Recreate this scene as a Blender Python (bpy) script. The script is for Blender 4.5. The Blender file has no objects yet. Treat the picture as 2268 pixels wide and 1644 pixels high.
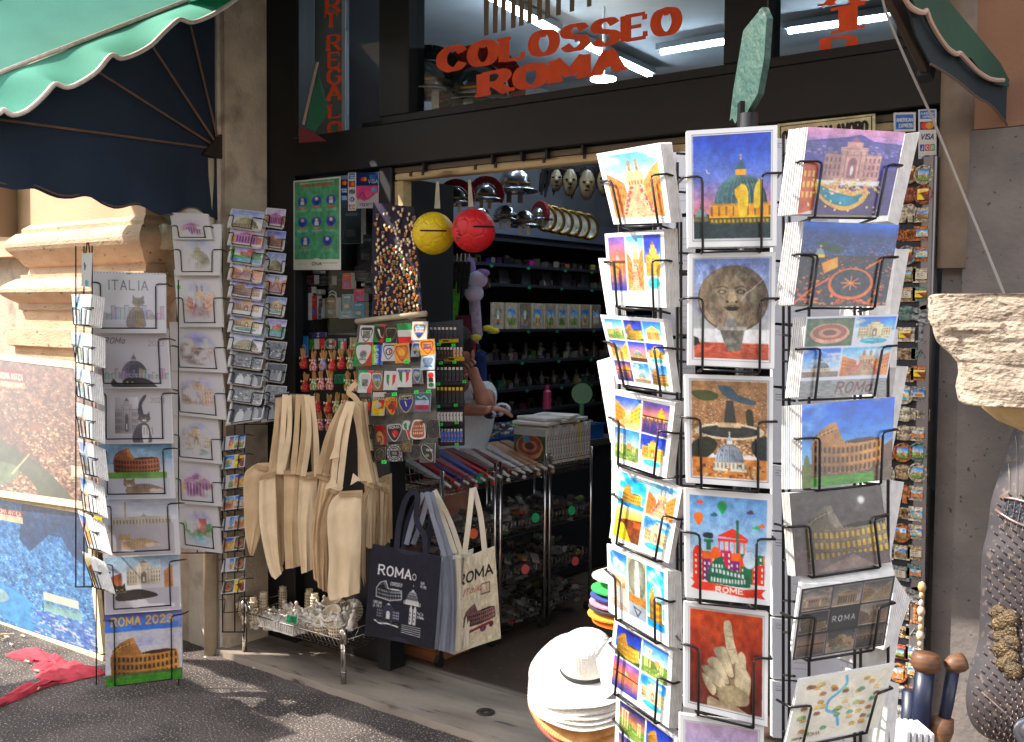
import bpy,math,random
import numpy as np
from mathutils import Vector,Matrix
random.seed(7);RNG=np.random.RandomState(11)
SC=bpy.context.scene;COL=SC.collection
# ---------------------------------------------------------------- camera
FPX=2325.0;YAW,PITCH,ROLL=[math.radians(a) for a in (128.0,-3.05,0.54)]
_f=np.array([math.cos(YAW)*math.cos(PITCH),math.sin(YAW)*math.cos(PITCH),math.sin(PITCH)])
_r0=np.array([math.sin(YAW),-math.cos(YAW),0.0]);_u0=np.cross(_r0,_f)
_r=math.cos(ROLL)*_r0+math.sin(ROLL)*_u0;_u=-math.sin(ROLL)*_r0+math.cos(ROLL)*_u0
CAM=np.array([0.0,0.0,1.6])
cd=bpy.data.cameras.new('camera');co=bpy.data.objects.new('camera',cd);COL.objects.link(co)
co.matrix_world=Matrix(((_r[0],_u[0],-_f[0],CAM[0]),(_r[1],_u[1],-_f[1],CAM[1]),(_r[2],_u[2],-_f[2],CAM[2]),(0,0,0,1)))
cd.sensor_width=36.0;cd.lens=36.0*FPX/2268.0;cd.clip_start=0.02;cd.clip_end=500.0
SC.camera=co
# ---------------------------------------------------------------- light
SUN_AZ,SUN_EL=215.0,44.0
w=bpy.data.worlds.new('World');SC.world=w;w.use_nodes=True
nt=w.node_tree;sky=nt.nodes.new('ShaderNodeTexSky');sky.sky_type='NISHITA';sky.sun_disc=False
sky.sun_elevation=math.radians(SUN_EL);sky.sun_rotation=math.radians(90.0-SUN_AZ)
hs=nt.nodes.new('ShaderNodeHueSaturation');hs.inputs['Saturation'].default_value=0.30;nt.links.new(sky.outputs[0],hs.inputs['Color']);nt.links.new(hs.outputs[0],nt.nodes['Background'].inputs[0]);nt.nodes['Background'].inputs[1].default_value=0.15
ld=bpy.data.lights.new('sun','SUN');ld.energy=2.5;ld.angle=math.radians(0.5);ld.color=(1.0,0.93,0.82)
lo=bpy.data.objects.new('sun',ld);COL.objects.link(lo)
a,e=math.radians(SUN_AZ),math.radians(SUN_EL)
lo.rotation_euler=Vector((math.cos(a)*math.cos(e),math.sin(a)*math.cos(e),math.sin(e))).to_track_quat('Z','Y').to_euler()
vs=SC.view_settings;vs.view_transform='Standard';vs.look='None';vs.gamma=1.0;vs.exposure=2.2
# ---------------------------------------------------------------- measuring: a direction of sight meets a real plane
def ray(x,y):return _f+_r*(x-1134)/FPX-_u*(y-822)/FPX
def onY(Y):return lambda x,y:CAM+ray(x,y)*(Y/ray(x,y)[1])
def onX(X):return lambda x,y:CAM+ray(x,y)*(X/ray(x,y)[0])
def onZ(Z):return lambda x,y:CAM+ray(x,y)*((Z-CAM[2])/ray(x,y)[2])
def dep(D):return lambda x,y:CAM+ray(x,y)*D
def onP(p0,az,tilt=0.0):
 """plane through p0 whose normal points to azimuth az and upward by tilt (degrees)"""
 a,t=math.radians(az),math.radians(tilt)
 n=np.array([math.cos(a)*math.cos(t),math.sin(a)*math.cos(t),math.sin(t)]);p0=np.array(p0,float)
 def f(x,y):
  d=ray(x,y);return CAM+d*(((p0-CAM)@n)/(d@n))
 f.n=n;return f
def S(c):
 """sRGB 0-255 -> linear"""
 c=np.array(c,float)/255.0
 return np.where(c<=0.04045,c/12.92,((c+0.055)/1.055)**2.4)
# ---------------------------------------------------------------- materials
MATS={}
def M(name,c,c2=None,scale=8.0,rough=0.6,metal=0.0,bump=0.0,bs=60.0,coat=0.0,trans=0.0,detail=6.0,emit=0.0,wave=None,stretch=None,thr=(0.35,0.65),c3=None,s3=40.0,t3=(0.6,0.7),sss=0.0):
 if name in MATS:return MATS[name]
 m=bpy.data.materials.new(name);m.use_nodes=True;t=m.node_tree;N=t.nodes;L=t.links
 b=N['Principled BSDF'];b.inputs['Roughness'].default_value=rough;b.inputs['Metallic'].default_value=metal
 b.inputs['Coat Weight'].default_value=coat
 col=(*S(c),1);tc=N.new('ShaderNodeTexCoord');mp=N.new('ShaderNodeMapping');L.new(tc.outputs['Object'],mp.inputs[0])
 if stretch:mp.inputs['Scale'].default_value=stretch
 def noise(sc,det=detail):
  n=N.new('ShaderNodeTexNoise');n.inputs['Scale'].default_value=sc;n.inputs['Detail'].default_value=det;L.new(mp.outputs[0],n.inputs['Vector']);return n.outputs['Fac']
 def ramp(f,a,bb):
  r=N.new('ShaderNodeMapRange');r.inputs['From Min'].default_value=a;r.inputs['From Max'].default_value=bb;L.new(f,r.inputs['Value']);return r.outputs[0]
 out=None
 if c2 is not None:
  mx=N.new('ShaderNodeMix');mx.data_type='RGBA';mx.inputs[6].default_value=col;mx.inputs[7].default_value=(*S(c2),1)
  L.new(ramp(noise(scale),*thr),mx.inputs[0]);out=mx.outputs[2]
 if c3 is not None:
  mx=N.new('ShaderNodeMix');mx.data_type='RGBA';mx.inputs[7].default_value=(*S(c3),1)
  if out:L.new(out,mx.inputs[6])
  else:mx.inputs[6].default_value=col
  L.new(ramp(noise(s3,3.0),*t3),mx.inputs[0]);out=mx.outputs[2]
 if out:L.new(out,b.inputs['Base Color'])
 else:b.inputs['Base Color'].default_value=col
 if bump:
  bp=N.new('ShaderNodeBump');bp.inputs['Strength'].default_value=bump;bp.inputs['Distance'].default_value=0.01
  if wave:
   wv=N.new('ShaderNodeTexWave');wv.inputs['Scale'].default_value=wave;wv.inputs['Distortion'].default_value=1.0;L.new(mp.outputs[0],wv.inputs[0]);L.new(wv.outputs['Fac'],bp.inputs['Height'])
  else:L.new(noise(bs),bp.inputs['Height'])
  L.new(bp.outputs[0],b.inputs['Normal'])
 if emit:
  b.inputs['Emission Color'].default_value=col;b.inputs['Emission Strength'].default_value=emit
 if trans:
  tr=N.new('ShaderNodeBsdfTranslucent');mxs=N.new('ShaderNodeMixShader');mxs.inputs[0].default_value=trans
  if out:L.new(out,tr.inputs[0])
  else:tr.inputs[0].default_value=col
  L.new(b.outputs[0],mxs.inputs[1]);L.new(tr.outputs[0],mxs.inputs[2]);L.new(mxs.outputs[0],N['Material Output'].inputs[0])
 MATS[name]=m;return m
def glass(name,tint,mixf=0.06,rough=0.02,alpha_col=(1,1,1)):
 if name in MATS:return MATS[name]
 m=bpy.data.materials.new(name);m.use_nodes=True;t=m.node_tree;N=t.nodes;L=t.links;N.remove(N['Principled BSDF'])
 tr=N.new('ShaderNodeBsdfTransparent');tr.inputs[0].default_value=(*alpha_col,1)
 gl=N.new('ShaderNodeBsdfGlossy');gl.inputs['Roughness'].default_value=rough;gl.inputs[0].default_value=(*tint,1)
 lw=N.new('ShaderNodeLayerWeight');fr=N.new('ShaderNodeMath');fr.operation='POWER';fr.inputs[1].default_value=5.0;L.new(lw.outputs['Facing'],fr.inputs[0])
 ad=N.new('ShaderNodeMath');ad.operation='ADD';ad.inputs[1].default_value=mixf;L.new(fr.outputs[0],ad.inputs[0])
 mx=N.new('ShaderNodeMixShader');L.new(ad.outputs[0],mx.inputs[0]);L.new(tr.outputs[0],mx.inputs[1]);L.new(gl.outputs[0],mx.inputs[2]);L.new(mx.outputs[0],N['Material Output'].inputs[0])
 MATS[name]=m;return m
def colmat(name,rough=0.35,coat=0.0,metal=0.0,bump=0.0,bs=120.0,gain=0.82,trans=0.0):
 if name in MATS:return MATS[name]
 m=bpy.data.materials.new(name);m.use_nodes=True;t=m.node_tree;N=t.nodes;L=t.links;b=N['Principled BSDF']
 at=N.new('ShaderNodeAttribute');at.attribute_name='Col'
 vm=N.new('ShaderNodeVectorMath');vm.operation='SCALE';vm.inputs['Scale'].default_value=gain;L.new(at.outputs['Color'],vm.inputs[0])
 L.new(vm.outputs[0],b.inputs['Base Color']);b.inputs['Roughness'].default_value=rough;b.inputs['Coat Weight'].default_value=coat;b.inputs['Coat Roughness'].default_value=0.12;b.inputs['Metallic'].default_value=metal
 if bump:
  n=N.new('ShaderNodeTexNoise');n.inputs['Scale'].default_value=bs;n.inputs['Detail'].default_value=6;tc=N.new('ShaderNodeTexCoord');L.new(tc.outputs['Object'],n.inputs['Vector'])
  bp=N.new('ShaderNodeBump');bp.inputs['Strength'].default_value=bump;bp.inputs['Distance'].default_value=0.01;L.new(n.outputs['Fac'],bp.inputs['Height']);L.new(bp.outputs[0],b.inputs['Normal'])
 MATS[name]=m;return m
# ---------------------------------------------------------------- objects
def tag(o,label=None,cat=None,group=None,kind=None):
 if label:o['label']=label
 if cat:o['category']=cat
 if group:o['group']=group
 if kind:o['kind']=kind
 return o
def thing(name,label,cat,loc=(0,0,0),group=None):
 o=bpy.data.objects.new(name,None);COL.objects.link(o);o.location=tuple(float(v) for v in loc);o.empty_display_size=0.05
 return tag(o,label,cat,group)
def wloc(o):
 v=Vector(o.location)
 while o.parent:o=o.parent;v=v+Vector(o.location)
 return v
def mesh_obj(name,V,F,mat,parent=None,cols=None,smooth=False,loc=None):
 V=np.asarray(V,float).reshape(-1,3)
 if parent is not None:off=np.array(wloc(parent))
 elif loc is not None:off=np.array(loc,float)
 else:off=np.array([(V[:,0].min()+V[:,0].max())/2,(V[:,1].min()+V[:,1].max())/2,V[:,2].min()])
 me=bpy.data.meshes.new(name)
 if isinstance(F,np.ndarray) and F.ndim==2:
  n=F.shape[1];me.vertices.add(len(V));me.vertices.foreach_set('co',(V-off).astype(np.float32).ravel())
  me.loops.add(F.size);me.loops.foreach_set('vertex_index',F.astype(np.int32).ravel())
  me.polygons.add(len(F));me.polygons.foreach_set('loop_start',np.arange(0,F.size,n,dtype=np.int32));me.polygons.foreach_set('loop_total',np.full(len(F),n,np.int32));me.update(calc_edges=True)
 else:
  me.from_pydata([tuple(v) for v in (V-off)],[],[tuple(int(i) for i in f) for f in F])
 if cols is not None:
  ca=me.color_attributes.new('Col','FLOAT_COLOR','POINT');c4=np.ones((len(V),4),np.float32);c4[:,:3]=cols;ca.data.foreach_set('color',c4.ravel())
 if smooth:me.polygons.foreach_set('use_smooth',np.ones(len(me.polygons),bool))
 if mat is not None:me.materials.append(mat)
 me.validate();me.update()
 o=bpy.data.objects.new(name,me);COL.objects.link(o)
 if parent is not None:o.parent=parent
 else:o.location=tuple(off)
 return o
def grid_faces(nu,nv,off=0):
 i,j=np.meshgrid(np.arange(nu-1),np.arange(nv-1),indexing='ij');a=i*nv+j+off
 return np.stack([a,a+nv,a+nv+1,a+1],-1).reshape(-1,4)
class MB:
 def __init__(s):s.v=[];s.f=[];s.c=[];s.col=None
 def add(s,V,F):
  o=len(s.v);s.v+=[tuple(v) for v in V];s.f+=[tuple(i+o for i in f) for f in F];s.c+=[s.col if s.col is not None else (1,1,1)]*len(V)
 def hexa(s,P): # 8 points: 4 bottom, 4 top
  s.add(P,[(3,2,1,0),(4,5,6,7),(0,1,5,4),(1,2,6,5),(2,3,7,6),(3,0,4,7)])
 def box(s,x0,x1,y0,y1,z0,z1):s.hexa([(x0,y0,z0),(x1,y0,z0),(x1,y1,z0),(x0,y1,z0),(x0,y0,z1),(x1,y0,z1),(x1,y1,z1),(x0,y1,z1)])
 def obox(s,c,ax,ay,az,hx,hy,hz):
  c,ax,ay,az=[np.array(q,float) for q in (c,ax,ay,az)]
  s.hexa([c+ax*hx*i+ay*hy*j+az*hz*k for k in (-1,1) for i,j in ((-1,-1),(1,-1),(1,1),(-1,1))])
 def tube(s,P,r,n=6,closed=False):
  P=[np.array(p,float) for p in P];m=len(P);rings=[];r=r if hasattr(r,'__len__') else [r]*m
  for i in range(m):
   d=P[(i+1) % m]-P[i-1] if closed else P[min(i+1,m-1)]-P[max(i-1,0)]
   d=d/(np.linalg.norm(d)+1e-9);h=np.array([0,0,1.0]) if abs(d[2])<0.9 else np.array([1.0,0,0])
   a=np.cross(d,h);a /= np.linalg.norm(a);b=np.cross(d,a)
   rings.append([P[i]+r[i]*(math.cos(t)*a+math.sin(t)*b) for t in [2*math.pi*k/n for k in range(n)]])
  V=[v for q in rings for v in q];F=[]
  for i in range(m if closed else m-1):
   j=(i+1) % m
   for k in range(n):F.append((i*n+k,i*n+(k+1) % n,j*n+(k+1) % n,j*n+k))
  if not closed:F+=[tuple(range(n))[::-1],tuple((m-1)*n+k for k in range(n))]
  s.add(V,F)
 def lathe(s,c,prof,n=20,ax=(0,0,1),a0=0,a1=2*math.pi):
  c=np.array(c,float);ax=np.array(ax,float);ax /= np.linalg.norm(ax);h=np.array([1.0,0,0]) if abs(ax[0])<0.9 else np.array([0,1.0,0])
  a=np.cross(ax,h);a /= np.linalg.norm(a);b=np.cross(ax,a);V=[];F=[];m=len(prof)
  for k in range(n):
   t=a0+(a1-a0)*k/n
   for r,z in prof:V.append(c+ax*z+r*(math.cos(t)*a+math.sin(t)*b))
  for k in range(n):
   for i in range(m-1):F.append((k*m+i,((k+1) % n)*m+i,((k+1) % n)*m+i+1,k*m+i+1))
  s.add(V,F)
 def ball(s,c,r,n=10,sc=(1,1,1)):
  V=[];F=[];m=n//2+1
  for i in range(n):
   for j in range(m):
    t,p=2*math.pi*i/n,math.pi*j/(m-1);V.append((c[0]+r*sc[0]*math.sin(p)*math.cos(t),c[1]+r*sc[1]*math.sin(p)*math.sin(t),c[2]+r*sc[2]*math.cos(p)))
  for i in range(n):
   for j in range(m-1):F.append((i*m+j,i*m+j+1,((i+1) % n)*m+j+1,((i+1) % n)*m+j))
  s.add(V,F)
 def prism(s,P,d):
  P=[np.array(p,float) for p in P];d=np.array(d,float);n=len(P)
  s.add(P+[p+d for p in P],[tuple(range(n)),tuple(range(2*n-1,n-1,-1))]+[(i,i+n,(i+1) % n+n,(i+1) % n) for i in range(n)])
 def build(s,name,mat,parent=None,smooth=False,cols=False,loc=None):
  return mesh_obj(name,s.v,s.f,mat,parent,cols=np.array(s.c) if cols else None,smooth=smooth,loc=loc)
def autosmooth(o,ang=40):
 me=o.data;me.polygons.foreach_set('use_smooth',np.ones(len(me.polygons),bool))
 try:me.set_sharp_from_angle(angle=math.radians(ang))
 except Exception:pass
 return o
def bevel(o,wdt,seg=1):
 m=o.modifiers.new('bevel','BEVEL');m.width=wdt;m.segments=seg;m.limit_method='ANGLE';return o
def lerp(a,b,t):return np.array(a,float)*(1-t)+np.array(b,float)*t
def poly_at(P,t):
 P=np.array(P,float);d=np.linalg.norm(np.diff(P,axis=0),axis=1);L=np.concatenate([[0],np.cumsum(d)]);t=t*L[-1]
 return np.array([np.interp(t,L,P[:,k]) for k in range(P.shape[1])])
def smoothp(P,n=6,closed=False):
 P=[np.array(p,float) for p in P];m=len(P);out=[]
 for i in range(m if closed else m-1):
  p1,p2=P[i],P[(i+1) % m];p0=P[i-1] if (closed or i>0) else p1;p3=P[(i+2) % m] if (closed or i+2<m) else p2
  for k in range(n):
   t=k/n;out.append(0.5*((2*p1)+(-p0+p2)*t+(2*p0-5*p1+4*p2-p3)*t*t+(-p0+3*p1-3*p2+p3)*t**3))
 if not closed:out.append(P[-1])
 return out
def sheet(name,L,R,mat,parent=None,nu=14,nv=10,th=0.004,rip=None,pl=None,cols=None,smooth=True):
 """cloth between two polylines; rip(u,v)-> push along the view-facing normal"""
 A=[]
 for i in range(nu):
  u=i/(nu-1);a,b=poly_at(L,u),poly_at(R,u)
  for j in range(nv):A.append(lerp(a,b,j/(nv-1)))
 if pl:A=[pl(*p) for p in A]
 A=np.array(A).reshape(nu,nv,3)
 n=np.cross(A[-1,0]-A[0,0],A[0,-1]-A[0,0]);n /= np.linalg.norm(n)
 if n@(CAM-A[0,0])<0:n=-n
 if rip:
  for i in range(nu):
   for j in range(nv):A[i,j]+=n*rip(i/(nu-1),j/(nv-1))
 V=np.concatenate([A.reshape(-1,3),(A-n*th).reshape(-1,3)]);k=nu*nv
 F=list(map(tuple,grid_faces(nu,nv)))+[tuple(r[::-1]) for r in grid_faces(nu,nv,k)]
 bd=[j for j in range(nv)]+[i*nv+nv-1 for i in range(1,nu)]+[(nu-1)*nv+j for j in range(nv-2,-1,-1)]+[i*nv for i in range(nu-2,0,-1)]
 for q in range(len(bd)):a,b=bd[q],bd[(q+1) % len(bd)];F.append((a,b,b+k,a+k))
 c=None
 if cols is not None:c=np.concatenate([cols,cols])
 o=mesh_obj(name,V,F,mat,parent,cols=c)
 return autosmooth(o,32) if smooth else o
# ================================================================ SETTING
FY=3.25;fac=onY(FY)
def X(x,y=900,Y=FY):return float(onY(Y)(x,y)[0])
def Z(x,y,Y=FY):return float(onY(Y)(x,y)[2])
asph=M('asphalt',(54,46,44),(80,71,67),2.4,thr=(.44,.56),rough=0.85,bump=1.0,bs=95,c3=(168,156,140),s3=115,t3=(0.60,0.66))
# ground sheet, finely dimpled near the camera
mb=MB();mb.box(-60,60,-60,60,-0.4,0.0);g=mb.build('pavement',asph);tag(g,kind='structure')
slab_m=M('threshold_stone',(150,138,124),(104,94,86),3.5,rough=0.5,bump=0.25,bs=30,c3=(70,62,58),s3=14,t3=(0.62,0.72),stretch=(0.5,2.0,1.0))
mb=MB();n=60
for i in range(n):
 xa,xb=-4.05+i*(3.6/n),-4.05+(i+1)*(3.6/n)
 ja,jb=[2.955+0.003*math.sin(k*1.3)+0.002*math.sin(k*3.7) for k in (i,i+1)]
 mb.hexa([(xa,ja,-.05),(xb,jb,-.05),(xb,3.40,-.05),(xa,3.40,-.05),(xa,ja+.006,.03),(xb,jb+.006,.03),(xb,3.40,.03),(xa,3.40,.03)])
tag(mb.build('door_step',slab_m),kind='structure')
mb=MB();mb.box(-4.05,-0.45,3.372,3.386,.03,.046);rl=mb.build('door_rail',M('alu',(150,146,142),rough=0.35,metal=0.8));tag(rl,kind='structure')
shopfloor=M('shop_floor',(86,70,58),(66,54,46),4,rough=0.35,c3=(104,88,76),s3=30)
mb=MB();mb.box(-4.6,1.0,3.40,10.0,-.05,.022);tag(mb.build('floor',shopfloor),kind='structure')
opp=thing('opposite_building','plain ochre building across the street behind the viewer','building',(-2,-11,0))
b0=MB();b0.box(-30,26,-16,-14,0,10);b0.build('wall',M('ochre_wall',(206,176,140),(190,160,126),1,rough=.9),opp)
# rooms behind the shop front
wallm=M('shop_wall',(96,98,104),(84,86,92),5,rough=0.8)
darkw=M('shop_wall_dark',(30,31,36),(22,22,27),4,rough=0.7)
mb=MB();mb.box(-4.7,-4.6,3.42,10.0,.02,3.3);tag(mb.build('wall_left',wallm),kind='structure')
mb=MB();mb.box(-4.7,1.1,10.0,10.1,.02,3.3);tag(mb.build('wall_back',wallm),kind='structure')
mb=MB();mb.box(1.0,1.1,3.42,10.0,.02,3.3);tag(mb.build('wall_right',wallm),kind='structure')
ceilm=M('shop_ceiling',(176,180,186),(160,164,170),3,rough=0.9)
mb=MB();mb.box(-4.7,1.1,3.34,10.1,3.25,3.33);tag(mb.build('ceiling',ceilm),kind='structure')
# ---------------------------------------------------------------- building left: pilaster with mouldings
trav=M('travertine',(200,170,142),(182,152,124),6,rough=0.85,bump=0.5,bs=45,c3=(120,90,66),s3=26,t3=(0.64,0.72),stretch=(1,1,2.4))
plas=M('plaster_tan',(208,172,140),(196,160,128),3,rough=0.9,bump=0.2,bs=90)
grime=M('stone_grey',(196,180,158),(158,142,124),5,rough=0.85,bump=0.5,bs=60,c3=(128,114,100),s3=7,t3=(0.55,0.78))
build=thing('neighbour_building','tan plastered building front with travertine pilaster base left of the shop','building',(-5.5,3.3,0))
mb=MB();mb.box(-9.0,-4.02,3.0,3.24,0,5.5);mb.build('wall',grime,build)
mb=MB();mb.box(-9.0,-4.5,2.90,2.997,1.9,5.5);mb.build('plaster_field',plas,build)
def profile_block(mb,x0,x1,yb,prof):
 """moulding: prof = list of (z, projection); front edge wraps on both ends"""
 P=[]
 for z,p in prof:P.append([(x0-p,yb),(x0-p,yb-.12-p),(x1+p,yb-.12-p),(x1+p,yb)])
 V=[(x,y,pr[0]) for pr,row in zip(prof,P) for x,y in row];F=[]
 for i in range(len(prof)-1):
  for k in range(3):F.append((i*4+k,i*4+k+1,(i+1)*4+k+1,(i+1)*4+k))
 m=(len(prof)-1)*4;F.append((m,m+1,m+2,m+3));F.append((3,2,1,0));mb.add(V,F)
def rnd(z0,z1,p0,p1,n=7): # half round bulging
 return [(z0+(z1-z0)*k/n,p0+(p1-p0)*math.sin(math.pi*k/n)) for k in range(n+1)]
mb=MB()
zt=[float(onY(2.72)(150,v)[2]) for v in (440,470,478,523,532,555,570,580,607,615,640,668,733,752,780)]
zA,zB,zC,zD,zE,zF,zG,zH=[float(onY(2.70)(290,v)[2]) for v in (455,478,520,552,567,606,670,737)]
prof=[(0.0,.05),(zH-.02,.05),(zH-.015,.10),(zG-.06,.10),(zG-.055,.12),(zG-.05,.04)]
prof=[(0.0,.06),(zH-.10,.06),(zH-.09,.09),(zH,.09),(zH+.004,.03),(zG-.04,.03),(zG-.035,.045),(zG-.002,.045)]
prof+=rnd(zG,zF-.002,.05,.12)+[(zF,.035),(zF+.02,.035)]
prof+=[(zF+.021,.01),(zE-.02,-.0),(zE-.01,.02),(zD,.05)]+rnd(zD+.001,zB-.02,.05,.095)+[(zB-.018,.03),(zB+.005,.03),(zB+.03,.0),(zA+.06,-.005),(4.6,-.005)]
profile_block(mb,-5.60,-4.50,3.02,prof)
o=mb.build('pilaster',trav,build);
# roll end on the return of the moulding (rounded scroll seen in shade)
mb=MB();mb.lathe((-4.41,2.96,(zD+zB)/2),[(0.0,-.04),(.05,-.04),(.062,-.02),(.062,.03),(.0,.04)],18,(0,-1,0));mb.build('scroll',grime,build,smooth=True)
# stone jamb right of the pilaster, down to the pavement
mb=MB();mb.box(-4.30,-4.05,2.985,3.23,0,4.6);o=mb.build('door_jamb',M('jamb_stone',(198,188,174),(168,158,146),4,rough=0.8,bump=0.35,bs=50,c3=(140,128,116),s3=7,t3=(0.55,0.78)),build);bevel(o,.006)
# metal shutter at the far left
mb=MB()
for k in range(17,27):mb.box(-6.6,float(onY(2.88)(25,500)[0]),2.86,2.885,.1+k*.115,.1+k*.115+.105)
sh=thing('slatted_shutter','grey and turquoise slatted metal shutter at the left edge of the wall','shutter',(-6.3,2.88,.1))
mb.build('slats',M('shutter_paint',(120,150,146),(150,152,158),1.2,rough=0.5),sh)
mb=MB();xr=float(onY(2.88)(25,500)[0]);mb.box(xr,xr+.03,2.80,2.90,2.0,3.2);mb.build('frame',M('shutter_frame',(150,130,112),rough=0.6),sh)
# ---------------------------------------------------------------- wall right of the shop
wr=thing('stone_wall','grey stone slab wall with tan plaster above, right of the shop','wall',(0.5,3.2,0))
xf=X(2092,500)
zs=Z(2268,283)
gstone=M('grey_slab',(116,108,104),(100,93,90),7,rough=0.8,bump=0.35,bs=50,c3=(62,57,56),s3=60,t3=(0.66,0.72))
mb=MB();mb.box(X(2128,900),4.0,FY-.03,FY+.15,0,zs);mb.build('stone_cladding',gstone,wr)
mb=MB();mb.box(X(2128,900)+.01,4.0,FY-.02,FY+.15,zs+.004,4.5);mb.build('plaster',M('plaster_pink',(150,112,88),(136,100,78),3,rough=0.9,bump=0.15,bs=80),wr)
mb=MB();mb.lathe(((xf+X(2128,900))/2,FY+.0,1.75),[(.001,0),(.052,0),(.052,2.6),(.001,2.6)],16);mb.build('round_edge',M('lit_edge_stone',(150,134,118),(120,106,96),9,rough=0.8),wr,smooth=True)  # stone jamb edge, its lit look painted in as a paler tone
mb=MB();mb.box(xf-.0,X(2128,900)-.004,FY-.01,FY+.1,0,1.75);mb.build('jamb',gstone,wr)
# ---------------------------------------------------------------- shop front
front=thing('storefront','black metal shop front with transom windows and open doorway','shop front',(-2.5,FY,0))
blk=M('frame_black',(10,10,15),(15,15,20),9,rough=0.55,bump=0.05)
def mem(nm,x0,x1,z0,z1,y0=FY,y1=FY+.10,mat=blk):
 b=MB();b.box(x0,x1,y0,y1,z0,z1);o=b.build(nm,mat,front);bevel(o,.004);return o
x582,x655=X(584,300)-.0,X(652,500)
xg1a,xg1b,xm2,xg2b,xg3a,xg3b=X(662,200),X(839,200),X(905,200),X(1602,100),X(1700,100),X(1985,60)
zl,zg1,zg2,zg3=Z(866,368),Z(750,292),Z(1250,198),Z(1850,122)
xd=X(865,700);xright=X(1975,600)
mem('stile',-4.045,x655,.03,3.2)
mem('stile',X(838,600),xd,.03,zl-.002)
mem('lintel',x655+.001,X(2096,240),zl,zg1,FY-.012)
mem('transom_rail',X(846,250),X(2096,240),zg1+.001,zg2,FY-.004)
mem('transom_post',X(839,200),X(905,200),zg2+.001,3.2,FY-.002)
mem('transom_post',xg2b,xg3a,zg2+.001,3.2,FY-.002)
mem('transom_post',xg3b,X(2096,240),zg2+.001,3.2,FY-.002)
mem('transom_post',x655+.001,xg1a,zg1+.001,3.2,FY-.003)
mem('head_rail',x655,X(2096,240),3.201,4.4)
mem('stile',xright,X(2040,600)+.0,.03,zl-.002,FY+.02)
mem('sill_panel',x655+.002,X(838,600)-.002,.03,1.50,FY+.05,FY+.08)
mem('stile_trim',X(2045,700),X(2075,700),.03,Z(2060,350),FY-.05,FY+.0,M('alu_grey',(128,124,126),rough=0.4,metal=0.6))
gl=glass('window_glass',(0.8,0.9,1.0),0.02,0.03,(.93,.95,.95))
def pane(x0,x1,z0,z1,y=FY+.05):
 b=MB();b.box(x0,x1,y,y+.006,z0,z1);return b.build('window_pane',gl,front)
pane(xg1a,xg1b,zg1,3.2);pane(xm2,xg2b,zg2,3.2);pane(xg3a,xg3b,zg2,3.2);pane(x655,X(838,600),1.502,zl-.002)
# cream roller shutter housing under the lintel
crm=M('shutter_cream',(196,176,134),(176,156,116),14,rough=0.5,c3=(120,96,62),s3=9,t3=(0.6,0.7),stretch=(.4,1,3))
b=MB();za,zb=Z(870,371),Z(870,400);b.box(xd+.002,X(1975,300),FY+.02,FY+.05,za-.022,za-.001);b.build('shutter_track',M('track',(96,88,76),rough=0.5,metal=0.4),front)
b=MB();b.box(xd+.004,X(1975,300),FY+.015,FY+.075,zb,za-.024);o=b.build('roller_shutter',crm,front);bevel(o,.01,2)
b=MB()
for vx in (905,932,1048,1093,1200,1290):
 p=X(vx,380);b.box(p-.006,p+.006,FY+.010,FY+.016,zb+.012,zb+.034)
b.build('shutter_slots',M('slot_dark',(60,48,34),rough=0.7),front)
for vx in (938,1090,1155,1210,1290):
 p=X(vx,380);b=MB();b.box(p-.004,p+.004,FY-.004,FY+.05,za-.030,za+.004);b.build('shutter_clip',blk,front)
b=MB();b.box(xd+.003,X(872+14,400),FY+.02,FY+.07,Z(880,455),zb-.002);b.build('shutter_guide',crm,front)
# inside the left window: display niche
dn=thing('window_display_case','glass display shelf of small electronics in the left shop window','display case',(-3.7,3.5,1.5))
b=MB();b.box(x655,X(838,600),3.72,3.74,1.5,2.2);b.box(x655-.02,x655,3.35,3.72,1.5,2.2);b.box(X(838,600),X(838,600)+.02,3.35,3.72,1.5,2.2);b.build('back_panel',darkw,dn)
b=MB();b.box(x655,X(838,600),3.335,3.72,1.49,1.51);b.box(x655,X(838,600),3.40,3.72,1.76,1.766);b.build('shelf',M('shelf_grey',(70,72,76),rough=0.3),dn)
# ---------------------------------------------------------------- lamps inside
tubem=M('tube_light',(215,238,255),emit=24.0)
def tube_lamp(p,q,lab):
 t=thing('ceiling_light',lab,'ceiling light',lerp(p,q,.5),None);d=np.array(q)-np.array(p);L=np.linalg.norm(d);d /= L
 s=np.cross(d,[0,0,1]);b=MB();b.obox(lerp(p,q,.5)+np.array([0,0,.03]),d,s,(0,0,1),L/2+.02,.035,.018);b.build('housing',M('lamp_housing',(90,94,98),rough=.4),t)
 b=MB();b.tube([p,q],.014,8);b.build('tube',tubem,t)
cz=onZ(3.18)
for a,bb,lab in (((1056,-20),(1230,72),'long fluorescent tube on shop ceiling, nearest to the window'),((1288,98),(1440,168),'long fluorescent tube on shop ceiling ending below the letter A'),
    ((1465,116),(1604,93),'short fluorescent tube on shop ceiling at the right edge of the middle pane'),((1747,70),(1966,38),'fluorescent tube crossing the ceiling behind the right pane')):
 tube_lamp(cz(*a),cz(*bb),lab)
p=dep(5.6)(1336,172);t=thing('pendant_lamp','bright round disc lamp hanging from the shop ceiling','pendant lamp',p)
b=MB();b.lathe(p-np.array([0,0,.015]),[(.001,0),(.068,.0),(.068,.012),(.03,.02),(.001,.02)],24);b.build('disc',M('disc_light',(255,250,235),emit=8),t,smooth=False)
b=MB();b.tube([p,(p[0],p[1],3.24)],.008,8);b.build('cable',M('white_metal',(200,200,200),rough=.4),t)
for vx,vy,r in ((1300,8,.12),(980,-2,.14),(1750,10,.12)):
 pass
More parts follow.
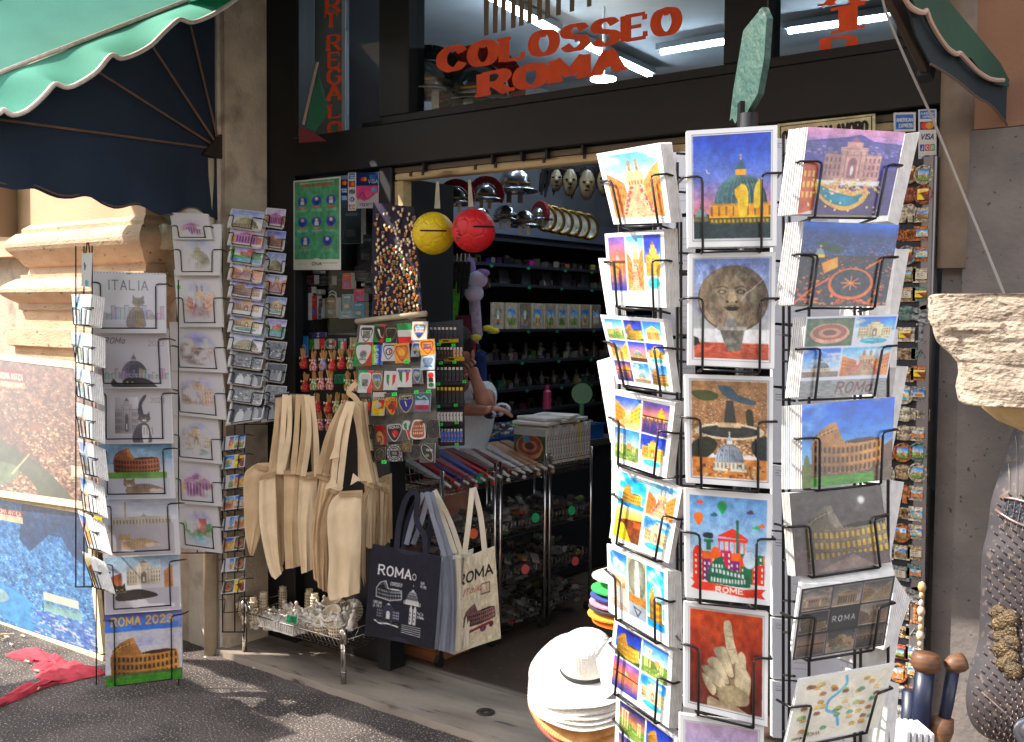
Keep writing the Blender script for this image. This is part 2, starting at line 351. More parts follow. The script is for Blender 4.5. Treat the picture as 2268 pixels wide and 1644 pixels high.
# ================================================================ AWNINGS
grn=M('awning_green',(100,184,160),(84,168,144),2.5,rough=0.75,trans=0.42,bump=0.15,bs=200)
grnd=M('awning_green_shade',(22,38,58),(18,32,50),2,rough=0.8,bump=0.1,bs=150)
trim=M('awning_trim',(225,208,196),(200,184,172),30,rough=0.8)
XH=-4.05
aw=thing('hood_awning','green fabric awning with scalloped white trim over the neighbouring pavement','awning',(-5.5,3.0,2.3))
zed=lambda y:2.499+0.563*(y-1.991)
rise=lambda x:.50*(XH-x)+.10*math.sin(min(1,(XH-x)/.5)*math.pi/2)
# roof slope, slightly sagging between seams
V=[];nx,ny=60,16
for i in range(nx):
 x=XH-1.75*(i/(nx-1));s=(XH-x)/0.42
 for j in range(ny):
  y=3.0-1.31*j/(ny-1);sag=-0.035*abs(math.sin(math.pi*s))*math.sin(math.pi*min(1,j/(ny-1)+.0))-.004*math.sin(9*x+5*y);V.append((x,y,zed(y)+sag+rise(x)))
n0=len(V);V+=[(a,b,c-.004) for a,b,c in V]
F=[tuple(f[::-1]) for f in grid_faces(nx,ny)]+[tuple(f) for f in grid_faces(nx,ny,n0)]
mesh_obj('roof_fabric',V,F,M('awning_roof_green',(56,134,116),(44,118,102),3,rough=.75,trans=.3,bump=.15,bs=200),aw,smooth=True)
for s in (0,1,2,3,4):
 b=MB();x=XH-.42*s;b.tube([(x,y,zed(y)+.008+rise(x)) for y in np.linspace(3.0,1.69,8)],.007 if s else .009,6);b.build('piping',trim if s==0 else M('piping_green',(90,170,150),rough=.6),aw)
# flared side flap with scalloped edge
tr=[(-30,262),(0,250),(8,243),(28,255),(60,245),(95,215),(118,189),(128,187),(150,194),(180,182),(215,158),(240,128),(252,122),(268,130),(300,120),(335,100),(360,75),(392,46),(405,44),(425,50),(460,38),(495,18),(520,0),(535,-10),(548,-12),(575,-26)]
oX=onX(-3.885);low=smoothp([oX(*p) for p in tr],3);m=len(low);V=[]
for k,q in enumerate(low):
 y0=1.69+(3.0-1.69)*k/(m-1);t=np.array([XH+.004,y0,zed(y0)-.004])
 for j in range(6):V.append(lerp(t,q,j/5)+np.array([0,0,.012*math.sin(math.pi*j/5)*math.sin(k*.35)]))
n0=len(V);V+=[(a-.002,b,c-.003) for a,b,c in V]
mesh_obj('side_flap',V,[tuple(f) for f in grid_faces(m,6)]+[tuple(f[::-1]) for f in grid_faces(m,6,n0)],grn,aw,smooth=True)
ex=[]  # unseen roof extension, added to keep the sun off the lintel
for i in range(6):
 for y in np.linspace(3.22,2.82,5):ex.append((XH+.46*i/5,y,zed(y)))
mesh_obj('roof_shade_strip',ex+[(a,b,c-.004) for a,b,c in ex],[tuple(f) for f in grid_faces(6,5)]+[tuple(f[::-1]) for f in grid_faces(6,5,30)],grn,aw)
b=MB();b.tube([q for q in low],.010,6);b.build('flap_trim',trim,aw,smooth=True)
# cheek and lower valance at the hood end, shade painted in as navy
P=[(3.0,2.346),(1.69,2.33),(3.0,zed(3.0))]
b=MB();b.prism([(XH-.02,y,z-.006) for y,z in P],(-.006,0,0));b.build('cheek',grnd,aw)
sc=[(495,490),(480,486),(460,478),(440,464),(425,460),(410,462),(385,475),(352,474),(330,463),(310,452),(292,452),(278,456),(255,458),(225,447),(200,432),(180,430),(160,434),(130,432),(100,420),(78,411),(60,411),(30,412),(0,405),(-30,402),(-60,392),(-90,380)]
oc=onX(XH-.012);low=smoothp([oc(*p) for p in sc],2);m=len(low);V=[]
for k,q in enumerate(low):
 for j in range(5):V.append((q[0]+.008*math.sin(k*.5)*j/4,q[1],2.346-(.018*k/m)-(2.346-q[2])*j/4))
n0=len(V);V+=[(a-.005,b,c) for a,b,c in V]
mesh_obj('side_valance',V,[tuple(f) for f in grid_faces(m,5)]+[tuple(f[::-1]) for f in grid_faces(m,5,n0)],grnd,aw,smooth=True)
b=MB();b.tube(low,.004,5);b.build('valance_trim',M('trim_brown',(96,74,66),rough=.8),aw)
ribm=M('rib_metal',(128,92,72),(104,78,62),12,rough=0.6,metal=0.2)
hg=(XH-.004,3.0,2.346)
for e in ((0,265),(218,160),(337,102),(421,51)):
 q=onX(XH-.004)(*e);d=q-np.array(hg);q=np.array(hg)+d*(1.25 if e[0]==0 else 1.03);b=MB();b.tube([hg,q],.0055,6);b.build('rib',ribm,aw)
b=MB();b.prism([(XH+.012,3.02,2.30),(XH+.012,2.90,2.31),(XH+.012,2.93,2.35),(XH+.012,2.99,2.41),(XH+.012,3.02,2.42)],(-.03,0,0));b.build('hinge',M('hinge_dark',(60,48,44),rough=.5,metal=.5),aw)
# front valance (unseen off frame left, dropped deep to shade the door step)
m=90;V=[]
for k in range(m):
 x=XH-.02-1.71*k/(m-1)
 for j in range(4):V.append((x,1.69-.01*j,2.33+rise(x)-(.38+rise(x)+.03*abs(math.sin(x*9)))*j/3))
n0=len(V);V+=[(a,b+.004,c) for a,b,c in V]
mesh_obj('front_shade_valance',V,[tuple(f) for f in grid_faces(m,4)]+[tuple(f[::-1]) for f in grid_faces(m,4,n0)],grn,aw,smooth=True)
b=MB();b.tube([(XH,1.69,2.335),(XH-1.75,1.69,2.335+rise(XH-1.75))],.014,8);b.build('front_bar',ribm,aw)
# white post below the hinge
b=MB();pt=thing('downpipe','cream painted downpipe below the awning hinge beside the postcard racks','downpipe',(-4.10,2.975,0));b.tube([(-4.085,2.955,0),(-4.085,2.955,2.30)],.03,12);b.build('pipe',M('pipe_cream',(206,188,158),(176,158,130),7,rough=0.5),pt,smooth=True)
b=MB();b.tube([(-4.085,2.955,1.6),(-4.085,2.955,1.64)],.036,12);b.build('collar',M('pipe_cream'),pt) if False else None
# ---- awning over the shop itself; only its right end hangs into the picture
aw2=thing('shop_awning','dark green shop awning end with scalloped trim hanging at the top right','awning',(-1.8,3.2,3.2))
dg=M('awning_dark_green',(30,74,56),(22,60,48),3,rough=0.8,bump=0.15,bs=200)
V=[];nx,ny=30,8
for i in range(nx):
 for j in range(ny):
  x=-4.04+3.34*i/(nx-1);y=3.2-1.25*j/(ny-1);V.append((x,y,3.35-.50*j/(ny-1)-.02*math.sin(6*x)**2*math.sin(math.pi*j/(ny-1))))
n0=len(V);V+=[(a,b,c-.005) for a,b,c in V]
mesh_obj('roof_fabric',V,[tuple(f) for f in grid_faces(nx,ny)]+[tuple(f[::-1]) for f in grid_faces(nx,ny,n0)],dg,aw2,smooth=True)
oq=onX(-.74)
def slabpoly(name,P,pl,d,mat,par):
 b=MB();Q=[pl(*p) for p in P];b.prism(Q,d);return b.build(name,mat,par)
slabpoly('end_flap',[(2000,-60),(2075,-60),(2100,0),(2180,96),(2216,140),(2236,178),(2232,192),(2205,186),(2180,165),(2150,128),(2125,122),(2112,116),(2080,70),(2056,22),(2045,28),(2032,28)],oq,(-.004,0,0),dg,aw2)
slabpoly('end_valance',[(1990,-60),(2058,-60),(2064,60),(2110,108),(2228,178),(2250,222),(2254,262),(2243,292),(2222,262),(2195,232),(2165,215),(2135,190),(2100,164),(2061,140),(2030,80)],onX(-.755),(-.004,0,0),M('awning_navy',(20,44,52),(16,36,44),3,rough=.8),aw2)
b=MB();b.tube(smoothp([onX(-.738)(*p) for p in [(1990,-30),(2012,10),(2030,24),(2046,28),(2052,24),(2060,45),(2078,78),(2100,108),(2118,120),(2126,118),(2145,138),(2170,162),(2195,176),(2222,178)]],4),.006,6);b.build('flap_trim',M('trim_pinkish',(176,148,134),rough=.8),aw2)
b=MB();b.tube(smoothp([onX(-.752)(*p) for p in [(2061,142),(2100,165),(2135,191),(2165,216),(2195,234),(2222,264),(2243,293),(2252,268),(2248,222),(2228,180)]],4),.003,5);b.build('valance_trim',M('trim_brown',(96,74,66),rough=.8),aw2)
b=MB();A0,A1=onX(-.80)(1950,-60),onX(-.80)(2050,148);d=(A1-A0);L=np.linalg.norm(d);d /= L;s=np.cross(d,(1,0,0));b.obox((A0+A1)/2,d,s,(1,0,0),L/2,.021,.01);o=b.build('arm',M('arm_brown',(74,60,52),rough=.5,metal=.3),aw2);bevel(o,.003)
b=MB();b.obox(A1+d*.01,d,s,(1,0,0),.016,.028,.016);b.build('bracket',blk,aw2)
rp=thing('rope','thin pale rope running from the awning arm down to the stone bracket','rope',onX(-.80)(1958,10))
b=MB();b.tube(smoothp([dep(2.75)(1950,-30),dep(2.75)(1963,30),dep(2.74)(2014,150),dep(2.72)(2066,265),dep(2.7)(2126,411),dep(2.68)(2175,530),dep(2.66)(2224,652)],4),.0035,6);b.build('cord',M('rope_pale',(150,142,134),rough=.9),rp)
um=thing('shade_canopy','cream market umbrella standing outside the view to the left','umbrella',(-5.75,.65,0));b=MB()  # canopy added out of view, only to cast shade on the pavement
for s in range(1):b.add([(-6.45,.10,2.36),(-5.30,-.15,2.36),(-5.05,1.20,2.36),(-6.2,1.32,2.36),(-5.75,.65,2.62),(-6.45,.10,2.22),(-5.30,-.15,2.22),(-5.05,1.20,2.22),(-6.2,1.32,2.22)],[(0,1,4),(1,2,4),(2,3,4),(3,0,4),(0,5,6,1),(1,6,7,2),(2,7,8,3),(3,8,5,0)])
b.build('canopy',M('shade_canopy_cream',(190,176,150),rough=.9),um);b=MB();b.tube([(-5.75,.65,0),(-5.75,.65,2.6)],.022,10);b.build('pole',ribm,um)
# ================================================================ PRINTED PICTURES (painted by code onto vertex grids)
def zoomn(h,w,s,seed=None):
 r=RNG if seed is None else np.random.RandomState(seed);a=r.rand(max(2,int(s)),max(2,int(s)))
 y=np.linspace(0,a.shape[0]-1.001,h);x=np.linspace(0,a.shape[1]-1.001,w);yi,xi=y.astype(int),x.astype(int);fy,fx=(y-yi)[:,None],(x-xi)[None]
 fy=fy*fy*(3-2*fy);fx=fx*fx*(3-2*fx)
 return a[yi][:,xi]*(1-fy)*(1-fx)+a[yi+1][:,xi]*fy*(1-fx)+a[yi][:,xi+1]*(1-fy)*fx+a[yi+1][:,xi+1]*fy*fx
def fbm(h,w,s,o=4):return sum(zoomn(h,w,s*2**k+1)*.5**k for k in range(o))/sum(.5**k for k in range(o))
GL={'A': '0023 40 1131|',}
_g='''A:0,0 2,6 4,0;.8,2 3.2,2
B:0,0 0,6 ~0,6 2.6,6 3.4,4.6 2.4,3.2 0,3.2 ~0,3.2 2.8,3 3.8,1.6 2.6,0 0,0
C:~3.8,4.6 3,5.8 1.6,6 .3,4.6 0,3 .3,1.4 1.6,0 3,.2 3.8,1.4
D:0,0 0,6 ~0,6 2.2,6 3.8,4.4 3.8,1.6 2.2,0 0,0
E:3.5,6 0,6 0,0 3.6,0;0,3.1 2.8,3.1
F:3.5,6 0,6 0,0;0,3.1 2.8,3.1
G:~3.8,4.7 3,5.8 1.6,6 .3,4.6 0,3 .3,1.4 1.6,0 3,.1 3.8,1.2 ~3.8,1.2 3.8,2.8 2.4,2.8
H:0,0 0,6;4,0 4,6;0,3.1 4,3.1
I:1,0 1,6
J:3,6 3,1.6 ~3,1.6 2.4,0 1,0 .2,1.2
K:0,0 0,6;3.6,6 0,2.8;1.3,3.7 3.8,0
L:0,6 0,0 3.5,0
M:0,0 0,6 2.4,1.4 4.8,6 4.8,0
N:0,0 0,6 4,0 4,6
O:~2,6 .6,5.3 0,3 .6,.7 2,0 3.4,.7 4,3 3.4,5.3 2,6
P:0,0 0,6 ~0,6 2.8,6 3.6,4.5 2.6,2.9 0,2.9
Q:~2,6 .6,5.3 0,3 .6,.7 2,0 3.4,.7 4,3 3.4,5.3 2,6;2.4,1.4 4,-.4
R:0,0 0,6 ~0,6 2.8,6 3.6,4.6 2.6,3.1 0,3.1;1.7,3.1 3.9,0
S:~3.5,4.9 2.8,5.9 1.2,6 .2,5.1 .4,3.8 1.9,3.1 3.4,2.4 3.7,1 2.6,0 1,0 .1,1.1
T:0,6 4,6;2,6 2,0
U:0,6 0,1.8 ~0,1.8 .8,.2 2,0 3.2,.2 4,1.8 ~4,1.8 4,6
V:0,6 2,0 4,6
W:0,6 1.3,0 2.6,5 3.9,0 5.2,6
X:0,0 4,6;0,6 4,0
Y:0,6 2,3 4,6;2,3 2,0
Z:0,6 3.8,6 0,0 3.9,0
0:~1.8,6 .4,5.2 0,3 .4,.8 1.8,0 3.2,.8 3.6,3 3.2,5.2 1.8,6
1:.4,4.8 1.6,6 1.6,0
2:~.2,4.6 .9,5.8 2.4,6 3.3,4.8 2.8,3.2 0,0 ~0,0 3.6,0
3:~.2,5.2 1.4,6 2.9,5.6 3,4 1.6,3.2 3.4,2.4 3.3,.6 1.6,0 0,.8
5:3.2,6 .6,6 .4,3.4 ~.4,3.4 2,3.9 3.4,2.8 3.2,.7 1.6,0 0,.6
4:2.8,0 2.8,6 0,1.8 3.8,1.8
.:.3,0 .3,.5
a:~3,.2 3,3.6 1.6,4 .2,3 .2,1 1.6,0 3,1.2
l:1,6 1,0
i:.8,0 .8,4;.8,5.2 .8,5.8'''
GLY={}
for ln in _g.split('\n'):
 k,s=ln[0],ln[2:];st=[]
 for part in s.split(';'):
  cur=[];smooth=False;pts=[]
  segs=[]
  for tk in part.split():
   if tk[0]=='~':
    if pts:segs.append((smooth,pts))
    smooth=not smooth if pts else True;pts=[];tk=tk[1:]
   pts.append(tuple(float(q)/6 for q in tk.split(',')))
  segs.append((smooth,pts));line=[]
  for sm,p in segs:line+=[tuple(q) for q in (smoothp(p,5) if sm and len(p)>2 else p)]
  st.append(line)
 GLY[k]=st
def layout(text,sp=.22):
 """strokes of a string, cap height 1; returns (strokes, width)"""
 x=0;out=[]
 for ch in text:
  if ch==' ':x+=.45;continue
  g=GLY.get(ch,GLY.get(ch.upper(),[]));w_=max([p[0] for s in g for p in s] or [.3])
  out+=[[(p[0]+x,p[1]) for p in s] for s in g];x+=w_+sp
 return out,x-sp
class PT:
 def __init__(s,w_,h_,bg=(255,255,255)):
  s.w,s.h=max(4,int(w_))*2,max(4,int(h_))*2;s.a=np.empty((s.h,s.w,3));s.a[:]=bg;s.b=(0,0,1,1);s.st=[]
  s.asp=s.w/s.h
 def push(s,x0,y0,x1,y1):s.st.append(s.b);a,b,c,d=s.b;s.b=(a+(c-a)*x0,b+(d-b)*y0,a+(c-a)*x1,b+(d-b)*y1)
 def pop(s):s.b=s.st.pop()
 def px(s,x,y):a,b,c,d=s.b;return (a+(c-a)*x)*s.w,(b+(d-b)*y)*s.h
 def win(s,x0,y0,x1,y1,pad=0):
  X0,Y0=s.px(x0,y0);X1,Y1=s.px(x1,y1);bx0,by0=s.px(0,0);bx1,by1=s.px(1,1)
  return (int(max(0,bx0,min(X0,X1)-pad)),int(max(0,by0,min(Y0,Y1)-pad)),int(min(s.w,round(bx1),max(X0,X1)+pad+1)),int(min(s.h,round(by1),max(Y0,Y1)+pad+1)))
 def rect(s,x0,y0,x1,y1,c,al=1):
  X0,Y0=s.px(x0,y0);X1,Y1=s.px(x1,y1);bx1,by1=s.px(1,1);bx0,by0=s.px(0,0)
  a,b,c2,d=max(0,int(round(max(bx0,X0)))),max(0,int(round(max(by0,Y0)))),int(round(min(bx1,max(X1,X0+1)))),int(round(min(by1,max(Y1,Y0+1))))
  if c2>a and d>b:s.a[b:d,a:c2]=s.a[b:d,a:c2]*(1-al)+np.array(c,float)*al
 def poly(s,P,c,al=1):
  Q=np.array([s.px(*p) for p in P]);bx0,by0=s.px(0,0);bx1,by1=s.px(1,1)
  x0,y0=int(max(bx0,Q[:,0].min())),int(max(by0,Q[:,1].min()));x1,y1=int(min(s.w,round(bx1),Q[:,0].max()+1)),int(min(s.h,round(by1),Q[:,1].max()+1));x0=max(0,x0);y0=max(0,y0)
  if x1<=x0 or y1<=y0:return
  yy,xx=np.mgrid[y0:y1,x0:x1]+.5;ins=np.zeros(xx.shape,bool);n=len(Q)
  for i in range(n):
   (xa,ya),(xb,yb)=Q[i],Q[(i+1) % n]
   if ya==yb:continue
   c1=(ya>yy)!=(yb>yy);ins ^= c1 & (xx<(xb-xa)*(yy-ya)/(yb-ya)+xa)
  r=s.a[y0:y1,x0:x1];r[ins]=r[ins]*(1-al)+np.array(c,float)*al
 def ell(s,cx,cy,rx,ry,c,al=1,soft=0):
  a,b,c2,d=s.win(cx-rx*(1+soft),cy-ry*(1+soft),cx+rx*(1+soft),cy+ry*(1+soft))
  if c2<=a or d<=b:return
  X0,Y0=s.px(cx,cy);X1,Y1=s.px(cx+rx,cy+ry);yy,xx=np.mgrid[b:d,a:c2]+.5
  q=np.sqrt(((xx-X0)/(X1-X0+1e-6))**2+((yy-Y0)/(Y1-Y0+1e-6))**2);m=np.clip((1+soft-q)/(2*soft),0,1)[...,None]*al if soft else ((q<1)[...,None]*al)
  s.a[b:d,a:c2]=s.a[b:d,a:c2]*(1-m)+np.array(c,float)*m
 def line(s,P,c,wd=.01,al=1):
  """wd relative to box height"""
  _,y0=s.px(0,0);_,y1=s.px(0,1);r=max(.55,wd*(y1-y0)/2)
  for p,q in zip(P[:-1],P[1:]):
   a,b,c2,d=s.win(min(p[0],q[0]),min(p[1],q[1]),max(p[0],q[0]),max(p[1],q[1]),int(r+2))
   if c2<=a or d<=b:continue
   (xa,ya),(xb,yb)=s.px(*p),s.px(*q);yy,xx=np.mgrid[b:d,a:c2]+.5;L2=(xb-xa)**2+(yb-ya)**2+1e-9
   t=np.clip(((xx-xa)*(xb-xa)+(yy-ya)*(yb-ya))/L2,0,1);dd=np.hypot(xx-xa-t*(xb-xa),yy-ya-t*(yb-ya));m=(np.clip(r+.5-dd,0,1)*al)[...,None]
   s.a[b:d,a:c2]=s.a[b:d,a:c2]*(1-m)+np.array(c,float)*m
 def grad(s,c0,c1,y0=0,y1=1,c2=None):
  a,b,cc,d=s.win(0,y0,1,y1)
  if cc<=a or d<=b:return
  t=np.linspace(0,1,d-b)[:,None,None];c0,c1=np.array(c0,float),np.array(c1,float)
  if c2 is not None:k=np.where(t<.5,c0+(c1-c0)*t*2,c1+(np.array(c2,float)-c1)*(t*2-1))
  else:k=c0+(c1-c0)*t
  s.a[b:d,a:cc]=k
 def gmul(s,P,l,r,t=1.0,b_=1.0):
  Q=np.array([s.px(*p) for p in P]);x0,y0=int(max(0,Q[:,0].min())),int(max(0,Q[:,1].min()));x1,y1=int(min(s.w,Q[:,0].max()+1)),int(min(s.h,Q[:,1].max()+1))
  if x1-x0<3 or y1-y0<3:return
  old=s.a[y0:y1,x0:x1].copy();s.poly(P,(-999,0,0));m=s.a[y0:y1,x0:x1,0]<-900;g=np.linspace(l,r,x1-x0)[None,:]*np.linspace(t,b_,y1-y0)[:,None]
  s.a[y0:y1,x0:x1]=np.clip(np.where(m[...,None],old*g[...,None],old),0,255)
 def clouds(s,y0,y1,c=(245,245,250),sc=3,th=.5,k=4.0,al=.9):
  a,b,cc,d=s.win(0,y0,1,y1)
  if cc-a<3 or d-b<3:return
  m=(np.clip((fbm(d-b,cc-a,sc)-th)*k,0,1)*al)[...,None];s.a[b:d,a:cc]=s.a[b:d,a:cc]*(1-m)+np.array(c,float)*m
 def tex(s,x0,y0,x1,y1,amt=25,sc=14,mono=True):
  a,b,c,d=s.win(x0,y0,x1,y1)
  if c-a<3 or d-b<3:return
  n=(fbm(d-b,c-a,sc)-.5)*2*amt;s.a[b:d,a:c]=np.clip(s.a[b:d,a:c]+n[...,None]*(1 if mono else np.array([1.2,.8,.6])),0,255)
 def specks(s,x0,y0,x1,y1,pal,n=120,sz=.02,mask=None):
  for k in range(n):
   x,y=RNG.uniform(x0,x1),RNG.uniform(y0,y1)
   if mask and not mask(x,y):continue
   w_,h_=sz*RNG.uniform(.4,1.4),sz*RNG.uniform(.3,1.0);s.rect(x,y,x+w_,y+h_,pal[RNG.randint(len(pal))])
 def text(s,txt,x,y,h,c,wd=.13,sp=.22,w_=None,al=1,serif=0,slant=0):
  """baseline-left at x,y ; h cap height in box units"""
  st,W=layout(txt,sp);(X0,Y0),(X1,Y1)=s.px(0,0),s.px(1,1);k=h*(Y1-Y0)/(X1-X0)
  if w_:k=w_/W
  for q in st:
   P=[(x+(p[0]+slant*p[1])*k,y-p[1]*h) for p in q];s.line(P,c,wd*h,al)
   if serif:
    for e in (P[0],P[-1]):s.line([(e[0]-serif*k,e[1]),(e[0]+serif*k,e[1])],c,wd*h*.7,al)
 def done(s,seed=None,contrast=1.0,grain=5):
  a=s.a.reshape(s.h//2,2,s.w//2,2,3).mean((1,3));sat=a.max(2)-a.min(2);wgt=np.clip((sat-8)/40+np.clip((200-a.mean(2))/90,0,1),0,1)[...,None];hh,ww=a.shape[:2]
  n=(fbm(hh,ww,max(6,hh//9),3)-.5)[...,None];n2=RNG.rand(hh,ww,1)-.5;a=a*(1+wgt*(n*.42+n2*.16));g=a.mean(2,keepdims=True);a=g+(a-g)*(1+.18*wgt);a=128+(a-128)*(1+.10*wgt)
  return np.clip(a,0,255)
# ---- subjects
def arches(c,x0,x1,yf,n,h,fill,edge=None,wd=.55):
 for i in range(n):
  u=(i+.5)/n;x=x0+(x1-x0)*u;y,hh=yf(u),h(u) if callable(h) else h;w_=(x1-x0)/n*wd/2
  c.rect(x-w_,y-hh*.62,x+w_,y,fill);c.ell(x,y-hh*.62,w_,hh*.3,fill)
def colosseum(c,wall=(214,160,92),dark=(96,62,40),light=None,rows=3,ground=None,top=(190,140,90),dx=0.0,dy=0.0,sc=1.0):
 T=lambda x,y:(.5+(x-.5)*sc+dx,.9+(y-.9)*sc+dy)
 if ground is not None:c.rect(0,T(0,.84)[1],1,1,ground);c.tex(0,T(0,.84)[1],1,1,22,12)
 body=[T(*p) for p in [(.06,.86),(.05,.52),(.08,.38),(.17,.26),(.30,.17),(.36,.16),(.40,.30),(.46,.47),(.60,.44),(.80,.43),(.94,.47),(.96,.82),(.80,.92),(.55,.96),(.30,.94)]]
 c.poly(body,wall);c.poly([T(*p) for p in [(.46,.47),(.60,.44),(.80,.43),(.94,.47),(.80,.50),(.60,.51)]],dark)
 c.poly([T(*p) for p in [(.36,.16),(.40,.30),(.46,.47),(.40,.50),(.33,.40),(.31,.20)]],tuple(min(255,v*1.1) for v in top))
 up=lambda u:.52-.30*math.sin(min(1,u/.9)*math.pi*.5)
 for r in range(rows):
  yb=lambda u,r=r:T(0,.88-.145*r+.055*math.sin(math.pi*u))[1]
  arches(c,T(.08,0)[0],T(.94,0)[0],yb,15,.10*sc,light if light is not None else dark)
  c.line([(T(.06+.89*k/12,0)[0],yb(k/12)-.118*sc) for k in range(13)],tuple(min(255,v*1.2) for v in wall),.010*sc)
 arches(c,T(.09,0)[0],T(.33,0)[0],lambda u:T(0,.40-.10*u)[1],5,.07*sc,dark,wd=.4)
 arches(c,T(.47,0)[0],T(.92,0)[0],lambda u:T(0,.49+.02*abs(u-.5))[1],13,.035*sc,tuple(v*.6 for v in dark),wd=.5)
 for k in range(26):x=T(.07+.87*k/25,0)[0];c.line([(x,T(0,.50 if k>9 else .30)[1]),(x,T(0,.88)[1])],tuple(v*.82 for v in wall),.005*sc,.5)
 c.gmul(body,.62,1.12,1.1,.86);c.specks(0,T(0,.90)[1],1,T(0,.96)[1],[(230,220,210),(50,46,44),(150,60,50)],30,.008)
 c.line([T(.07,.44),T(.18,.33),T(.36,.25)],tuple(min(255,v*1.25) for v in wall),.012*sc)
def dome(c,cx=.5,base=.95,R=.32,col=(96,122,128),stone=(222,180,96),rib=(150,170,168),asp=1.0):
 ry=R*asp*1.15;yb=base-R*asp*.55
 c.rect(cx-R*1.15,yb+R*asp*.05,cx+R*1.15,base,stone)
 for i in range(9):
  x=cx-R*1.1+2.2*R*i/8;c.rect(x-.012,yb+R*asp*.10,x+.012,base-.02,tuple(v*.62 for v in stone))
 c.rect(cx-R*1.2,base-.02,cx+R*1.2,base+.01,tuple(v*1.05 if v<240 else v for v in stone));c.rect(cx-R*1.1,yb,cx+R*1.1,yb+R*asp*.07,tuple(v*.85 for v in stone))
 P=[(cx+R*math.cos(t),yb-ry*math.sin(t)) for t in np.linspace(0,math.pi,24)];c.poly(P,col)
 c.gmul(P,1.25,.6,1.1,.9)
 for k in range(-5,6):c.line([(cx+R*k/5.6*math.cos(t*math.pi/2),yb-ry*math.sin(t*math.pi/2)) for t in np.linspace(0,1,8)],rib,.008)
 for r_,t in ((.75,.35),(.6,.62)):
  for k in range(-2,3):c.ell(cx+R*r_*k/2.5,yb-ry*t,.012,.014,rib)
 c.rect(cx-R*.2,yb-ry*1.16,cx+R*.2,yb-ry*.96,stone);c.poly([(cx-R*.22,yb-ry*1.15),(cx+R*.22,yb-ry*1.15),(cx,yb-ry*1.5)],col);c.ell(cx,yb-ry*1.52,.010,.012,stone);c.line([(cx,yb-ry*1.52),(cx,yb-ry*1.68)],stone,.006);c.line([(cx-.015,yb-ry*1.63),(cx+.015,yb-ry*1.63)],stone,.006)
def trevi(c,wall=(220,200,168),shade=(150,126,100),pool=(60,170,190),y0=.25,y1=.72,x0=.08,x1=.92,full=True):
 c.rect(x0,y0+.10,x1,y1,wall);m=(x0+x1)/2;w_=x1-x0
 c.rect(m-w_*.24,y0,m+w_*.24,y1,tuple(min(255,v*1.07) for v in wall));c.rect(m-w_*.14,y0-.07,m+w_*.14,y0,wall);c.poly([(m-w_*.10,y0-.07),(m+w_*.10,y0-.07),(m,y0-.15)],shade)
 for i in range(13):
  x=x0+w_*(i+.5)/13
  if abs(x-m)<w_*.22:continue
  for yy in (.22,.50,.76):c.rect(x-w_*.018,y0+.10+(y1-y0-.1)*(yy-.09),x+w_*.018,y0+.10+(y1-y0-.1)*(yy+.08),shade)
 for k in (-.22,-.13,.13,.22):c.rect(m+w_*k-.010,y0+.05,m+w_*k+.010,y1-.05,tuple(v*.8 for v in wall))
 for k in range(22):c.line([(x0+w_*k/21,y0+.12),(x0+w_*k/21,y1)],tuple(v*.9 for v in wall),.005,.6)
 for k in range(9):c.ell(x0+w_*(k+.5)/9,y0+.08,.010,.022,tuple(v*.85 for v in wall))
 c.gmul([(x0,y0-.15),(x1,y0-.15),(x1,y1),(x0,y1)],.8,1.1,1.1,.9);c.rect(m-w_*.08,(y0+y1)/2,m+w_*.08,y1-.03,shade);c.ell(m,(y0+y1)/2,w_*.08,(y1-y0)*.18,shade);c.ell(m,y1-.14,.022,.07,(240,235,225))
 for yy in (y0+.02,y0+.11):c.line([(x0 if yy>y0+.05 else m-w_*.24,yy),(x1 if yy>y0+.05 else m+w_*.24,yy)],tuple(v*.8 for v in wall),.010)
 if full:
  c.specks(x0,y1-.06,x1,y1+.06,[wall,shade,(235,225,205),(120,104,90)],90,.03);c.ell(m,y1+.13,w_*.42,.10,pool);c.ell(m-.1,y1+.11,w_*.15,.03,tuple(min(255,v+50) for v in pool))
def steps(c,sky=(96,170,220),st=(206,176,140),fl=(220,60,70),bl=(206,132,70)):
 c.grad(sky,(220,235,245),0,.5);c.clouds(0,.4,sc=2,th=.55)
 for x in (.42,.56):c.rect(x,.16,x+.07,.46,(210,180,140));c.ell(x+.035,.16,.035,.05,(150,130,110));c.rect(x+.02,.22,x+.05,.28,(110,84,64));c.line([(x+.035,.12),(x+.035,.06)],(140,120,100),.01)
 c.rect(.36,.30,.69,.52,(214,178,134));arches(c,.38,.67,lambda u:.50,5,.08,(130,96,70))
 c.poly([(0,.28),(.12,.34),(.32,.46),(.36,.95),(0,1)],bl);c.poly([(1,.18),(.85,.28),(.68,.46),(.64,.95),(1,1)],tuple(min(255,v*1.12) for v in bl))
 for k in range(6):
  for j in range(3):c.rect(.03+.05*k,.42+.13*j+.02*k,.05+.05*k,.48+.13*j+.02*k,(120,76,50));c.rect(.72+.05*k,.52+.13*j-.03*k,.74+.05*k,.58+.13*j-.03*k,(140,90,50))
 c.poly([(.40,.50),(.62,.50),(.86,1),(.12,1)],st)
 for k in range(16):y=.52+.48*(k/16)**1.2;c.line([(.40-.28*(y-.5)/.5,y),(.62+.24*(y-.5)/.5,y)],tuple(v*.78 for v in st),.006)
 for k in range(70):
  t=RNG.rand();sd=RNG.choice([-1,1]);c.ell(.51+sd*(.07+.22*t)+RNG.uniform(-.03,.03),.52+.42*t,.017,.014,fl)
 c.specks(.3,.6,.7,.98,[(230,225,220),(60,60,90),(160,60,60)],40,.02);c.tex(0,.3,1,1,18,20)
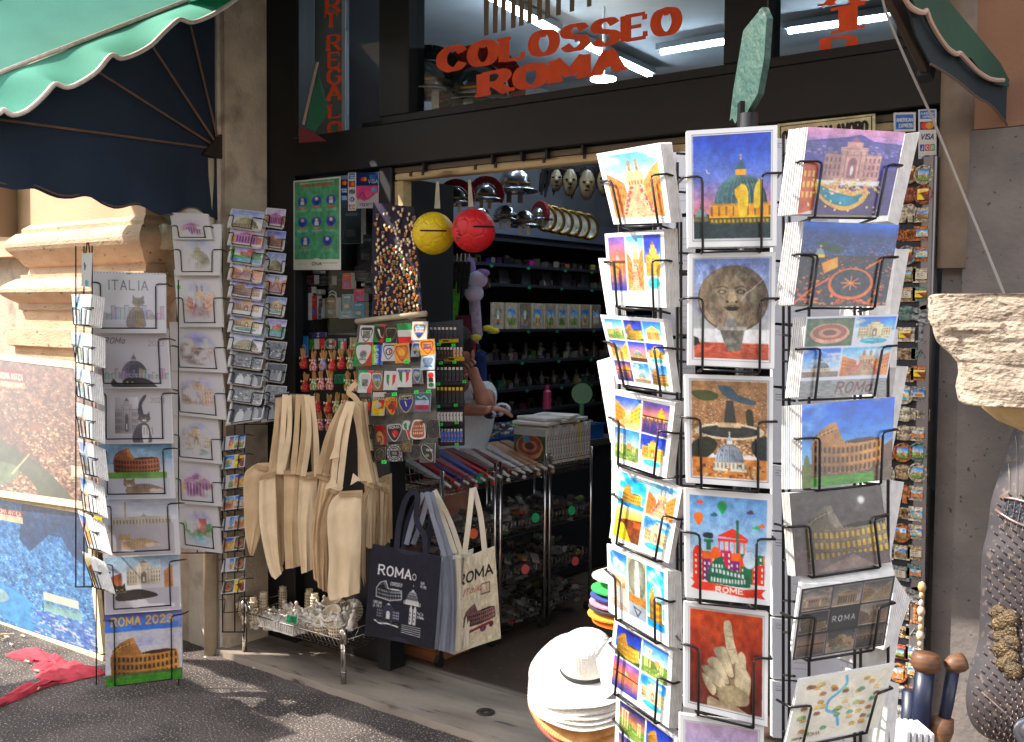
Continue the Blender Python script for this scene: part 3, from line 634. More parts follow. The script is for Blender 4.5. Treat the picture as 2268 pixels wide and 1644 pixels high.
def pantheon(c,wall=(206,176,130),sh=(120,92,70)):
 c.poly([(.12,.42),(.5,.20),(.88,.42)],wall);c.poly([(.22,.40),(.5,.25),(.78,.40)],sh,.5);c.rect(.12,.42,.88,.50,tuple(v*.92 for v in wall));c.rect(.15,.50,.85,.88,sh)
 for i in range(8):c.rect(.15+.7*i/7.6,.50,.15+.7*i/7.6+.035,.88,wall)
 c.rect(.08,.88,.92,.93,tuple(v*.9 for v in wall))
def castle(c,lit=(240,160,50),sky=((60,60,140),(230,140,110)),water=(70,60,130)):
 c.grad(sky[0],sky[1],0,.5);c.clouds(0,.4,(250,190,170),2,.5,2,.6);c.grad(water,tuple(v*.8 for v in water),.5,1)
 c.rect(.55,.30,.85,.50,lit);c.rect(.62,.20,.78,.32,tuple(v*.9 for v in lit));c.rect(.68,.12,.72,.2,lit);c.rect(0,.44,1,.50,(60,50,50))
 arches(c,0,.9,lambda u:.56,6,.09,tuple(v*.8 for v in lit))
 for k in range(26):
  x=RNG.rand();c.line([(x,.56),(x+RNG.uniform(-.02,.02),.56+RNG.uniform(.1,.4))],lit,.012,.5);c.ell(x,.50,.012,.012,(255,230,150))
 c.tex(0,.5,1,1,16,24)
def forum(c,day=True):
 c.grad((60,130,220) if day else (30,40,110),(190,215,240) if day else (200,130,90),0,.5);c.rect(0,.5,1,1,(110,140,70));c.tex(0,.5,1,1,45,14,False)
 for x,h in ((.1,.5),(.2,.55),(.3,.5),(.72,.38),(.80,.40)):c.rect(x,.75-h,x+.045,.78,(226,200,150));c.rect(x-.01,.75-h-.03,x+.055,.75-h,(236,214,170))
 c.rect(.08,.17,.38,.22,(220,190,140));c.rect(.5,.42,.68,.6,(206,150,100));c.specks(0,.6,1,1,[(200,180,140),(90,110,60),(230,215,180),(140,110,80)],60,.04)
def street(c,night=True):
 c.grad((40,90,200) if night else (110,180,235),(250,210,150),0,.6);c.poly([(0,.1),(.42,.5),(.42,.62),(0,.95)],(226,140,60));c.poly([(1,.05),(.6,.5),(.6,.62),(1,.95)],(240,190,90));c.poly([(.42,.6),(.6,.6),(1,1),(0,1)],(220,180,120))
 for k in range(7):
  for j in range(3):c.rect(.03+.055*k,.3+.15*j+.02*k,.05+.055*k,.37+.15*j+.01*k,(120,60,30));c.rect(.64+.052*k,.45+.13*j-.035*k,.66+.052*k,.51+.13*j-.035*k,(150,90,30))
 c.tex(0,0,1,1,22,16)
def city(c,y0=.0,y1=1.0,pal=((200,150,110),(226,190,150),(150,104,76),(110,84,70),(240,214,180)),n=900,base=(150,112,84),sz=.03):
 c.rect(0,y0,1,y1,base)
 for k in range(n):
  v=RNG.rand()**.8;y=y0+(y1-y0)*v;s_=sz*(.35+.9*v);x=RNG.uniform(-.05,1);c.rect(x,y,x+s_*RNG.uniform(.5,1.4),y+s_*RNG.uniform(.3,.8),pal[RNG.randint(len(pal))])
def piazza(c,cx=.5,cy=.5,rx=.3,ry=.12,col=(230,200,150),fl=(90,90,90)):
 c.ell(cx,cy,rx,ry,col);c.ell(cx,cy,rx*.86,ry*.82,tuple(v*.7 for v in col));c.ell(cx,cy,rx*.80,ry*.76,fl)
 for k in range(8):t=k*math.pi/8;c.line([(cx-rx*.75*math.cos(t),cy-ry*.7*math.sin(t)),(cx+rx*.75*math.cos(t),cy+ry*.7*math.sin(t))],col,.006,.7)
 c.ell(cx,cy,rx*.1,ry*.14,(250,240,220))
def blob(c,P,col,al=1):c.poly(smoothp(P,6,True),col,al)
def cat(c,cx,cy,s_,col=(120,110,104),pose='sit',st=(70,62,58),belly=None):
 T=lambda x,y:(cx+x*s_,cy+y*s_)
 if pose=='sit':
  blob(c,[T(*p) for p in [(-.15,-.2),(.12,-.2),(.22,.2),(.25,.5),(.1,.55),(-.3,.55),(-.34,.2)]],col);hx,hy=.02,-.42
  if belly:blob(c,[T(*p) for p in [(-.05,-.1),(.1,-.1),(.16,.2),(.12,.52),(-.02,.5)]],belly)
 else:
  blob(c,[T(*p) for p in [(-.2,-.05),(.25,-.12),(.6,-.02),(.82,.1),(.8,.2),(.3,.28),(-.3,.3),(-.4,.12)]],col);hx,hy=-.28,-.12
  if belly:blob(c,[T(*p) for p in [(.4,.1),(.8,.12),(.8,.2),(.4,.24)]],belly)
 for k in range(7):c.line([T(-.22+.08*k+(.1 if pose!='sit' else 0),-.05),T(-.26+.09*k+(.1 if pose!='sit' else 0),.22)],st,.012,.55)
 c.ell(*T(hx,hy),.19*s_,.17*s_*1.0,col);
 for sg in (-1,1):c.poly([T(hx+sg*.06,hy-.13),T(hx+sg*.18,hy-.10),T(hx+sg*.16,hy-.27)],col);c.ell(*T(hx+sg*.07,hy-.01),.032*s_,.03*s_,(200,210,110));c.ell(*T(hx+sg*.07,hy-.01),.012*s_,.026*s_,(20,20,20))
 c.ell(*T(hx,hy+.08),.07*s_,.05*s_,belly or tuple(min(255,v*1.3) for v in col));c.poly([T(hx-.02,hy+.045),T(hx+.02,hy+.045),T(hx,hy+.075)],(190,110,110))
 c.line([T(hx-.02,hy+.1),T(hx-.2,hy+.08)],(230,230,230),.004,.7);c.line([T(hx+.02,hy+.1),T(hx+.2,hy+.08)],(230,230,230),.004,.7)
def sketchcity(c,y0,y1,col=(120,110,120),n=24):
 for k in range(n):x=k/n;h=(y1-y0)*RNG.uniform(.3,1);c.rect(x,y1-h,x+.9/n,y1,tuple(min(255,v+RNG.randint(0,60)) for v in col),.6);c.line([(x,y1),(x,y1-h),(x+.9/n,y1-h)],tuple(v*.6 for v in col),.006)
# ================================================================ CARDS AND RACKS
prn=colmat('print_gloss',rough=0.3,coat=0.3,gain=0.66)
prm=colmat('print_matte',rough=0.6,gain=0.80)
paper=M('paper_white',(222,220,217),(202,200,197),60,rough=0.65)
def quad3(Q,pl,off=0.0):
 P=[pl(*q) for q in Q];n=np.cross(P[1]-P[0],P[3]-P[0]);n /= np.linalg.norm(n)
 if n@(CAM-P[0])<0:n=-n
 return [p+n*off for p in P],n
def bil(P,u,v):return (P[0]*(1-u)+P[1]*u)*(1-v)+(P[3]*(1-u)+P[2]*u)*v
def picture(name,P,n,pt,mat,parent,bow=0.0,th=0.0006):
 a=pt.done();h,w_=a.shape[:2];ih,iw=max(h,3),max(w_,3)
 v,u=np.meshgrid(np.linspace(0,1,ih),np.linspace(0,1,iw),indexing='ij');uu,vv=u[...,None],v[...,None]
 V=bil(P,uu,vv)+n*(bow*np.sin(np.pi*uu)*.6+bow*(vv-.5)**2*2)
 yi=np.linspace(0,h-1,ih).round().astype(int);xi=np.linspace(0,w_-1,iw).round().astype(int)
 return mesh_obj(name,V.reshape(-1,3),grid_faces(ih,iw),mat,parent,cols=S(a[yi][:,xi].reshape(-1,3)),smooth=True)
def card(name,label,cat,Q,pl,pt,group=None,stack=8,th=.0022,side=(0,0),mat=None,off=0.0,bow=0.0,jitter=.6,paperm=None):
 P,n=quad3(Q,pl,off);base=(P[2]+P[3])/2;t=thing(name,label,cat,base,group)
 picture('front_print',P,n,pt,mat or prn,t,bow)
 b=MB();U=(P[1]-P[0]);Wv=(P[3]-P[0])
 for k in range(stack):
  o=-n*(.0007+th*k)+U*(side[0]*k+RNG.uniform(-.004,.004)*jitter)+Wv*(side[1]*k+RNG.uniform(-.004,.004)*jitter)
  q=[p+o for p in P];q2=[p-n*th*.72 for p in q];b.hexa([q2[3],q2[2],q[2],q[3],q2[0],q2[1],q[1],q[0]])
 if stack:b.build('card_stack',paperm or paper,t)
 return t,P,n
wirem=M('rack_wire',(46,44,46),rough=0.35,metal=0.7)
def pocket(P,n,rack,l=.17,r_=.80,top=.40,r=.0021,down=1.04,back=.03,wide=.04,dl=None):
 f=n*.007;b=MB()
 B=lambda u,v,o=0.0:bil(P,u,v)+f-n*o
 for u,e in ((l,-wide),(r_,1+wide)):
  s=1 if e>u else -1
  b.tube([B(e+s*.02,top-.01,back+.02),B(e,top,.006),B(u+s*.05,top+.005),B(u+s*.012,top+.02),B(u,top+.055),B(u,.7),B(u,down-.01),B(u,down,.004),B(u,down+.002,back+.02)],r,6)
 b.tube([B(l,down,.006),B(r_,down,.006)],r,6)
 return b.build('card_holder',wirem,rack,smooth=True)
SZ=.56
def canvas(Q,bg=(248,248,248),k=SZ):
 q=np.array(Q,float);w_=(np.linalg.norm(q[1]-q[0])+np.linalg.norm(q[2]-q[3]))/2;h=(np.linalg.norm(q[3]-q[0])+np.linalg.norm(q[2]-q[1]))/2
 return PT(w_*k,h*k,bg)
def framed(Q,m=.07,mb_=None,keyline=True):
 c=canvas(Q)
 if keyline:c.rect(m*.75,m*.6,1-m*.75,1-(mb_ or m)*.75,(120,120,130));c.rect(m*.75+.006,m*.6+.005,1-m*.75-.006,1-(mb_ or m)*.75-.005,(248,248,248))
 c.push(m,m*.8,1-m,1-(mb_ or m));return c
def gridc(Q,nx,ny,scenes,m=.06,g=.02,bg=(248,248,248),mb_=None):
 c=canvas(Q,bg);mb_=mb_ or m
 for j in range(ny):
  for i in range(nx):
   x0=m+(1-2*m+g)*i/nx;x1=m+(1-2*m+g)*(i+1)/nx-g;y0=m+(1-m-mb_+g)*j/ny;y1=m+(1-m-mb_+g)*(j+1)/ny-g
   c.push(x0,y0,x1,y1);scenes[(j*nx+i) % len(scenes)](c);c.pop()
 return c
# scenes
def s_col_day(c,**k):c.grad((40,120,215),(165,205,240),0,.8);c.clouds(0,.75,sc=2.2,th=.48);colosseum(c,ground=(88,128,50),**k);c.tex(0,0,1,1,14,26)
def s_col_night(c,**k):c.grad((20,40,130),(60,110,200),0,.7);colosseum(c,wall=(200,150,60),light=(255,226,110),ground=(50,90,50),**k);c.tex(0,0,1,1,14,22)
def s_col_blue(c):c.grad((0,140,225),(130,215,245),0,.8);c.clouds(0,.6,(255,255,255),3,.45);colosseum(c,wall=(240,190,80),dark=(150,96,40),ground=(70,130,60),sc=.8);c.rect(0,.88,1,1,(40,150,210));c.tex(0,.7,1,1,30,16,False)
def s_trevi_day(c):c.grad((30,120,215),(160,210,245),0,.5);c.clouds(0,.5,sc=3);trevi(c,wall=(240,222,180));c.tex(0,.2,1,1,18,22)
def s_trevi_night(c):c.grad((30,60,170),(80,110,200),0,.5);trevi(c,wall=(248,200,100),shade=(190,120,40),pool=(70,210,200));c.tex(0,.1,1,1,26,18)
def s_dome_night(c):c.grad((20,60,180),(230,150,150),0,1,(250,170,130));dome(c,base=.8,R=.24,asp=.9);c.rect(0,.8,1,1,(70,60,60));c.tex(0,.7,1,1,34,14)
def s_dome_day(c):c.grad((40,110,215),(190,215,240),0,.7);c.clouds(0,.6);dome(c,base=.8,R=.22,stone=(230,214,180),asp=.9);c.rect(0,.8,1,1,(150,130,110));c.tex(0,.7,1,1,30,14)
def s_river(c):c.grad((120,100,190),(250,130,80),0,.48);dome(c,base=.47,R=.10,col=(90,80,60),asp=.7,stone=(240,190,80));c.rect(0,.44,1,.5,(90,60,40));c.grad((230,130,90),(60,70,160),.5,1);[c.line([(x,.5),(x,.5+RNG.uniform(.1,.4))],(250,170,70),.014,.6) for x in RNG.rand(14)];c.tex(0,.4,1,1,18,20)
def s_sun(c):c.grad((250,220,150),(240,180,70),0,.5);c.poly([(0,.5),(.3,.35),(1,.25),(1,1),(.6,1)],(110,60,30));c.grad((250,190,40),(255,210,60),.55,1) if False else c.poly([(0,.45),(.35,.5),(.7,1),(0,1)],(255,205,60));c.poly([(.7,.35),(.95,.3),(.95,.5),(.72,.52)],(180,90,40));c.tex(0,0,1,1,34,12)
def s_panth(c):c.grad((40,120,220),(180,215,245),0,.8);pantheon(c,(240,205,130),(150,110,60));c.tex(0,.2,1,1,20,18)
def s_inside(c):c.rect(0,0,1,1,(150,146,120));[c.ell(.5,.30,.55-.09*k,.34-.055*k,(110+12*k,112+12*k,96+12*k)) for k in range(5)];c.poly([(.42,.02),(.58,.02),(.66,.62),(.36,.62)],(250,250,240));c.rect(0,.62,1,.76,(170,120,60));c.tex(0,.55,1,.8,50,16);c.rect(0,.76,1,1,(150,160,170));c.line([(.3,.82),(.7,.85),(.5,.96),(.3,.82)],(60,60,70),.02)
def s_vitt(c):c.grad((40,110,220),(230,240,250),0,.5);c.clouds(0,.5);c.rect(.1,.42,.9,.62,(230,190,140));arches(c,.12,.88,lambda u:.60,9,.12,(150,110,80));c.rect(0,.62,1,1,(200,190,180));[c.rect(x,.5,x+.07,.85,(245,245,245)) for x in (.12,.6)];[c.line([(0,y),(1,y+.08)],(150,90,60),.012) for y in (.86,.9,.94)];c.tex(0,.3,1,1,26,16)
def s_castle(c):castle(c)
def s_steps(c):steps(c)
def s_street(c):street(c)
def s_forum(c):forum(c)
def s_forumn(c):forum(c,False)
# ---------------- right rack: rows of large cards on three faces
prack=dep(1.88)(1648,800);base=[prack[0],prack[1],0.0]
rack=thing('postcard_rack','tall black wire postcard rack at the right, filled with large glossy Rome cards','card rack',base)
b=MB();b.tube([base,(base[0],base[1],1.96)],.016,12);b.build('pole',M('rack_black',(30,28,30),rough=.4,metal=.5),rack,smooth=True)
b=MB()
for k in range(4):a=math.radians(25+90*k);b.tube([base,(base[0]+.27*math.cos(a),base[1]+.27*math.sin(a),.015)],.012,8)
b.build('foot',MATS['rack_black'],rack)
vb=MB()
for vx,D,y0,y1 in ((1508,1.80,480,1700),(1500,1.78,360,1700),(1748,1.80,300,1700),(1735,1.86,300,1700),(1372,1.84,480,1700),(1463,1.86,480,1700),(1448,1.87,480,1700),(1906,1.88,480,1700),(1893,1.89,480,1700),(1967,1.86,480,1700),(1792,1.84,480,1700),(1650,1.80,540,1700)):
 vb.tube([dep(D)(vx,y0),dep(D)(vx,y1)],.0028,6)
for vy in (340,425,560,600,742,800,885,970,1075,1160,1240,1330,1400,1495,1560,1620):
 vb.tube([dep(1.80)(1500,vy),dep(1.92)(1540,vy+3)],.0024,6);vb.tube([dep(1.86)(1735,vy),dep(1.80)(1760,vy+3)],.0024,6)
vb.build('frame_wires',wirem,rack)
def backs(nm,lab,Q,D,az,n=6,grp='cards seen from the back through the rack'):
 """backs and edges of the cards on the far faces of the rack"""
 pl=onP(dep(D)(*np.mean(Q,0)),az,0);c=canvas(Q,(206,206,214));c.line([(.5,.1),(.5,.9)],(120,120,130),.006)
 for k in range(5):c.line([(.58,.4+.1*k),(.94,.4+.1*k)],(130,130,140),.006)
 for k in range(3):c.rect(.08,.08+.035*k,.08+RNG.uniform(.1,.3),.09+.035*k,(110,110,120))
 return card(nm,lab,'postcards',Q,pl,c,grp,n,.0025,mat=prm)
rows=(300,430,563,640,742,870,960,1080,1200,1300,1400,1500,1590,1680)
for i,(ya,yb) in enumerate(((335,470),(480,600),(610,740),(750,880),(890,1050),(1060,1200),(1210,1390),(1400,1530),(1540,1660))):
 backs('postcard_stack','white card back in the gap left of the centre column, %s down' % ('top second third fourth fifth sixth seventh eighth ninth'.split()[i]),[(1455,ya+4),(1540,ya),(1540,yb),(1455,yb+6)],1.93,300,5)
 backs('postcard_stack','grey card back in the gap right of the centre column, %s down' % ('top second third fourth fifth sixth seventh eighth ninth'.split()[i]),[(1712,ya-30),(1790,ya-22),(1790,yb-22),(1712,yb-26)],1.95,318,5)
for i,(ya,yb) in enumerate(((505,690),(690,880),(870,1085),(1075,1290),(1265,1480),(1440,1700))):
 backs('postcard_stack','card back behind the right column of the rack, %s from the top' % ('first second third fourth fifth sixth'.split()[i]),[(1785,ya-40),(1975,ya-40),(1960,yb-30),(1770,yb-30)],2.02,325,3)
edgem=M('paper_edges',(228,226,222),(176,174,176),9,rough=.6,stretch=(60,60,.5),detail=2)
# stacks on side faces seen edge-on
for i,(Q,D) in enumerate(((((1325,572),(1352,575),(1362,700),(1345,700)),1.90),(((1322,800),(1356,790),(1368,975),(1352,980)),1.90),(((1355,1020),(1372,1025),(1366,1200),(1354,1200)),1.90),(((1320,1462),(1352,1412),(1362,1532),(1340,1550)),1.88))):
 pl=onP(dep(D)(*np.mean(Q,0)),225,0);P,n=quad3(Q,pl);t=thing('postcard_stack','card stack edge sticking out left of the rack, %s from the top' % 'first second third fourth'.split()[i],'postcards',(P[2]+P[3])/2,'stacks seen from their edge');b=MB()
 for k in range(7):o=-n*.003*k;q=[p+o for p in P];q2=[p-n*.0022 for p in q];b.hexa([q2[3],q2[2],q[2],q[3],q2[0],q2[1],q[1],q[0]])
 b.build('card_stack',paper,t)
for i,(Q,D) in enumerate(((((2005,296),(2038,292),(1990,500),(1966,490)),1.84),(((1985,552),(2015,552),(1985,720),(1968,715)),1.86),(((1962,730),(1990,730),(1976,1000),(1958,1000)),1.88),(((1985,815),(2012,812),(1975,1010),(1960,1008)),1.87),(((1975,1065),(2003,1068),(1968,1260),(1950,1250)),1.88),(((1984,1278),(2018,1330),(1985,1420),(1958,1440)),1.86),(((1975,1340),(2000,1360),(1975,1500),(1958,1490)),1.88),(((1972,1510),(1992,1515),(1980,1670),(1955,1670)),1.86))):
 pl=onP(dep(D)(*np.mean(Q,0)),345,0);P,n=quad3(Q,pl);t=thing('postcard_stack','thick card stack seen on edge at rack right side, %s from top' % 'first second third fourth fifth sixth seventh eighth'.split()[i],'postcards',(P[2]+P[3])/2,'stacks seen from their edge');b=MB()
 U=P[1]-P[0]
 for k in range(9):
  a0,a1=k/9,(k+.82)/9;q=[P[0]+U*a0,P[0]+U*a1,P[3]+(P[2]-P[3])*a1,P[3]+(P[2]-P[3])*a0];q2=[p-n*(.10+.004*(k % 3)) for p in q];b.hexa([q2[3],q2[2],q[2],q[3],q2[0],q2[1],q[1],q[0]])
 b.build('card_stack',paper,t)
CEN=[]
def cen(Q,pt,lab,stack=6,az=306,D=1.64,l=.16,r_=.82,tilt=6,bow=.0,cat='postcards',wires=True,side=(0,0),top=.40,wide=.04,grp='large cards in the right rack'):
 pl=onP(dep(D)(*np.mean(Q,0)),az,tilt);t,P,n=card('postcard_stack',lab,cat,Q,pl,pt,grp,stack,.0024,side,bow=bow)
 if wires:pocket(P,n,rack,l,r_,top,wide=wide)
 return t,P,n
# centre face
Q=[(1521,290),(1722,277),(1720,545),(1524,548)];c=framed(Q);c.grad((14,60,170),(110,130,200),0,.8,(240,150,150));c.clouds(0,.6,(120,140,210),2.5,.5,2,.5);c.line([(.17,.33),(.18,.36),(.21,.37)],(240,230,210),.008)
dome(c,cx=.61,base=.80,R=.34,asp=.72,col=(70,104,112),stone=(232,168,60),rib=(104,136,136));c.rect(0,.80,1,1,(36,58,64));c.rect(0,.76,.2,.84,(50,70,70));dome(c,cx=.10,base=.82,R=.08,asp=.8,col=(70,90,90),stone=(120,110,80));c.rect(.2,.80,1,.86,(80,84,50))
for k in range(14):c.ell(.24+.055*k,.83,.018,.018,(220,180,60),.7)
blob(c,[(.60,.78),(.57,.62),(.60,.50),(.64,.48),(.69,.52),(.71,.62),(.68,.78)],(240,200,70));blob(c,[(.53,.54),(.60,.50),(.62,.58),(.56,.62)],(226,180,50));blob(c,[(.78,.70),(.79,.52),(.86,.44),(.88,.56),(.86,.70)],(236,200,80));c.tex(0,.45,1,1,20,26);c.tex(0,.0,1,.5,6,20);c.pop()
cen(Q,c,'large card of a floodlit cathedral dome under blue evening sky, top of the centre column')
def stoneface(c):
 c.grad((120,140,190),(196,198,196),0,.7);c.tex(0,0,1,1,14,6);c.rect(0,.84,1,1,(186,96,76));c.tex(0,.84,1,1,26,22);st=(124,110,94)
 c.ell(.52,.40,.47,.335,(96,86,74));c.ell(.52,.39,.455,.325,st);c.ell(.52,.39,.40,.28,(112,100,86));c.gmul([(.52+.46*math.cos(t),.39+.33*math.sin(t)) for t in np.linspace(0,6.28,30)],1.3,.8,.9,1.1)
 for k in range(34):t=k/34*2*math.pi;r=RNG.uniform(.8,1);c.ell(.52+.34*r*math.cos(t),.38+.25*r*math.sin(t),.045,.035,(132+RNG.randint(-10,10),118+RNG.randint(-8,8),102),.6)
 c.ell(.50,.36,.19,.20,(146,132,112));c.poly([(.47,.30),(.53,.30),(.57,.43),(.44,.43)],(176,160,136));c.ell(.44,.43,.02,.014,(60,50,42));c.ell(.56,.43,.02,.014,(60,50,42))
 for x in (.37,.62):c.ell(x,.33,.062,.022,(70,60,52));c.ell(x,.33,.035,.014,(160,146,126));c.line([(x-.08,.295),(x,.275),(x+.08,.295)],(84,72,62),.012)
 c.ell(.505,.50,.085,.022,(26,22,20));c.line([(.40,.49),(.505,.465),(.61,.49)],(88,74,62),.012);blob(c,[(.38,.52),(.5,.54),(.63,.52),(.60,.62),(.5,.66),(.41,.62)],(150,136,116))
 c.line([(.95,.18),(.78,.30),(.70,.34),(.62,.42)],(200,190,174),.008);c.poly([(.34,.70),(.68,.70),(.62,.92),(.44,.92)],(120,116,110));c.rect(.31,.68,.70,.715,(170,166,158));blob(c,[(.42,.68),(.44,.60),(.50,.58),(.55,.62),(.56,.68)],(150,148,146));c.tex(.05,.05,.97,.95,44,22);c.poly([(0,.78),(.06,.8),(.08,.86),(0,.88)],(40,40,44))
Q=[(1526,562),(1718,558),(1715,817),(1524,808)];c=framed(Q);stoneface(c);c.pop();cen(Q,c,'large card with a round carved stone face above a small basin')
Q=[(1517,829),(1713,835),(1711,1083),(1522,1069)];c=framed(Q);city(c,0,.75,n=1500,sz=.02,base=(160,124,92));c.tex(0,0,1,.25,26,26)
blob(c,[(.35,.05),(.52,.06),(.62,.14),(.84,.20),(.80,.24),(.56,.20),(.42,.14)],(70,96,110));blob(c,[(.0,.12),(.2,.10),(.35,.14),(.30,.2),(.1,.2)],(70,80,52));c.poly([(.46,.20),(.55,.20),(.60,.46),(.42,.46)],(62,66,66));blob(c,[(.72,.3),(.8,.3),(.82,.45),(.74,.46)],(60,62,52))
c.ell(.5,.52,.46,.085,(226,206,176));c.ell(.5,.52,.40,.065,(52,58,60));c.rect(.35,.43,.65,.48,(216,190,156));blob(c,[(0,.66),(.2,.58),(.34,.66),(.2,.8),(0,.82)],(44,52,44));blob(c,[(.8,.62),(1,.56),(1,.8),(.84,.76)],(40,52,60));c.rect(0,.80,1,1,(206,140,80))
for k in range(40):c.rect(RNG.rand(),RNG.uniform(.8,.98),RNG.rand(),RNG.uniform(.8,1),(196+RNG.randint(-40,30),136+RNG.randint(-40,30),84),.25)
dome(c,cx=.5,base=.92,R=.19,asp=.85,col=(186,196,206),stone=(232,224,204),rib=(120,130,146));c.specks(.05,.84,.95,.99,[(230,200,160),(170,100,60),(90,70,60)],50,.04);c.tex(0,.4,1,1,18,26);c.pop()
cen(Q,c,'large aerial card of an oval square with a pale grey dome in front',7)
Q=[(1517,1081),(1711,1096),(1705,1342),(1520,1323)];c=canvas(Q);c.push(.06,.06,.94,.95);c.grad((120,170,222),(206,224,240),0,.8);c.rect(0,.86,1,1,(246,246,246))
for x,y,cc in ((.13,.07,(232,110,60)),(.42,.10,(30,150,90)),(.78,.14,(90,70,110)),(.31,.19,(40,110,120)),(.86,.29,(60,170,110)),(.93,.27,(236,120,70))):
 c.ell(x,y,.05,.014,cc);c.ell(x+.01,y-.012,.028,.016,cc)
for x,y,cc in ((.42,.09,(20,150,90)),(.11,.22,(240,120,50))):c.ell(x,y,.062,.05,cc);c.poly([(x-.05,y+.03),(x+.05,y+.03),(x+.012,y+.085),(x-.012,y+.085)],cc)
R1,R2,G1,PU=(222,60,44),(240,110,50),(16,110,80),(120,40,110)
c.poly([(.35,.40),(.56,.31),(.77,.42)],R1);c.rect(.36,.42,.75,.45,R1)
for k in range(6):c.rect(.37+.066*k,.45,.39+.066*k,.60,R2 if k % 2 else R1)
c.rect(.60,.27,.635,.60,G1);c.ell(.617,.25,.02,.03,G1);c.rect(.18,.44,.30,.47,G1);c.rect(.21,.47,.27,.55,G1);blob(c,[(.17,.42),(.18,.38),(.28,.37),(.30,.40),(.28,.43)],(30,50,60))
c.rect(.03,.56,.98,.86,R2)
for x,w_,h,cc in ((.04,.13,.30,R1),(.16,.12,.22,PU),(.27,.14,.26,R2),(.40,.14,.32,(190,40,90)),(.52,.13,.22,PU),(.66,.30,.30,G1),(.82,.16,.20,R1)):
 c.rect(x,.86-h,x+w_,.86,cc)
 for j in range(4):c.rect(x+.02,.86-h+.03+.06*j,x+.04,.86-h+.06+.06*j,(245,230,220));c.rect(x+w_-.04,.86-h+.03+.06*j,x+w_-.02,.86-h+.06+.06*j,(245,230,220))
for x,cc in ((.10,R1),(.33,R2),(.70,(230,80,40))):c.ell(x,.56 if x<.6 else .64,.055,.05,cc)
c.ell(.78,.62,.085,.085,(206,224,240));c.poly(smoothp([(.22,.86),(.25,.72),(.34,.63),(.42,.61),(.46,.70),(.56,.74),(.72,.76),(.78,.84),(.76,.90),(.30,.88)],4,True),(14,100,76))
arches(c,.26,.74,lambda u:.86+.012*math.sin(3*u),12,.05,(236,240,235));arches(c,.27,.72,lambda u:.79-.02*math.cos(3*u),9,.045,(236,240,235));arches(c,.28,.44,lambda u:.72,4,.04,(236,240,235))
c.poly([(.0,.84),(.12,.87),(.30,.88),(.70,.92),(.90,.90),(1,.90),(.95,.95),(1,1),(.88,.99),(.72,1.0),(.3,.96),(.10,.96),(.0,.94),(.05,.89)],(220,70,50));c.text('ROME',.34,.965,.05,(255,240,230),.26,.3,w_=.36);c.pop()
cen(Q,c,'illustrated poster card with coloured landmarks, balloons and a red ribbon reading ROME',7)
Q=[(1517,1333),(1702,1357),(1700,1610),(1516,1566)];c=framed(Q);c.grad((196,84,40),(130,50,36),0,1,(90,40,34));c.tex(0,0,1,1,34,4);mar=(200,186,158);sh=(150,132,106)
blob(c,[(.28,.80),(.24,.62),(.30,.52),(.52,.48),(.74,.54),(.84,.62),(.82,.82),(.72,.90),(.40,.90)],sh)
c.poly(smoothp([(.46,.12),(.50,.08),(.56,.10),(.60,.28),(.66,.44),(.58,.52),(.52,.44),(.48,.28)],5,True),mar);c.line([(.50,.24),(.59,.24)],sh,.008);c.line([(.53,.38),(.63,.36)],sh,.008)
blob(c,[(.64,.46),(.70,.38),(.76,.42),(.78,.56),(.84,.66),(.80,.84),(.66,.86),(.62,.66)],mar)
for P_ in ([(.33,.42),(.42,.36),(.50,.38),(.60,.60),(.58,.66),(.50,.62)],[(.24,.54),(.32,.48),(.42,.52),(.54,.70),(.50,.74),(.40,.68)],[(.16,.62),(.24,.58),(.36,.64),(.50,.76),(.48,.80),(.34,.76)],[(.16,.68),(.22,.68),(.36,.80),(.32,.88),(.22,.80)]):blob(c,[(x+.012,y+.012) for x,y in P_],(96,76,58));blob(c,P_,mar);c.gmul(smoothp(P_,6,True),.75,1.12,.95,1.0)
blob(c,[(.40,.80),(.60,.74),(.80,.80),(.78,.92),(.44,.94)],(176,160,130));c.poly(smoothp([(.24,1),(.26,.90),(.44,.93),(.62,.94),(.80,1.0)],3),(170,152,126));c.tex(.12,.05,.9,1,22,14);c.pop()
cen(Q,c,'large card of a marble hand with a raised finger on a rust brown ground',7)
Q=[(1506,1583),(1692,1608),(1690,1860),(1506,1825)];c=framed(Q);c.grad((196,170,196),(120,150,210),0,1);c.tex(0,0,1,1,8,4);c.pop();cen(Q,c,'bottom card of the centre column, only its lilac sky in view',7)
# left face (turned towards the sun)
LA=dict(az=268,D=1.73,grp='multi-view cards on the sunlit side of the rack',l=.30 if False else .17,r_=.82)
def lef(Q,pt,lab,**k):a=dict(LA);a.update(k);return cen(Q,pt,lab,**a)
Q=[(1321,341),(1462,316),(1486,493),(1359,497)];c=framed(Q,.08);steps(c);c.pop();lef(Q,c,'card of a flower-lined stairway below twin church towers, top of the sunlit column',stack=9,side=(.010,-.004))
Q=[(1339,518),(1470,508),(1476,682),(1351,675)];c=gridc(Q,3,1,[s_river,s_steps,s_trevi_night],.06,.02,mb_=.20);lef(Q,c,'card with three tall strips: river sunset, stairway and fountain',stack=9,side=(.014,-.004))
Q=[(1329,697),(1469,707),(1491,868),(1366,849)];c=gridc(Q,3,3,[s_forum,s_col_night,s_panth,s_street,s_dome_night,s_trevi_night,s_castle,s_dome_day,s_col_day],.06,.02);lef(Q,c,'card with nine small night views in a grid',stack=6,side=(.008,0))
Q=[(1354,864),(1496,891),(1476,1060),(1354,1019)];c=gridc(Q,2,2,[s_street,s_castle,s_forum,s_trevi_night],.07,.02);lef(Q,c,'card with four bright evening views and a small castle by the river',stack=7,side=(.006,-.004))
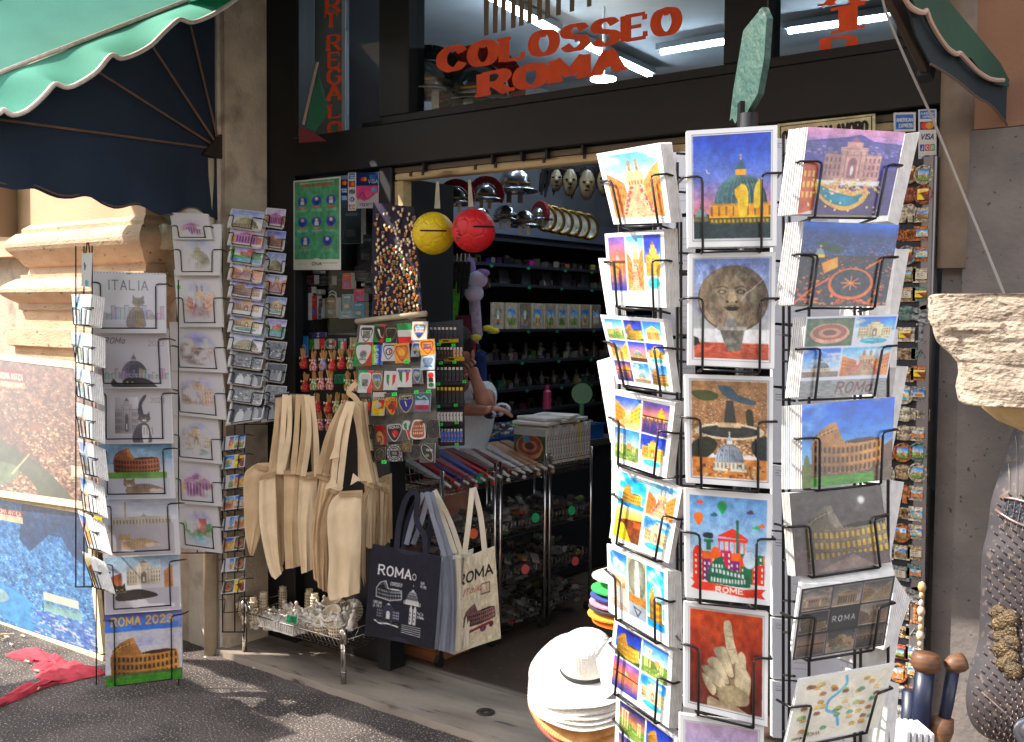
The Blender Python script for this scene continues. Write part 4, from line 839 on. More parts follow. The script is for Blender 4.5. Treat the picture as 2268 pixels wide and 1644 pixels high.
Q=[(1371,1034),(1511,1082),(1481,1248),(1349,1191)];c=gridc(Q,2,2,[s_col_blue,s_steps,s_sun,s_trevi_day],.06,.025);lef(Q,c,'card with four views, one a golden sunset, tilted to the right',stack=6)
Q=[(1344,1204),(1478,1263),(1481,1433),(1348,1355)];c=gridc(Q,3,1,[s_vitt,s_inside,s_col_blue],.06,.02,mb_=.14);lef(Q,c,'card with three strips: white statues, a domed interior and an amphitheatre',stack=9,side=(.014,0))
Q=[(1361,1368),(1490,1443),(1481,1613),(1345,1518)];c=gridc(Q,2,2,[s_col_night,s_forum,s_river,s_trevi_day],.07,.025);lef(Q,c,'card with four saturated views, orange river at lower left',stack=9,side=(.010,0))
Q=[(1365,1535),(1501,1633),(1490,1800),(1360,1690)];c=gridc(Q,2,2,[s_forumn,s_col_night,s_castle,s_dome_night],.07,.025);lef(Q,c,'lowest card of the sunlit column, cut by the picture edge',stack=8)
# right face
RA=dict(az=322,D=1.70,grp='landscape cards on the right face of the rack',l=.17,r_=.86)
def rig(Q,pt,lab,**k):a=dict(RA);a.update(k);return cen(Q,pt,lab,**a)
Q=[(1790,281),(2005,293),(1966,477),(1766,474)];c=canvas(Q);c.grad((236,170,200),(180,150,210),0,.2);c.poly([(0,.16),(.4,.10),(.55,.06),(.7,.14),(1,.16),(1,.6),(0,.6)],(90,84,150));c.tex(0,.1,1,.5,26,26);city(c,.16,.3,((120,110,170),(90,84,140),(160,140,180)),120,(100,94,150),.04)
c.push(.16,.08,.86,.92);trevi(c,wall=(214,170,160),shade=(150,100,110),y0=.16,y1=.62,full=False);c.pop();c.poly([(0,.42),(.16,.38),(.16,.95),(0,1)],(190,96,50));[c.rect(.02+.045*k,.5+.12*j,.045+.045*k,.57+.12*j,(250,200,90)) for k in range(3) for j in range(3)]
c.rect(.16,.66,.9,1,(84,70,110));blob(c,[(.16,.62),(.3,.66),(.55,.72),(.72,.70),(.70,.84),(.52,.95),(.30,.88),(.17,.74)],(240,180,80));blob(c,[(.19,.66),(.34,.72),(.55,.78),(.67,.75),(.64,.84),(.5,.90),(.32,.85),(.20,.74)],(40,140,160));c.specks(.3,.58,.72,.74,[(250,190,110),(250,225,190),(190,130,130)],120,.03);c.poly([(.84,.5),(1,.45),(1,1),(.8,1)],(90,74,130));[c.ell(RNG.uniform(.1,.9),RNG.uniform(.6,.97),.012,.014,(255,220,130),.9) for k in range(40)];c.tex(0,.2,1,1,18,24)
rig(Q,c,'card of an illuminated fountain square under a pink dusk sky',stack=9,side=(-.016,0))
Q=[(1782,490),(1992,498),(1961,677),(1757,675)];c=canvas(Q);c.grad((0,120,220),(40,80,160),0,.2,(60,76,120));city(c,.16,.42,((60,84,140),(90,110,160),(50,66,110),(170,120,110)),500,(54,74,124),.022);city(c,.40,1,((60,56,62),(90,80,80),(210,96,40),(50,60,70),(240,140,50),(70,84,90)),500,(60,54,56),.035)
blob(c,[(.15,.24),(.34,.26),(.46,.34),(.36,.38),(.2,.3)],(44,70,60));dome(c,cx=.21,base=.42,R=.045,asp=1.2,col=(60,150,210),stone=(250,190,70));c.poly([(.24,.50),(.40,.42),(.42,.54),(.28,.62)],(240,160,50));c.ell(.58,.74,.24,.19,(240,120,40));c.ell(.58,.73,.21,.165,(70,60,50));c.ell(.58,.73,.19,.15,(56,62,70));[c.line([(.58,.73),(.58+.1*math.cos(t),.73+.08*math.sin(t))],(250,140,60),.014) for t in np.linspace(0,6.28,9)];[c.line([(.0,.98),(.18,.80),(.34,.68)],(250,120,30),.022),c.line([(.66,.93),(.92,1)],(250,110,30),.02),c.line([(.72,.55),(.95,.38)],(250,130,40),.02)];c.tex(0,.1,1,1,24,28)
rig(Q,c,'aerial night card of a glowing orange oval square under blue sky',stack=9,side=(-.016,0),az=320)
Q=[(1786,702),(1990,696),(1958,872),(1768,880)];c=canvas(Q,(226,228,240));c.push(.02,.03,.98,.76)
def s_colair(c):c.rect(0,0,1,1,(80,100,64));c.tex(0,0,1,1,40,10,False);c.ell(.5,.55,.42,.36,(206,160,130));c.ell(.5,.50,.36,.28,(150,90,76));c.ell(.5,.52,.24,.17,(190,140,110));c.ell(.5,.52,.15,.10,(110,70,60));[c.rect(.5+.40*math.cos(t)-.01,.60+.30*math.sin(t),.5+.40*math.cos(t)+.01,.66+.30*math.sin(t),(80,56,46)) for t in np.linspace(.1,3.0,22)]
for k,sc_ in enumerate((s_colair,s_trevi_day,s_dome_day,s_steps)):
 i,j=k % 2,k//2;x0=(.0,.55)[i] if j==0 else (.0,.44)[i];x1=(.53,1)[i] if j==0 else (.42,1)[i];c.push(x0,.52*j,x1,.52*j+.48);sc_(c);c.pop()
c.pop();c.push(0,.80,1,1);c.rect(0,0,1,1,(150,150,150));c.tex(0,0,1,1,50,18);c.text('Roma',.42,.80,.62,(110,60,60),.16,.3,slant=.2);c.pop()
rig(Q,c,'four-view card with a grey strip reading Roma along its foot',stack=7,side=(-.014,0),az=322)
Q=[(1776,897),(1982,879),(1973,1062),(1776,1083)];c=canvas(Q);c.grad((20,96,206),(150,195,240),0,.8);c.clouds(0,.7,(250,245,245),2.6,.50,4,.95);c.clouds(0,.5,(30,90,190),5,.56,3,.4);c.rect(0,.72,1,1,(110,90,70));c.rect(0,.88,.8,1,(80,140,40));c.tex(0,.72,1,1,34,18,False);c.push(.06,.12,.92,.90);colosseum(c,wall=(216,156,84),dark=(84,56,44));c.pop();blob(c,[(.02,.98),(.03,.66),(.07,.62),(.10,.8),(.09,1)],(96,110,40));c.specks(.2,.80,.95,.88,[(240,230,220),(60,50,50),(180,60,50)],60,.010);c.poly([(.86,.6),(1,.5),(1,.74),(.88,.74)],(120,84,62));c.tex(0,.3,1,1,12,28)
rig(Q,c,'card of a sunlit amphitheatre with blue sky and white clouds',stack=10,side=(-.015,0),az=321,D=1.69)
Q=[(1748,1093),(1951,1073),(1973,1246),(1762,1277)];c=canvas(Q,(92,82,80));c.grad((82,74,74),(104,92,90),0,1);c.ell(.76,.17,.10,.11,(150,140,140),.5,.6);c.ell(.76,.17,.035,.045,(255,255,250),1,.4);c.push(.08,.06,1.06,.92);colosseum(c,wall=(140,126,108),dark=(60,52,48),light=(236,196,84),top=(150,140,128));c.pop();c.poly([(.0,1),(.2,.86),(.6,.80),(1,.84),(1,1)],(110,98,96));c.poly([(.2,1),(.62,.82),(.85,1)],(140,124,118));c.tex(0,0,1,1,12,24)
rig(Q,c,'grey night card of an amphitheatre with a full moon',stack=7,side=(-.006,0),az=318,D=1.68)
Q=[(1776,1305),(1983,1275),(1958,1430),(1755,1463)];c=canvas(Q,(38,34,36))
def sep(fn):
 def g(c):
  a,b_,cc,d=c.win(0,0,1,1);fn(c);r=c.a[b_:d,a:cc];lum=r.mean(2,keepdims=True);c.a[b_:d,a:cc]=(lum*np.array([.86,.76,.66]))*.75+r*.10
 return g
fs=[sep(f) for f in (s_vitt,s_panth,s_street,s_col_night,None or s_panth,s_steps,s_river,s_trevi_night,s_castle)]
for j in range(3):
 for i in range(3):
  c.push(.03+.32*i,.04+.32*j,.33+.32*i,.33+.32*j)
  if (i,j)==(1,1):c.rect(0,0,1,1,(52,48,50));c.text('ROMA',.10,.62,.25,(220,220,220),.11,.5,w_=.80,slant=0)
  else:c.rect(0,0,1,1,(200,190,180));c.push(.015,.02,.985,.98);fs[j*3+i](c);c.pop()
  c.pop()
rig(Q,c,'dark card with eight sepia night views around the word ROMA',stack=12,side=(.004,-.014),az=318,D=1.66)
Q=[(1772,1505),(1983,1469),(1943,1612),(1738,1655)];c=canvas(Q,(240,236,226));c.push(.04,.06,.96,.94);c.rect(0,0,1,1,(238,232,214));c.line(smoothp([(.50,.02),(.52,.16),(.44,.30),(.36,.40),(.36,.56),(.48,.66),(.54,.86)],6),(110,180,216),.045)
for k in range(46):
 x,y=RNG.uniform(.06,.92),RNG.uniform(.08,.9);q=[(206,170,110),(170,190,120),(190,140,100),(120,170,140),(226,196,140),(150,110,90)][RNG.randint(6)];blob(c,[(x-.035,y+.02),(x-.02,y-.03),(x+.03,y-.02),(x+.04,y+.025)],q);c.line([(x-.03,y+.035),(x+.03,y+.035)],(120,110,100),.006)
for k in range(14):x,y=RNG.rand(),RNG.rand();c.line([(x,y),(x+RNG.uniform(-.2,.2),y+RNG.uniform(-.2,.2))],(190,180,160),.006)
c.text('ROMA',.18,.96,.055,(90,70,60),.13,w_=.16);c.text('MAP OF',.03,.98,.03,(90,70,60),.13,w_=.12);c.pop()
rig(Q,c,'white card with a small illustrated town map and a blue river',stack=3,az=318,D=1.64,l=.17)
# top sign of the rack: worn green board seen obliquely
sg=thing('rack_header_sign','worn green board with peeled edges standing on top of the rack pole','sign',dep(1.86)(1658,275))
pl=onP(dep(1.84)(1665,150),232,0)
P=[pl(*p) for p in [(1616,268),(1622,262),(1628,274),(1634,264),(1640,276),(1656,246),(1678,208),(1692,130),(1698,40),(1688,16),(1672,36),(1646,68),(1634,140),(1624,200)]]
b=MB();b.prism(P,-pl.n*.012);b.build('board',M('sign_green',(22,62,54),(48,76,62),22,rough=.5,c3=(130,120,96),s3=12,t3=(.56,.66),bump=.5),sg)
P=[dep(1.84)(*p) for p in [(1684,20),(1697,16),(1706,30),(1703,120),(1692,190),(1678,214),(1672,206),(1682,150),(1688,70)]]
b=MB();b.prism(P,_f*.012);b.build('peeling_edge',M('sign_tape',(206,178,160),(150,110,84),14,rough=.7,bump=.6,thr=(.5,.6)),sg)
b=MB();b.obox(dep(1.88)(1652,262),(0,0,1),_r0,np.cross(_r0,(0,0,1)),.028,.013,.013);b.build('socket',MATS['rack_black'],sg)
# ================================================================ LEFT OF THE DOOR
ORD='top second third fourth fifth sixth seventh eighth ninth tenth eleventh twelfth thirteenth'.split()
# ---- leaning aerial posters
def poster(lab,Q,pl,pt,name='framed_poster'):
 P,n=quad3(Q,pl);t=thing(name,lab,'poster',(P[2]+P[3])/2)
 picture('print',P,n,pt,colmat('print_poster',rough=.45,coat=.3,gain=.38),t)
 b=MB();c0=sum(P)/4
 for i in range(4):
  a,d=P[i],P[(i+1) % 4];e=(d-a)/np.linalg.norm(d-a);o=np.cross(e,n);o=o if o@((a+d)/2-c0)>0 else -o
  q=[a-o*.004-e*.03,d-o*.004+e*.03,d+o*.03+e*.03,a+o*.03-e*.03] if i % 2==0 else [a-o*.004+e*.0041,d-o*.004-e*.0041,d+o*.03-e*.0041,a+o*.03+e*.0041]
  b.hexa([p-n*.02 for p in q]+[p+n*.004 for p in q])
 b.build('frame',M('raw_wood',(226,206,170),(206,180,136),6,rough=.6,stretch=(8,8,1)),t)
 return t
Q=[(-40,791),(226,822),(236,1120),(-40,1082)];c=canvas(Q,k=.75);city(c,0,1,((206,168,130),(150,104,76),(226,196,160),(96,66,50),(180,130,100),(120,84,62)),5200,(140,100,76),.016);c.tex(0,0,1,1,60,46);c.push(-.827,0,1,1)
blob(c,[(.52,.62),(.60,.66),(.72,.76),(.82,.90),(.88,1.05),(.74,1.05),(.70,.92),(.60,.80),(.50,.76)],(92,92,66));blob(c,[(.52,.80),(.62,.80),(.62,.88),(.54,.96),(.45,.94)],(120,130,96));blob(c,[(.50,.30),(.60,.52),(.70,.70),(.66,.74),(.55,.62),(.48,.45)],(110,76,60),.5);c.rect(.86,.74,.93,.82,(236,214,190));c.rect(.68,.46,.74,.52,(150,100,80));c.line([(.60,.86),(.68,.70)],(210,190,150),.012)
c.rect(.54,.075,.665,.165,(140,50,40));c.rect(.54,.165,.665,.215,(196,150,90));c.text('ROMA ANTICA',.548,.15,.045,(245,225,200),.14,w_=.105);c.text('ANCIENT ROME',.548,.205,.03,(245,235,210),.14,w_=.108)
c.pop()
pP=onP((-4.7,2.66,.7),272,12)
poster('brown bird\'s-eye poster of ancient rooftops titled ROMA ANTICA above the blue poster',Q,pP,c)
Q=[(-40,1098),(190,1137),(222,1452),(-40,1365)];c=canvas(Q,k=.75);city(c,0,1,((120,170,215),(70,120,180),(170,205,228),(50,96,160),(150,190,220),(96,150,206)),5200,(90,146,200),.014);c.tex(0,0,1,1,60,46);c.push(-.957,0,1,1)
c.push(0,0,1,1);c.poly([(.70,0),(1,.0),(1,.42),(.92,.34),(.88,.22),(.82,.22),(.73,.38),(.68,.30)],(40,60,96),.75);c.specks(.7,0,1,.3,[(90,110,140),(60,84,120)],260,.008);blob(c,[(.55,.70),(.66,.72),(.76,.82),(.80,1.0),(.60,.95),(.50,.86)],(100,170,225));blob(c,[(.53,.74),(.60,.74),(.62,.80),(.56,.84)],(170,200,210));c.rect(.78,.66,.93,.72,(230,236,220));c.rect(.78,.74,.94,.80,(150,190,190));c.specks(.72,.8,.98,.98,[(90,120,200),(210,220,235),(110,150,210)],260,.02);c.pop()
c.rect(.565,.075,.70,.125,(150,60,60));c.rect(.565,.125,.70,.175,(226,210,180));c.text('ROMA ANTICA',.572,.118,.035,(245,225,210),.14,w_=.12)
c.pop()
pP2=onP((-4.6,2.585,.03),271,9)
poster('blue toned relief map poster titled ROMA ANTICA standing on the pavement',Q,pP2,c)
# ---- torn red cloth, cigarette ends
gz=onZ(.004)
def rag(lab,O,bumps):
 P=smoothp([gz(*p) for p in O],4,True);n=len(P);cx=sum(P)/n;V=[np.array([p[0],p[1],.003+.006*RNG.rand()]) for p in P]
 R_=5;W=[];
 for k in range(R_):
  for p in V:q=lerp(cx,p,1-k/R_);W.append((q[0],q[1],.004+(.008+.012*math.sin(q[0]*60+q[1]*37)**2)*(k>0)))
 W.append((cx[0],cx[1],.012));F=[]
 for k in range(R_-1):
  for i in range(n):j=(i+1) % n;F.append((k*n+i,k*n+j,(k+1)*n+j,(k+1)*n+i))
 F+=[((R_-1)*n+i,(R_-1)*n+(i+1) % n,R_*n) for i in range(n)]
 m=len(W);W+=[(a,b,c_-.003) for a,b,c_ in W];F+=[tuple(i+m for i in f[::-1]) for f in F]
 o=mesh_obj('torn_cloth',W,F,M('red_felt',(196,62,76),(168,46,60),20,rough=.95,bump=.4,bs=300),None,smooth=True);tag(o,lab,'torn cloth')
rag('torn piece of red felt lying on the asphalt in the sun',[(12,1452),(40,1440),(72,1434),(100,1448),(130,1452),(150,1468),(180,1470),(206,1484),(232,1487),(228,1494),(200,1500),(170,1506),(150,1512),(120,1512),(80,1499),(96,1492),(70,1482),(86,1470),(60,1464)],0)
rag('narrow twisted strip of red felt trailing off the picture at lower left',[(-30,1566),(0,1555),(30,1536),(50,1520),(90,1512),(130,1505),(160,1504),(130,1512),(90,1526),(50,1545),(10,1560),(-20,1575)],0)
for i,(x,y,a) in enumerate(((10,1412,.3),(16,1408,1.0),(4,1420,2),(47,1410,.1),(28,1432,3.0),(56,1466,.1),(76,1487,.2),(106,1475,.6),(84,1530,2.4),(0,1408,.9))):
 p=gz(x,y);t=thing('cigarette_end','trodden cigarette end on the asphalt near the red felt','cigarette end',p,'cigarette ends on the pavement');d=np.array([math.cos(a),math.sin(a),0]);b=MB();b.tube([p+[0,0,.006],p+d*.020+[0,0,.006]],.004,7);b.build('filter',M('filter_tan',(206,170,120),rough=.8),t);b=MB();b.tube([p+d*.0201+[0,0,.006],p+d*.032+[0,0,.006]],.004,7);b.build('paper',paper,t)
# ---- generic tall rack builder
def tallrack(lab,xs,D,y0,y1,yb=None):
 p=dep(D)(*((xs[0]+xs[-1])/2,1000));t=thing('card_rack',lab,'card rack',(p[0],p[1],0));b=MB()
 for x in xs:q=dep(D)(x,y0);r_=dep(D)(x,yb or 1400);b.tube([q,r_ if yb else (r_[0],r_[1],.01)],.003,6)
 if yb:b.tube([dep(D)(xs[0]-2,yb),dep(D)(xs[-1]+2,yb)],.003,6)
 b.build('uprights',wirem,t,smooth=True);return t
# ---- calendars
kr=tallrack('black wire rack of seven wall calendars with cats and monuments',(212,300,395),4.46,620,1500)
def k_italia(c):c.text('ITALIA',.20,.25,.16,(90,86,90),.10,.34,w_=.56,serif=.05);sketchcity(c,.52,.78,(150,140,150),16);cat(c,.62,.66,.46,(140,130,124),'sit',(80,72,70),(150,130,96));dome(c,cx=.82,base=.76,R=.05,asp=1,col=(190,130,110),stone=(180,160,150))
def k_dome(c):c.rect(0,0,1,1,(206,200,206));dome(c,cx=.53,base=.86,R=.17,asp=1.15,col=(128,122,132),stone=(170,164,172),rib=(90,86,96));sketchcity(c,.66,.86,(150,146,156),22);c.text('Roma',.14,.22,.10,(90,86,96),.12,.3,slant=.3);c.text('2023',.74,.26,.09,(160,152,150),.12);blob(c,[(.25,1),(.24,.85),(.3,.92),(.42,.95),(.5,.84),(.66,.84),(.78,.92),(.8,1.05)],(60,60,66));c.ell(.46,.92,.10,.09,(56,56,62));c.ell(.43,.91,.012,.014,(190,200,90));c.ell(.50,.91,.012,.014,(190,200,90))
def k_trevi(c):c.rect(0,0,1,1,(212,208,212));c.push(.2,.12,.58,.95);trevi(c,wall=(190,182,186),shade=(120,112,118),full=False,y1=.86);c.pop();c.text('2023',.72,.30,.08,(160,152,150),.12);c.poly(smoothp([(.55,.5),(.56,.3),(.64,.16),(.66,.2),(.60,.34),(.62,.52)],4,True),(96,92,96));cat(c,.62,.76,.44,(104,100,106),'sit',(60,58,64),(236,232,232))
def k_col(c):c.grad((120,160,190),(214,214,222),0,.6);c.clouds(0,.4,(90,150,180),2,.45,3,.6);c.push(.16,.02,.86,.62);colosseum(c,wall=(176,116,88),dark=(86,52,44));c.pop();c.rect(.1,.55,.92,.66,(110,150,80));c.rect(.06,.66,.95,1,(200,200,212));cat(c,.52,.80,.42,(140,122,108),'lie',(88,74,66),(206,190,176))
def k_peter(c):c.grad((180,192,214),(224,220,226),0,.5);c.clouds(0,.4,(236,236,244),2);dome(c,cx=.55,base=.42,R=.06,asp=1,col=(180,176,186),stone=(214,200,180));c.rect(.12,.34,.92,.46,(206,196,178));arches(c,.12,.92,lambda u:.46,18,.08,(150,140,130));c.rect(.29,.08,.31,.5,(186,170,150));c.rect(.06,.46,.95,1,(190,182,188));cat(c,.40,.76,.42,(186,160,132),'lie',(140,112,90),(220,200,180))
def k_black(c):c.grad((160,190,214),(226,222,230),0,.5);c.push(.25,.02,.80,.7);trevi(c,wall=(224,210,190),shade=(150,136,124),full=False,y1=.75);c.pop();c.poly([(.08,.36),(.22,.30),(.22,.6),(.08,.6)],(176,110,80));c.poly([(.80,.3),(.92,.2),(.92,.6),(.80,.6)],(196,140,100));c.rect(0,.6,1,1,(196,192,202));cat(c,.32,.66,.46,(44,42,48),'lie',(36,34,40))
def k_roma(c):
 c.grad((70,70,150),(110,130,200),0,.3,(70,130,220));c.clouds(.05,.5,(190,190,224),2.4,.5);c.push(.02,.28,1.0,.95);colosseum(c,wall=(214,156,88),dark=(86,58,44));c.pop();c.rect(0,.84,1,1,(90,100,70));c.rect(0,.88,1,1,(70,130,44));c.tex(0,.3,1,1,20,24);c.text('ROMA 2023',.09,.22,.10,(240,196,90),.18,.3,w_=.78,serif=.06)
kal=[(((204,601),(367,606),(368,738),(205,738)),k_italia,'calendar cover reading ITALIA with a sitting striped cat'),(((204,726),(372,727),(379,860),(210,860)),k_dome,'calendar with a sketched cathedral dome above a dark cat'),(((215,848),(380,847),(384,982),(215,984)),k_trevi,'calendar with a grey and white cat before a sketched fountain'),
 (((215,972),(382,969),(389,1104),(218,1106)),k_col,'calendar with a brick amphitheatre and a tabby cat lying down'),(((225,1096),(392,1090),(399,1228),(228,1236)),k_peter,'calendar with a ginger kitten on a pale square'),(((229,1227),(397,1217),(401,1350),(232,1362)),k_black,'calendar with a black cat lying before a fountain facade'),(((232,1352),(402,1339),(404,1503),(234,1524)),k_roma,'bottom calendar with blue sky amphitheatre and gold letters ROMA 2023')]
for i,(Q,fn,lab) in enumerate(kal):
 c=canvas(Q,(222,218,222),k=.7)
 if i<6:c.push(.02,.06,.98,.98);fn(c);c.pop()
 else:fn(c)
 for k in range(46):c.rect(.01+k*.0215,.012,.02+k*.0215,.032,(120,116,124) if k % 2 else (230,230,236))
 c.ell(.5,.0,.04,.045,(150,146,150))
 pl=onP(dep(4.40)(*np.mean(Q,0)),305,14 if i<6 else 6);t,P,n=card('wall_calendar',lab,'calendar',Q,pl,c,'calendars in the wire rack',3,.003,off=.0)
 pocket(P,n,kr,.13 if i else .12,.87,.18 if i<6 else .13,.0028,.99 if i==6 else .92,wide=.02)
# ---- watercolour prints
pr=tallrack('narrow wire rack of watercolour prints between calendars and small postcards',(392,437,492),4.66,500,1225,1225)
def water(fn):
 def g(c):c.push(.14,.2,.88,.9);fn(c);a,b_,cc,d=c.win(0,0,1,1);r=c.a[b_:d,a:cc];m=np.clip((fbm(d-b_,cc-a,4)-.36)*5,0,1)[...,None]*.75;yy,xx=np.mgrid[0:1:(d-b_)*1j,0:1:(cc-a)*1j];m=m*np.clip(1.25-np.hypot((xx-.5)*2,(yy-.5)*2)**3,0,1)[...,None];c.a[b_:d,a:cc]=r*m+np.array((232,226,228))*(1-m);c.pop()
 return g
def w_dome(c):c.grad((150,170,220),(226,220,226),0,.6);dome(c,cx=.5,base=1,R=.36,asp=.9,col=(190,186,150),stone=(176,160,130),rib=(110,110,90))
def w_steps(c):steps(c,(170,170,220),(210,180,176),(170,70,110),(206,150,120))
def w_col(c):c.grad((120,130,210),(220,214,226),0,.6);colosseum(c,wall=(206,166,140),dark=(130,100,110))
def w_peter(c):c.grad((140,140,210),(222,216,226),0,.5);trevi(c,wall=(214,180,150),shade=(140,110,120),full=False,y1=.8)
def w_trevi(c):c.grad((130,150,210),(220,216,226),0,.5);trevi(c,wall=(216,190,150),shade=(150,124,100),pool=(120,160,150))
def w_panth(c):c.grad((200,190,226),(230,220,230),0,.5);pantheon(c,(206,150,190),(120,70,120));c.rect(.62,.05,.65,.9,(220,160,140));c.rect(0,.5,.15,.9,(226,160,90));c.rect(.85,.5,1,.9,(190,120,100))
def w_castle(c):c.grad((170,160,220),(226,216,226),0,.5);c.rect(.3,.4,.9,.6,(196,120,110));c.rect(.5,.25,.75,.45,(180,96,84));c.rect(0,.6,1,.75,(110,150,90));c.rect(0,.75,1,1,(120,170,190));blob(c,[(.75,.4),(.95,.4),(.95,.6),(.75,.6)],(80,140,70));blob(c,[(0,.2),(.1,.25),(.1,.6),(0,.6)],(90,150,60));c.tex(0,0,1,1,40,10,False)
art=[(((376,471),(460,474),(470,530),(385,530)),w_panth,'mostly hidden watercolour print under the awning valance'),(((380,497),(490,497),(486,610),(389,610)),w_dome,'watercolour print of a yellowish cathedral dome'),(((385,597),(487,597),(493,724),(395,724)),w_steps,'watercolour print of twin towers above steps with a green price dot'),(((375,713),(486,715),(501,826),(380,820)),w_col,'watercolour print of an amphitheatre under violet sky'),
 (((376,808),(490,815),(499,930),(382,918)),w_peter,'watercolour print of a columned palace in mauve'),(((382,907),(481,920),(489,1028),(383,1018)),w_trevi,'watercolour print of a beige fountain front'),(((384,1006),(482,1017),(490,1122),(387,1114)),w_panth,'watercolour print of a pink columned temple'),(((391,1103),(480,1110),(490,1226),(398,1212)),w_castle,'watercolour print of a red castle by a river, lowest in its column')]
for i,(Q,fn,lab) in enumerate(art):
 c=canvas(Q,(232,226,226),k=.7);water(fn)(c)
 if i==2:c.rect(.04,.28,.12,.34,(60,220,90))
 pl=onP(dep(4.62)(*np.mean(Q,0)),300,12);t,P,n=card('art_print',lab,'print',Q,pl,c,'watercolour prints in the narrow rack',4,.003,side=(.004,0));pocket(P,n,pr,.16,.84,.50,.0024,.93,wide=.03)
# ---- small postcards, two columns
sr=tallrack('wire rack of small postcards in two columns next to the door jamb',(515,545,590,628),4.68,480,940,940)
sm=[w_dome,w_panth,w_castle,w_steps,w_col,w_peter,w_trevi]
def bw_people(c):
 c.rect(0,0,1,1,(60,58,60));c.tex(0,0,1,1,50,6)
 for x in (.3,.55,.75):blob(c,[(x-.12,1),(x-.1,.6),(x-.03,.5),(x+.05,.5),(x+.12,.65),(x+.12,1)],(RNG.randint(130,220),)*3);c.ell(x,.40,.055,.10,(190,186,182));c.ell(x,.34,.06,.07,(30,30,30))
def bw_street(c):c.rect(0,0,1,1,(120,118,120));c.tex(0,0,1,1,70,8);sketchcity(c,.1,.6,(110,110,112),9);c.specks(.1,.5,.9,.95,[(30,30,30),(220,220,220),(90,90,90)],50,.08)
for i in range(12):
 y=462+38.6*i;bwf=i>=8;Q=[(514,y),(586,y+8),(578,y+48),(506,y+38)]
 if i==11:Q=[(514,y+2),(590,y-6),(580,y+40),(503,y+52)]
 c=canvas(Q,(238,236,236),k=.8);c.push(.04,.05,.97,.95)
 (bw_people if i % 2 else bw_street)(c) if bwf else (sm[i % 7])(c);c.pop()
 if not bwf:c.tex(0,0,1,1,16,8,False)
 pl=onP(dep(4.58)(*np.mean(Q,0)),296,24);t,P,n=card('small_postcard',('%s postcard in the left column of small cards, %s from the top') % ('black and white' if bwf else 'watercolour',ORD[i]),'postcard',Q,pl,c,'small postcards by the door jamb',5,.003,side=(-.020,.01),jitter=0);pocket(P,n,sr,.12,.70,.40,.0022,1.0,wide=.05)
for i in range(10):
 y=460+49*i;bwf=i>=6;Q=[(592,y),(634+2*(i>2),y+4),(629,y+44),(586,y+38)]
 if i==9:Q=[(590,868+10),(640,858+10),(633,925),(582,932)]
 c=canvas(Q,(238,236,230),k=.8);c.push(.04,.05,.97,.95);(bw_people if i % 2 else bw_street)(c) if bwf else (sm[(i*3+1) % 7])(c);c.pop()
 pl=onP(dep(4.62)(*np.mean(Q,0)),318,20);t,P,n=card('small_postcard',('%s postcard in the right column of small cards, %s from the top') % ('black and white' if bwf else 'watercolour',ORD[i]),'postcard',Q,pl,c,'small postcards by the door jamb',5,.003,side=(-.020,.01),jitter=0);pocket(P,n,sr,.2,.85,.45,.0022,1.0,wide=.02)
# ---- lower small rack with few cards
lr=tallrack('low black wire rack with half empty pockets beside the stone jamb',(493,520,541),4.68,930,1400,1400)
for i,y in enumerate((982,1024,1068,1115,1160,1206,1252,1300,1340)):
 Q=[(493,y-16),(546,y-22),(542,y+14),(490,y+18)];pl=onP(dep(4.64)(*np.mean(Q,0)),300,15);P,n=quad3(Q,pl);pocket(P,n,lr,.14,.72,.1,.0024,1.0,wide=.12)
 if i<8:
  Q2=[(496,y-14),(544,y-20),(541,y+10),(489,y+16)];c=canvas(Q2,(226,226,236),k=.9);c.push(.05 if i % 2 else .3,.08,.5,.92);(s_street,s_trevi_day,s_forum,s_steps,s_dome_day,s_street,s_panth,s_colair)[i](c);c.pop();c.push(.54,.08,.96,.92);(s_forum,s_sun,s_street,s_vitt,s_steps,s_colair,s_colair,s_sun)[i](c);c.pop()
  card('small_postcard','two-picture postcard in the low rack by the jamb, %s from the top' % ORD[i],'postcard',Q2,pl,c,'postcards in the low rack',2,.003)
# ---- edge-on sunlit rack at far left
er=tallrack('slim postcard rack seen edge on in the sun left of the calendars',(168,186,204),4.30,545,1290,1300)
es=[((158,652),(203,652),(196,719),(164,718)),((157,733),(203,740),(203,806),(168,802)),((164,812),(199,822),(205,888),(172,876)),((166,890),(204,902),(205,972),(178,966)),((172,970),(207,985),(214,1054),(186,1048)),((176,1050),(206,1068),(215,1136),(186,1130)),((172,1130),(205,1148),(222,1218),(196,1212)),((182,1222),(210,1238),(230,1305),(210,1300))]
for i,Q in enumerate(es):
 pl=onP(dep(4.26)(*np.mean(Q,0)),262,8);c=canvas(Q,(240,244,246),k=.9);c.push(.05,.1,.5,.9);(s_col_blue,s_forum,s_trevi_day,s_steps,s_dome_day,s_vitt,s_street,s_sun)[i](c);c.pop()
 t,P,n=card('small_postcard','sunlit white-edged postcard stack in the edge-on rack, %s from the top' % ORD[i],'postcard',Q,pl,c,'postcards in the edge-on rack',7,.004,side=(.05,.012));pocket(P,n,er,.1,.62,.45,.0024,1.02,wide=.08);pocket(P,n,er,.3,.9,.5,.0022,1.03,wide=.02)
Q=[(181,561),(204,560),(201,637),(180,634)];pl=onP(dep(4.28)(*np.mean(Q,0)),280,0);c=canvas(Q,(244,248,250),k=1);c.rect(.4,.8,.75,.98,(110,190,190));c.line([(.3,.3),(.34,.5),(.4,.36)],(60,80,110),.03)
card('rack_card','small white notice clipped to the top of the slim rack','notice',Q,pl,c,None,1,.003)
b=MB();q=dep(4.28);b.tube([q(190,562),q(193,538),q(196,538),q(199,562)],.003,6);b.build('hook',wirem,er)
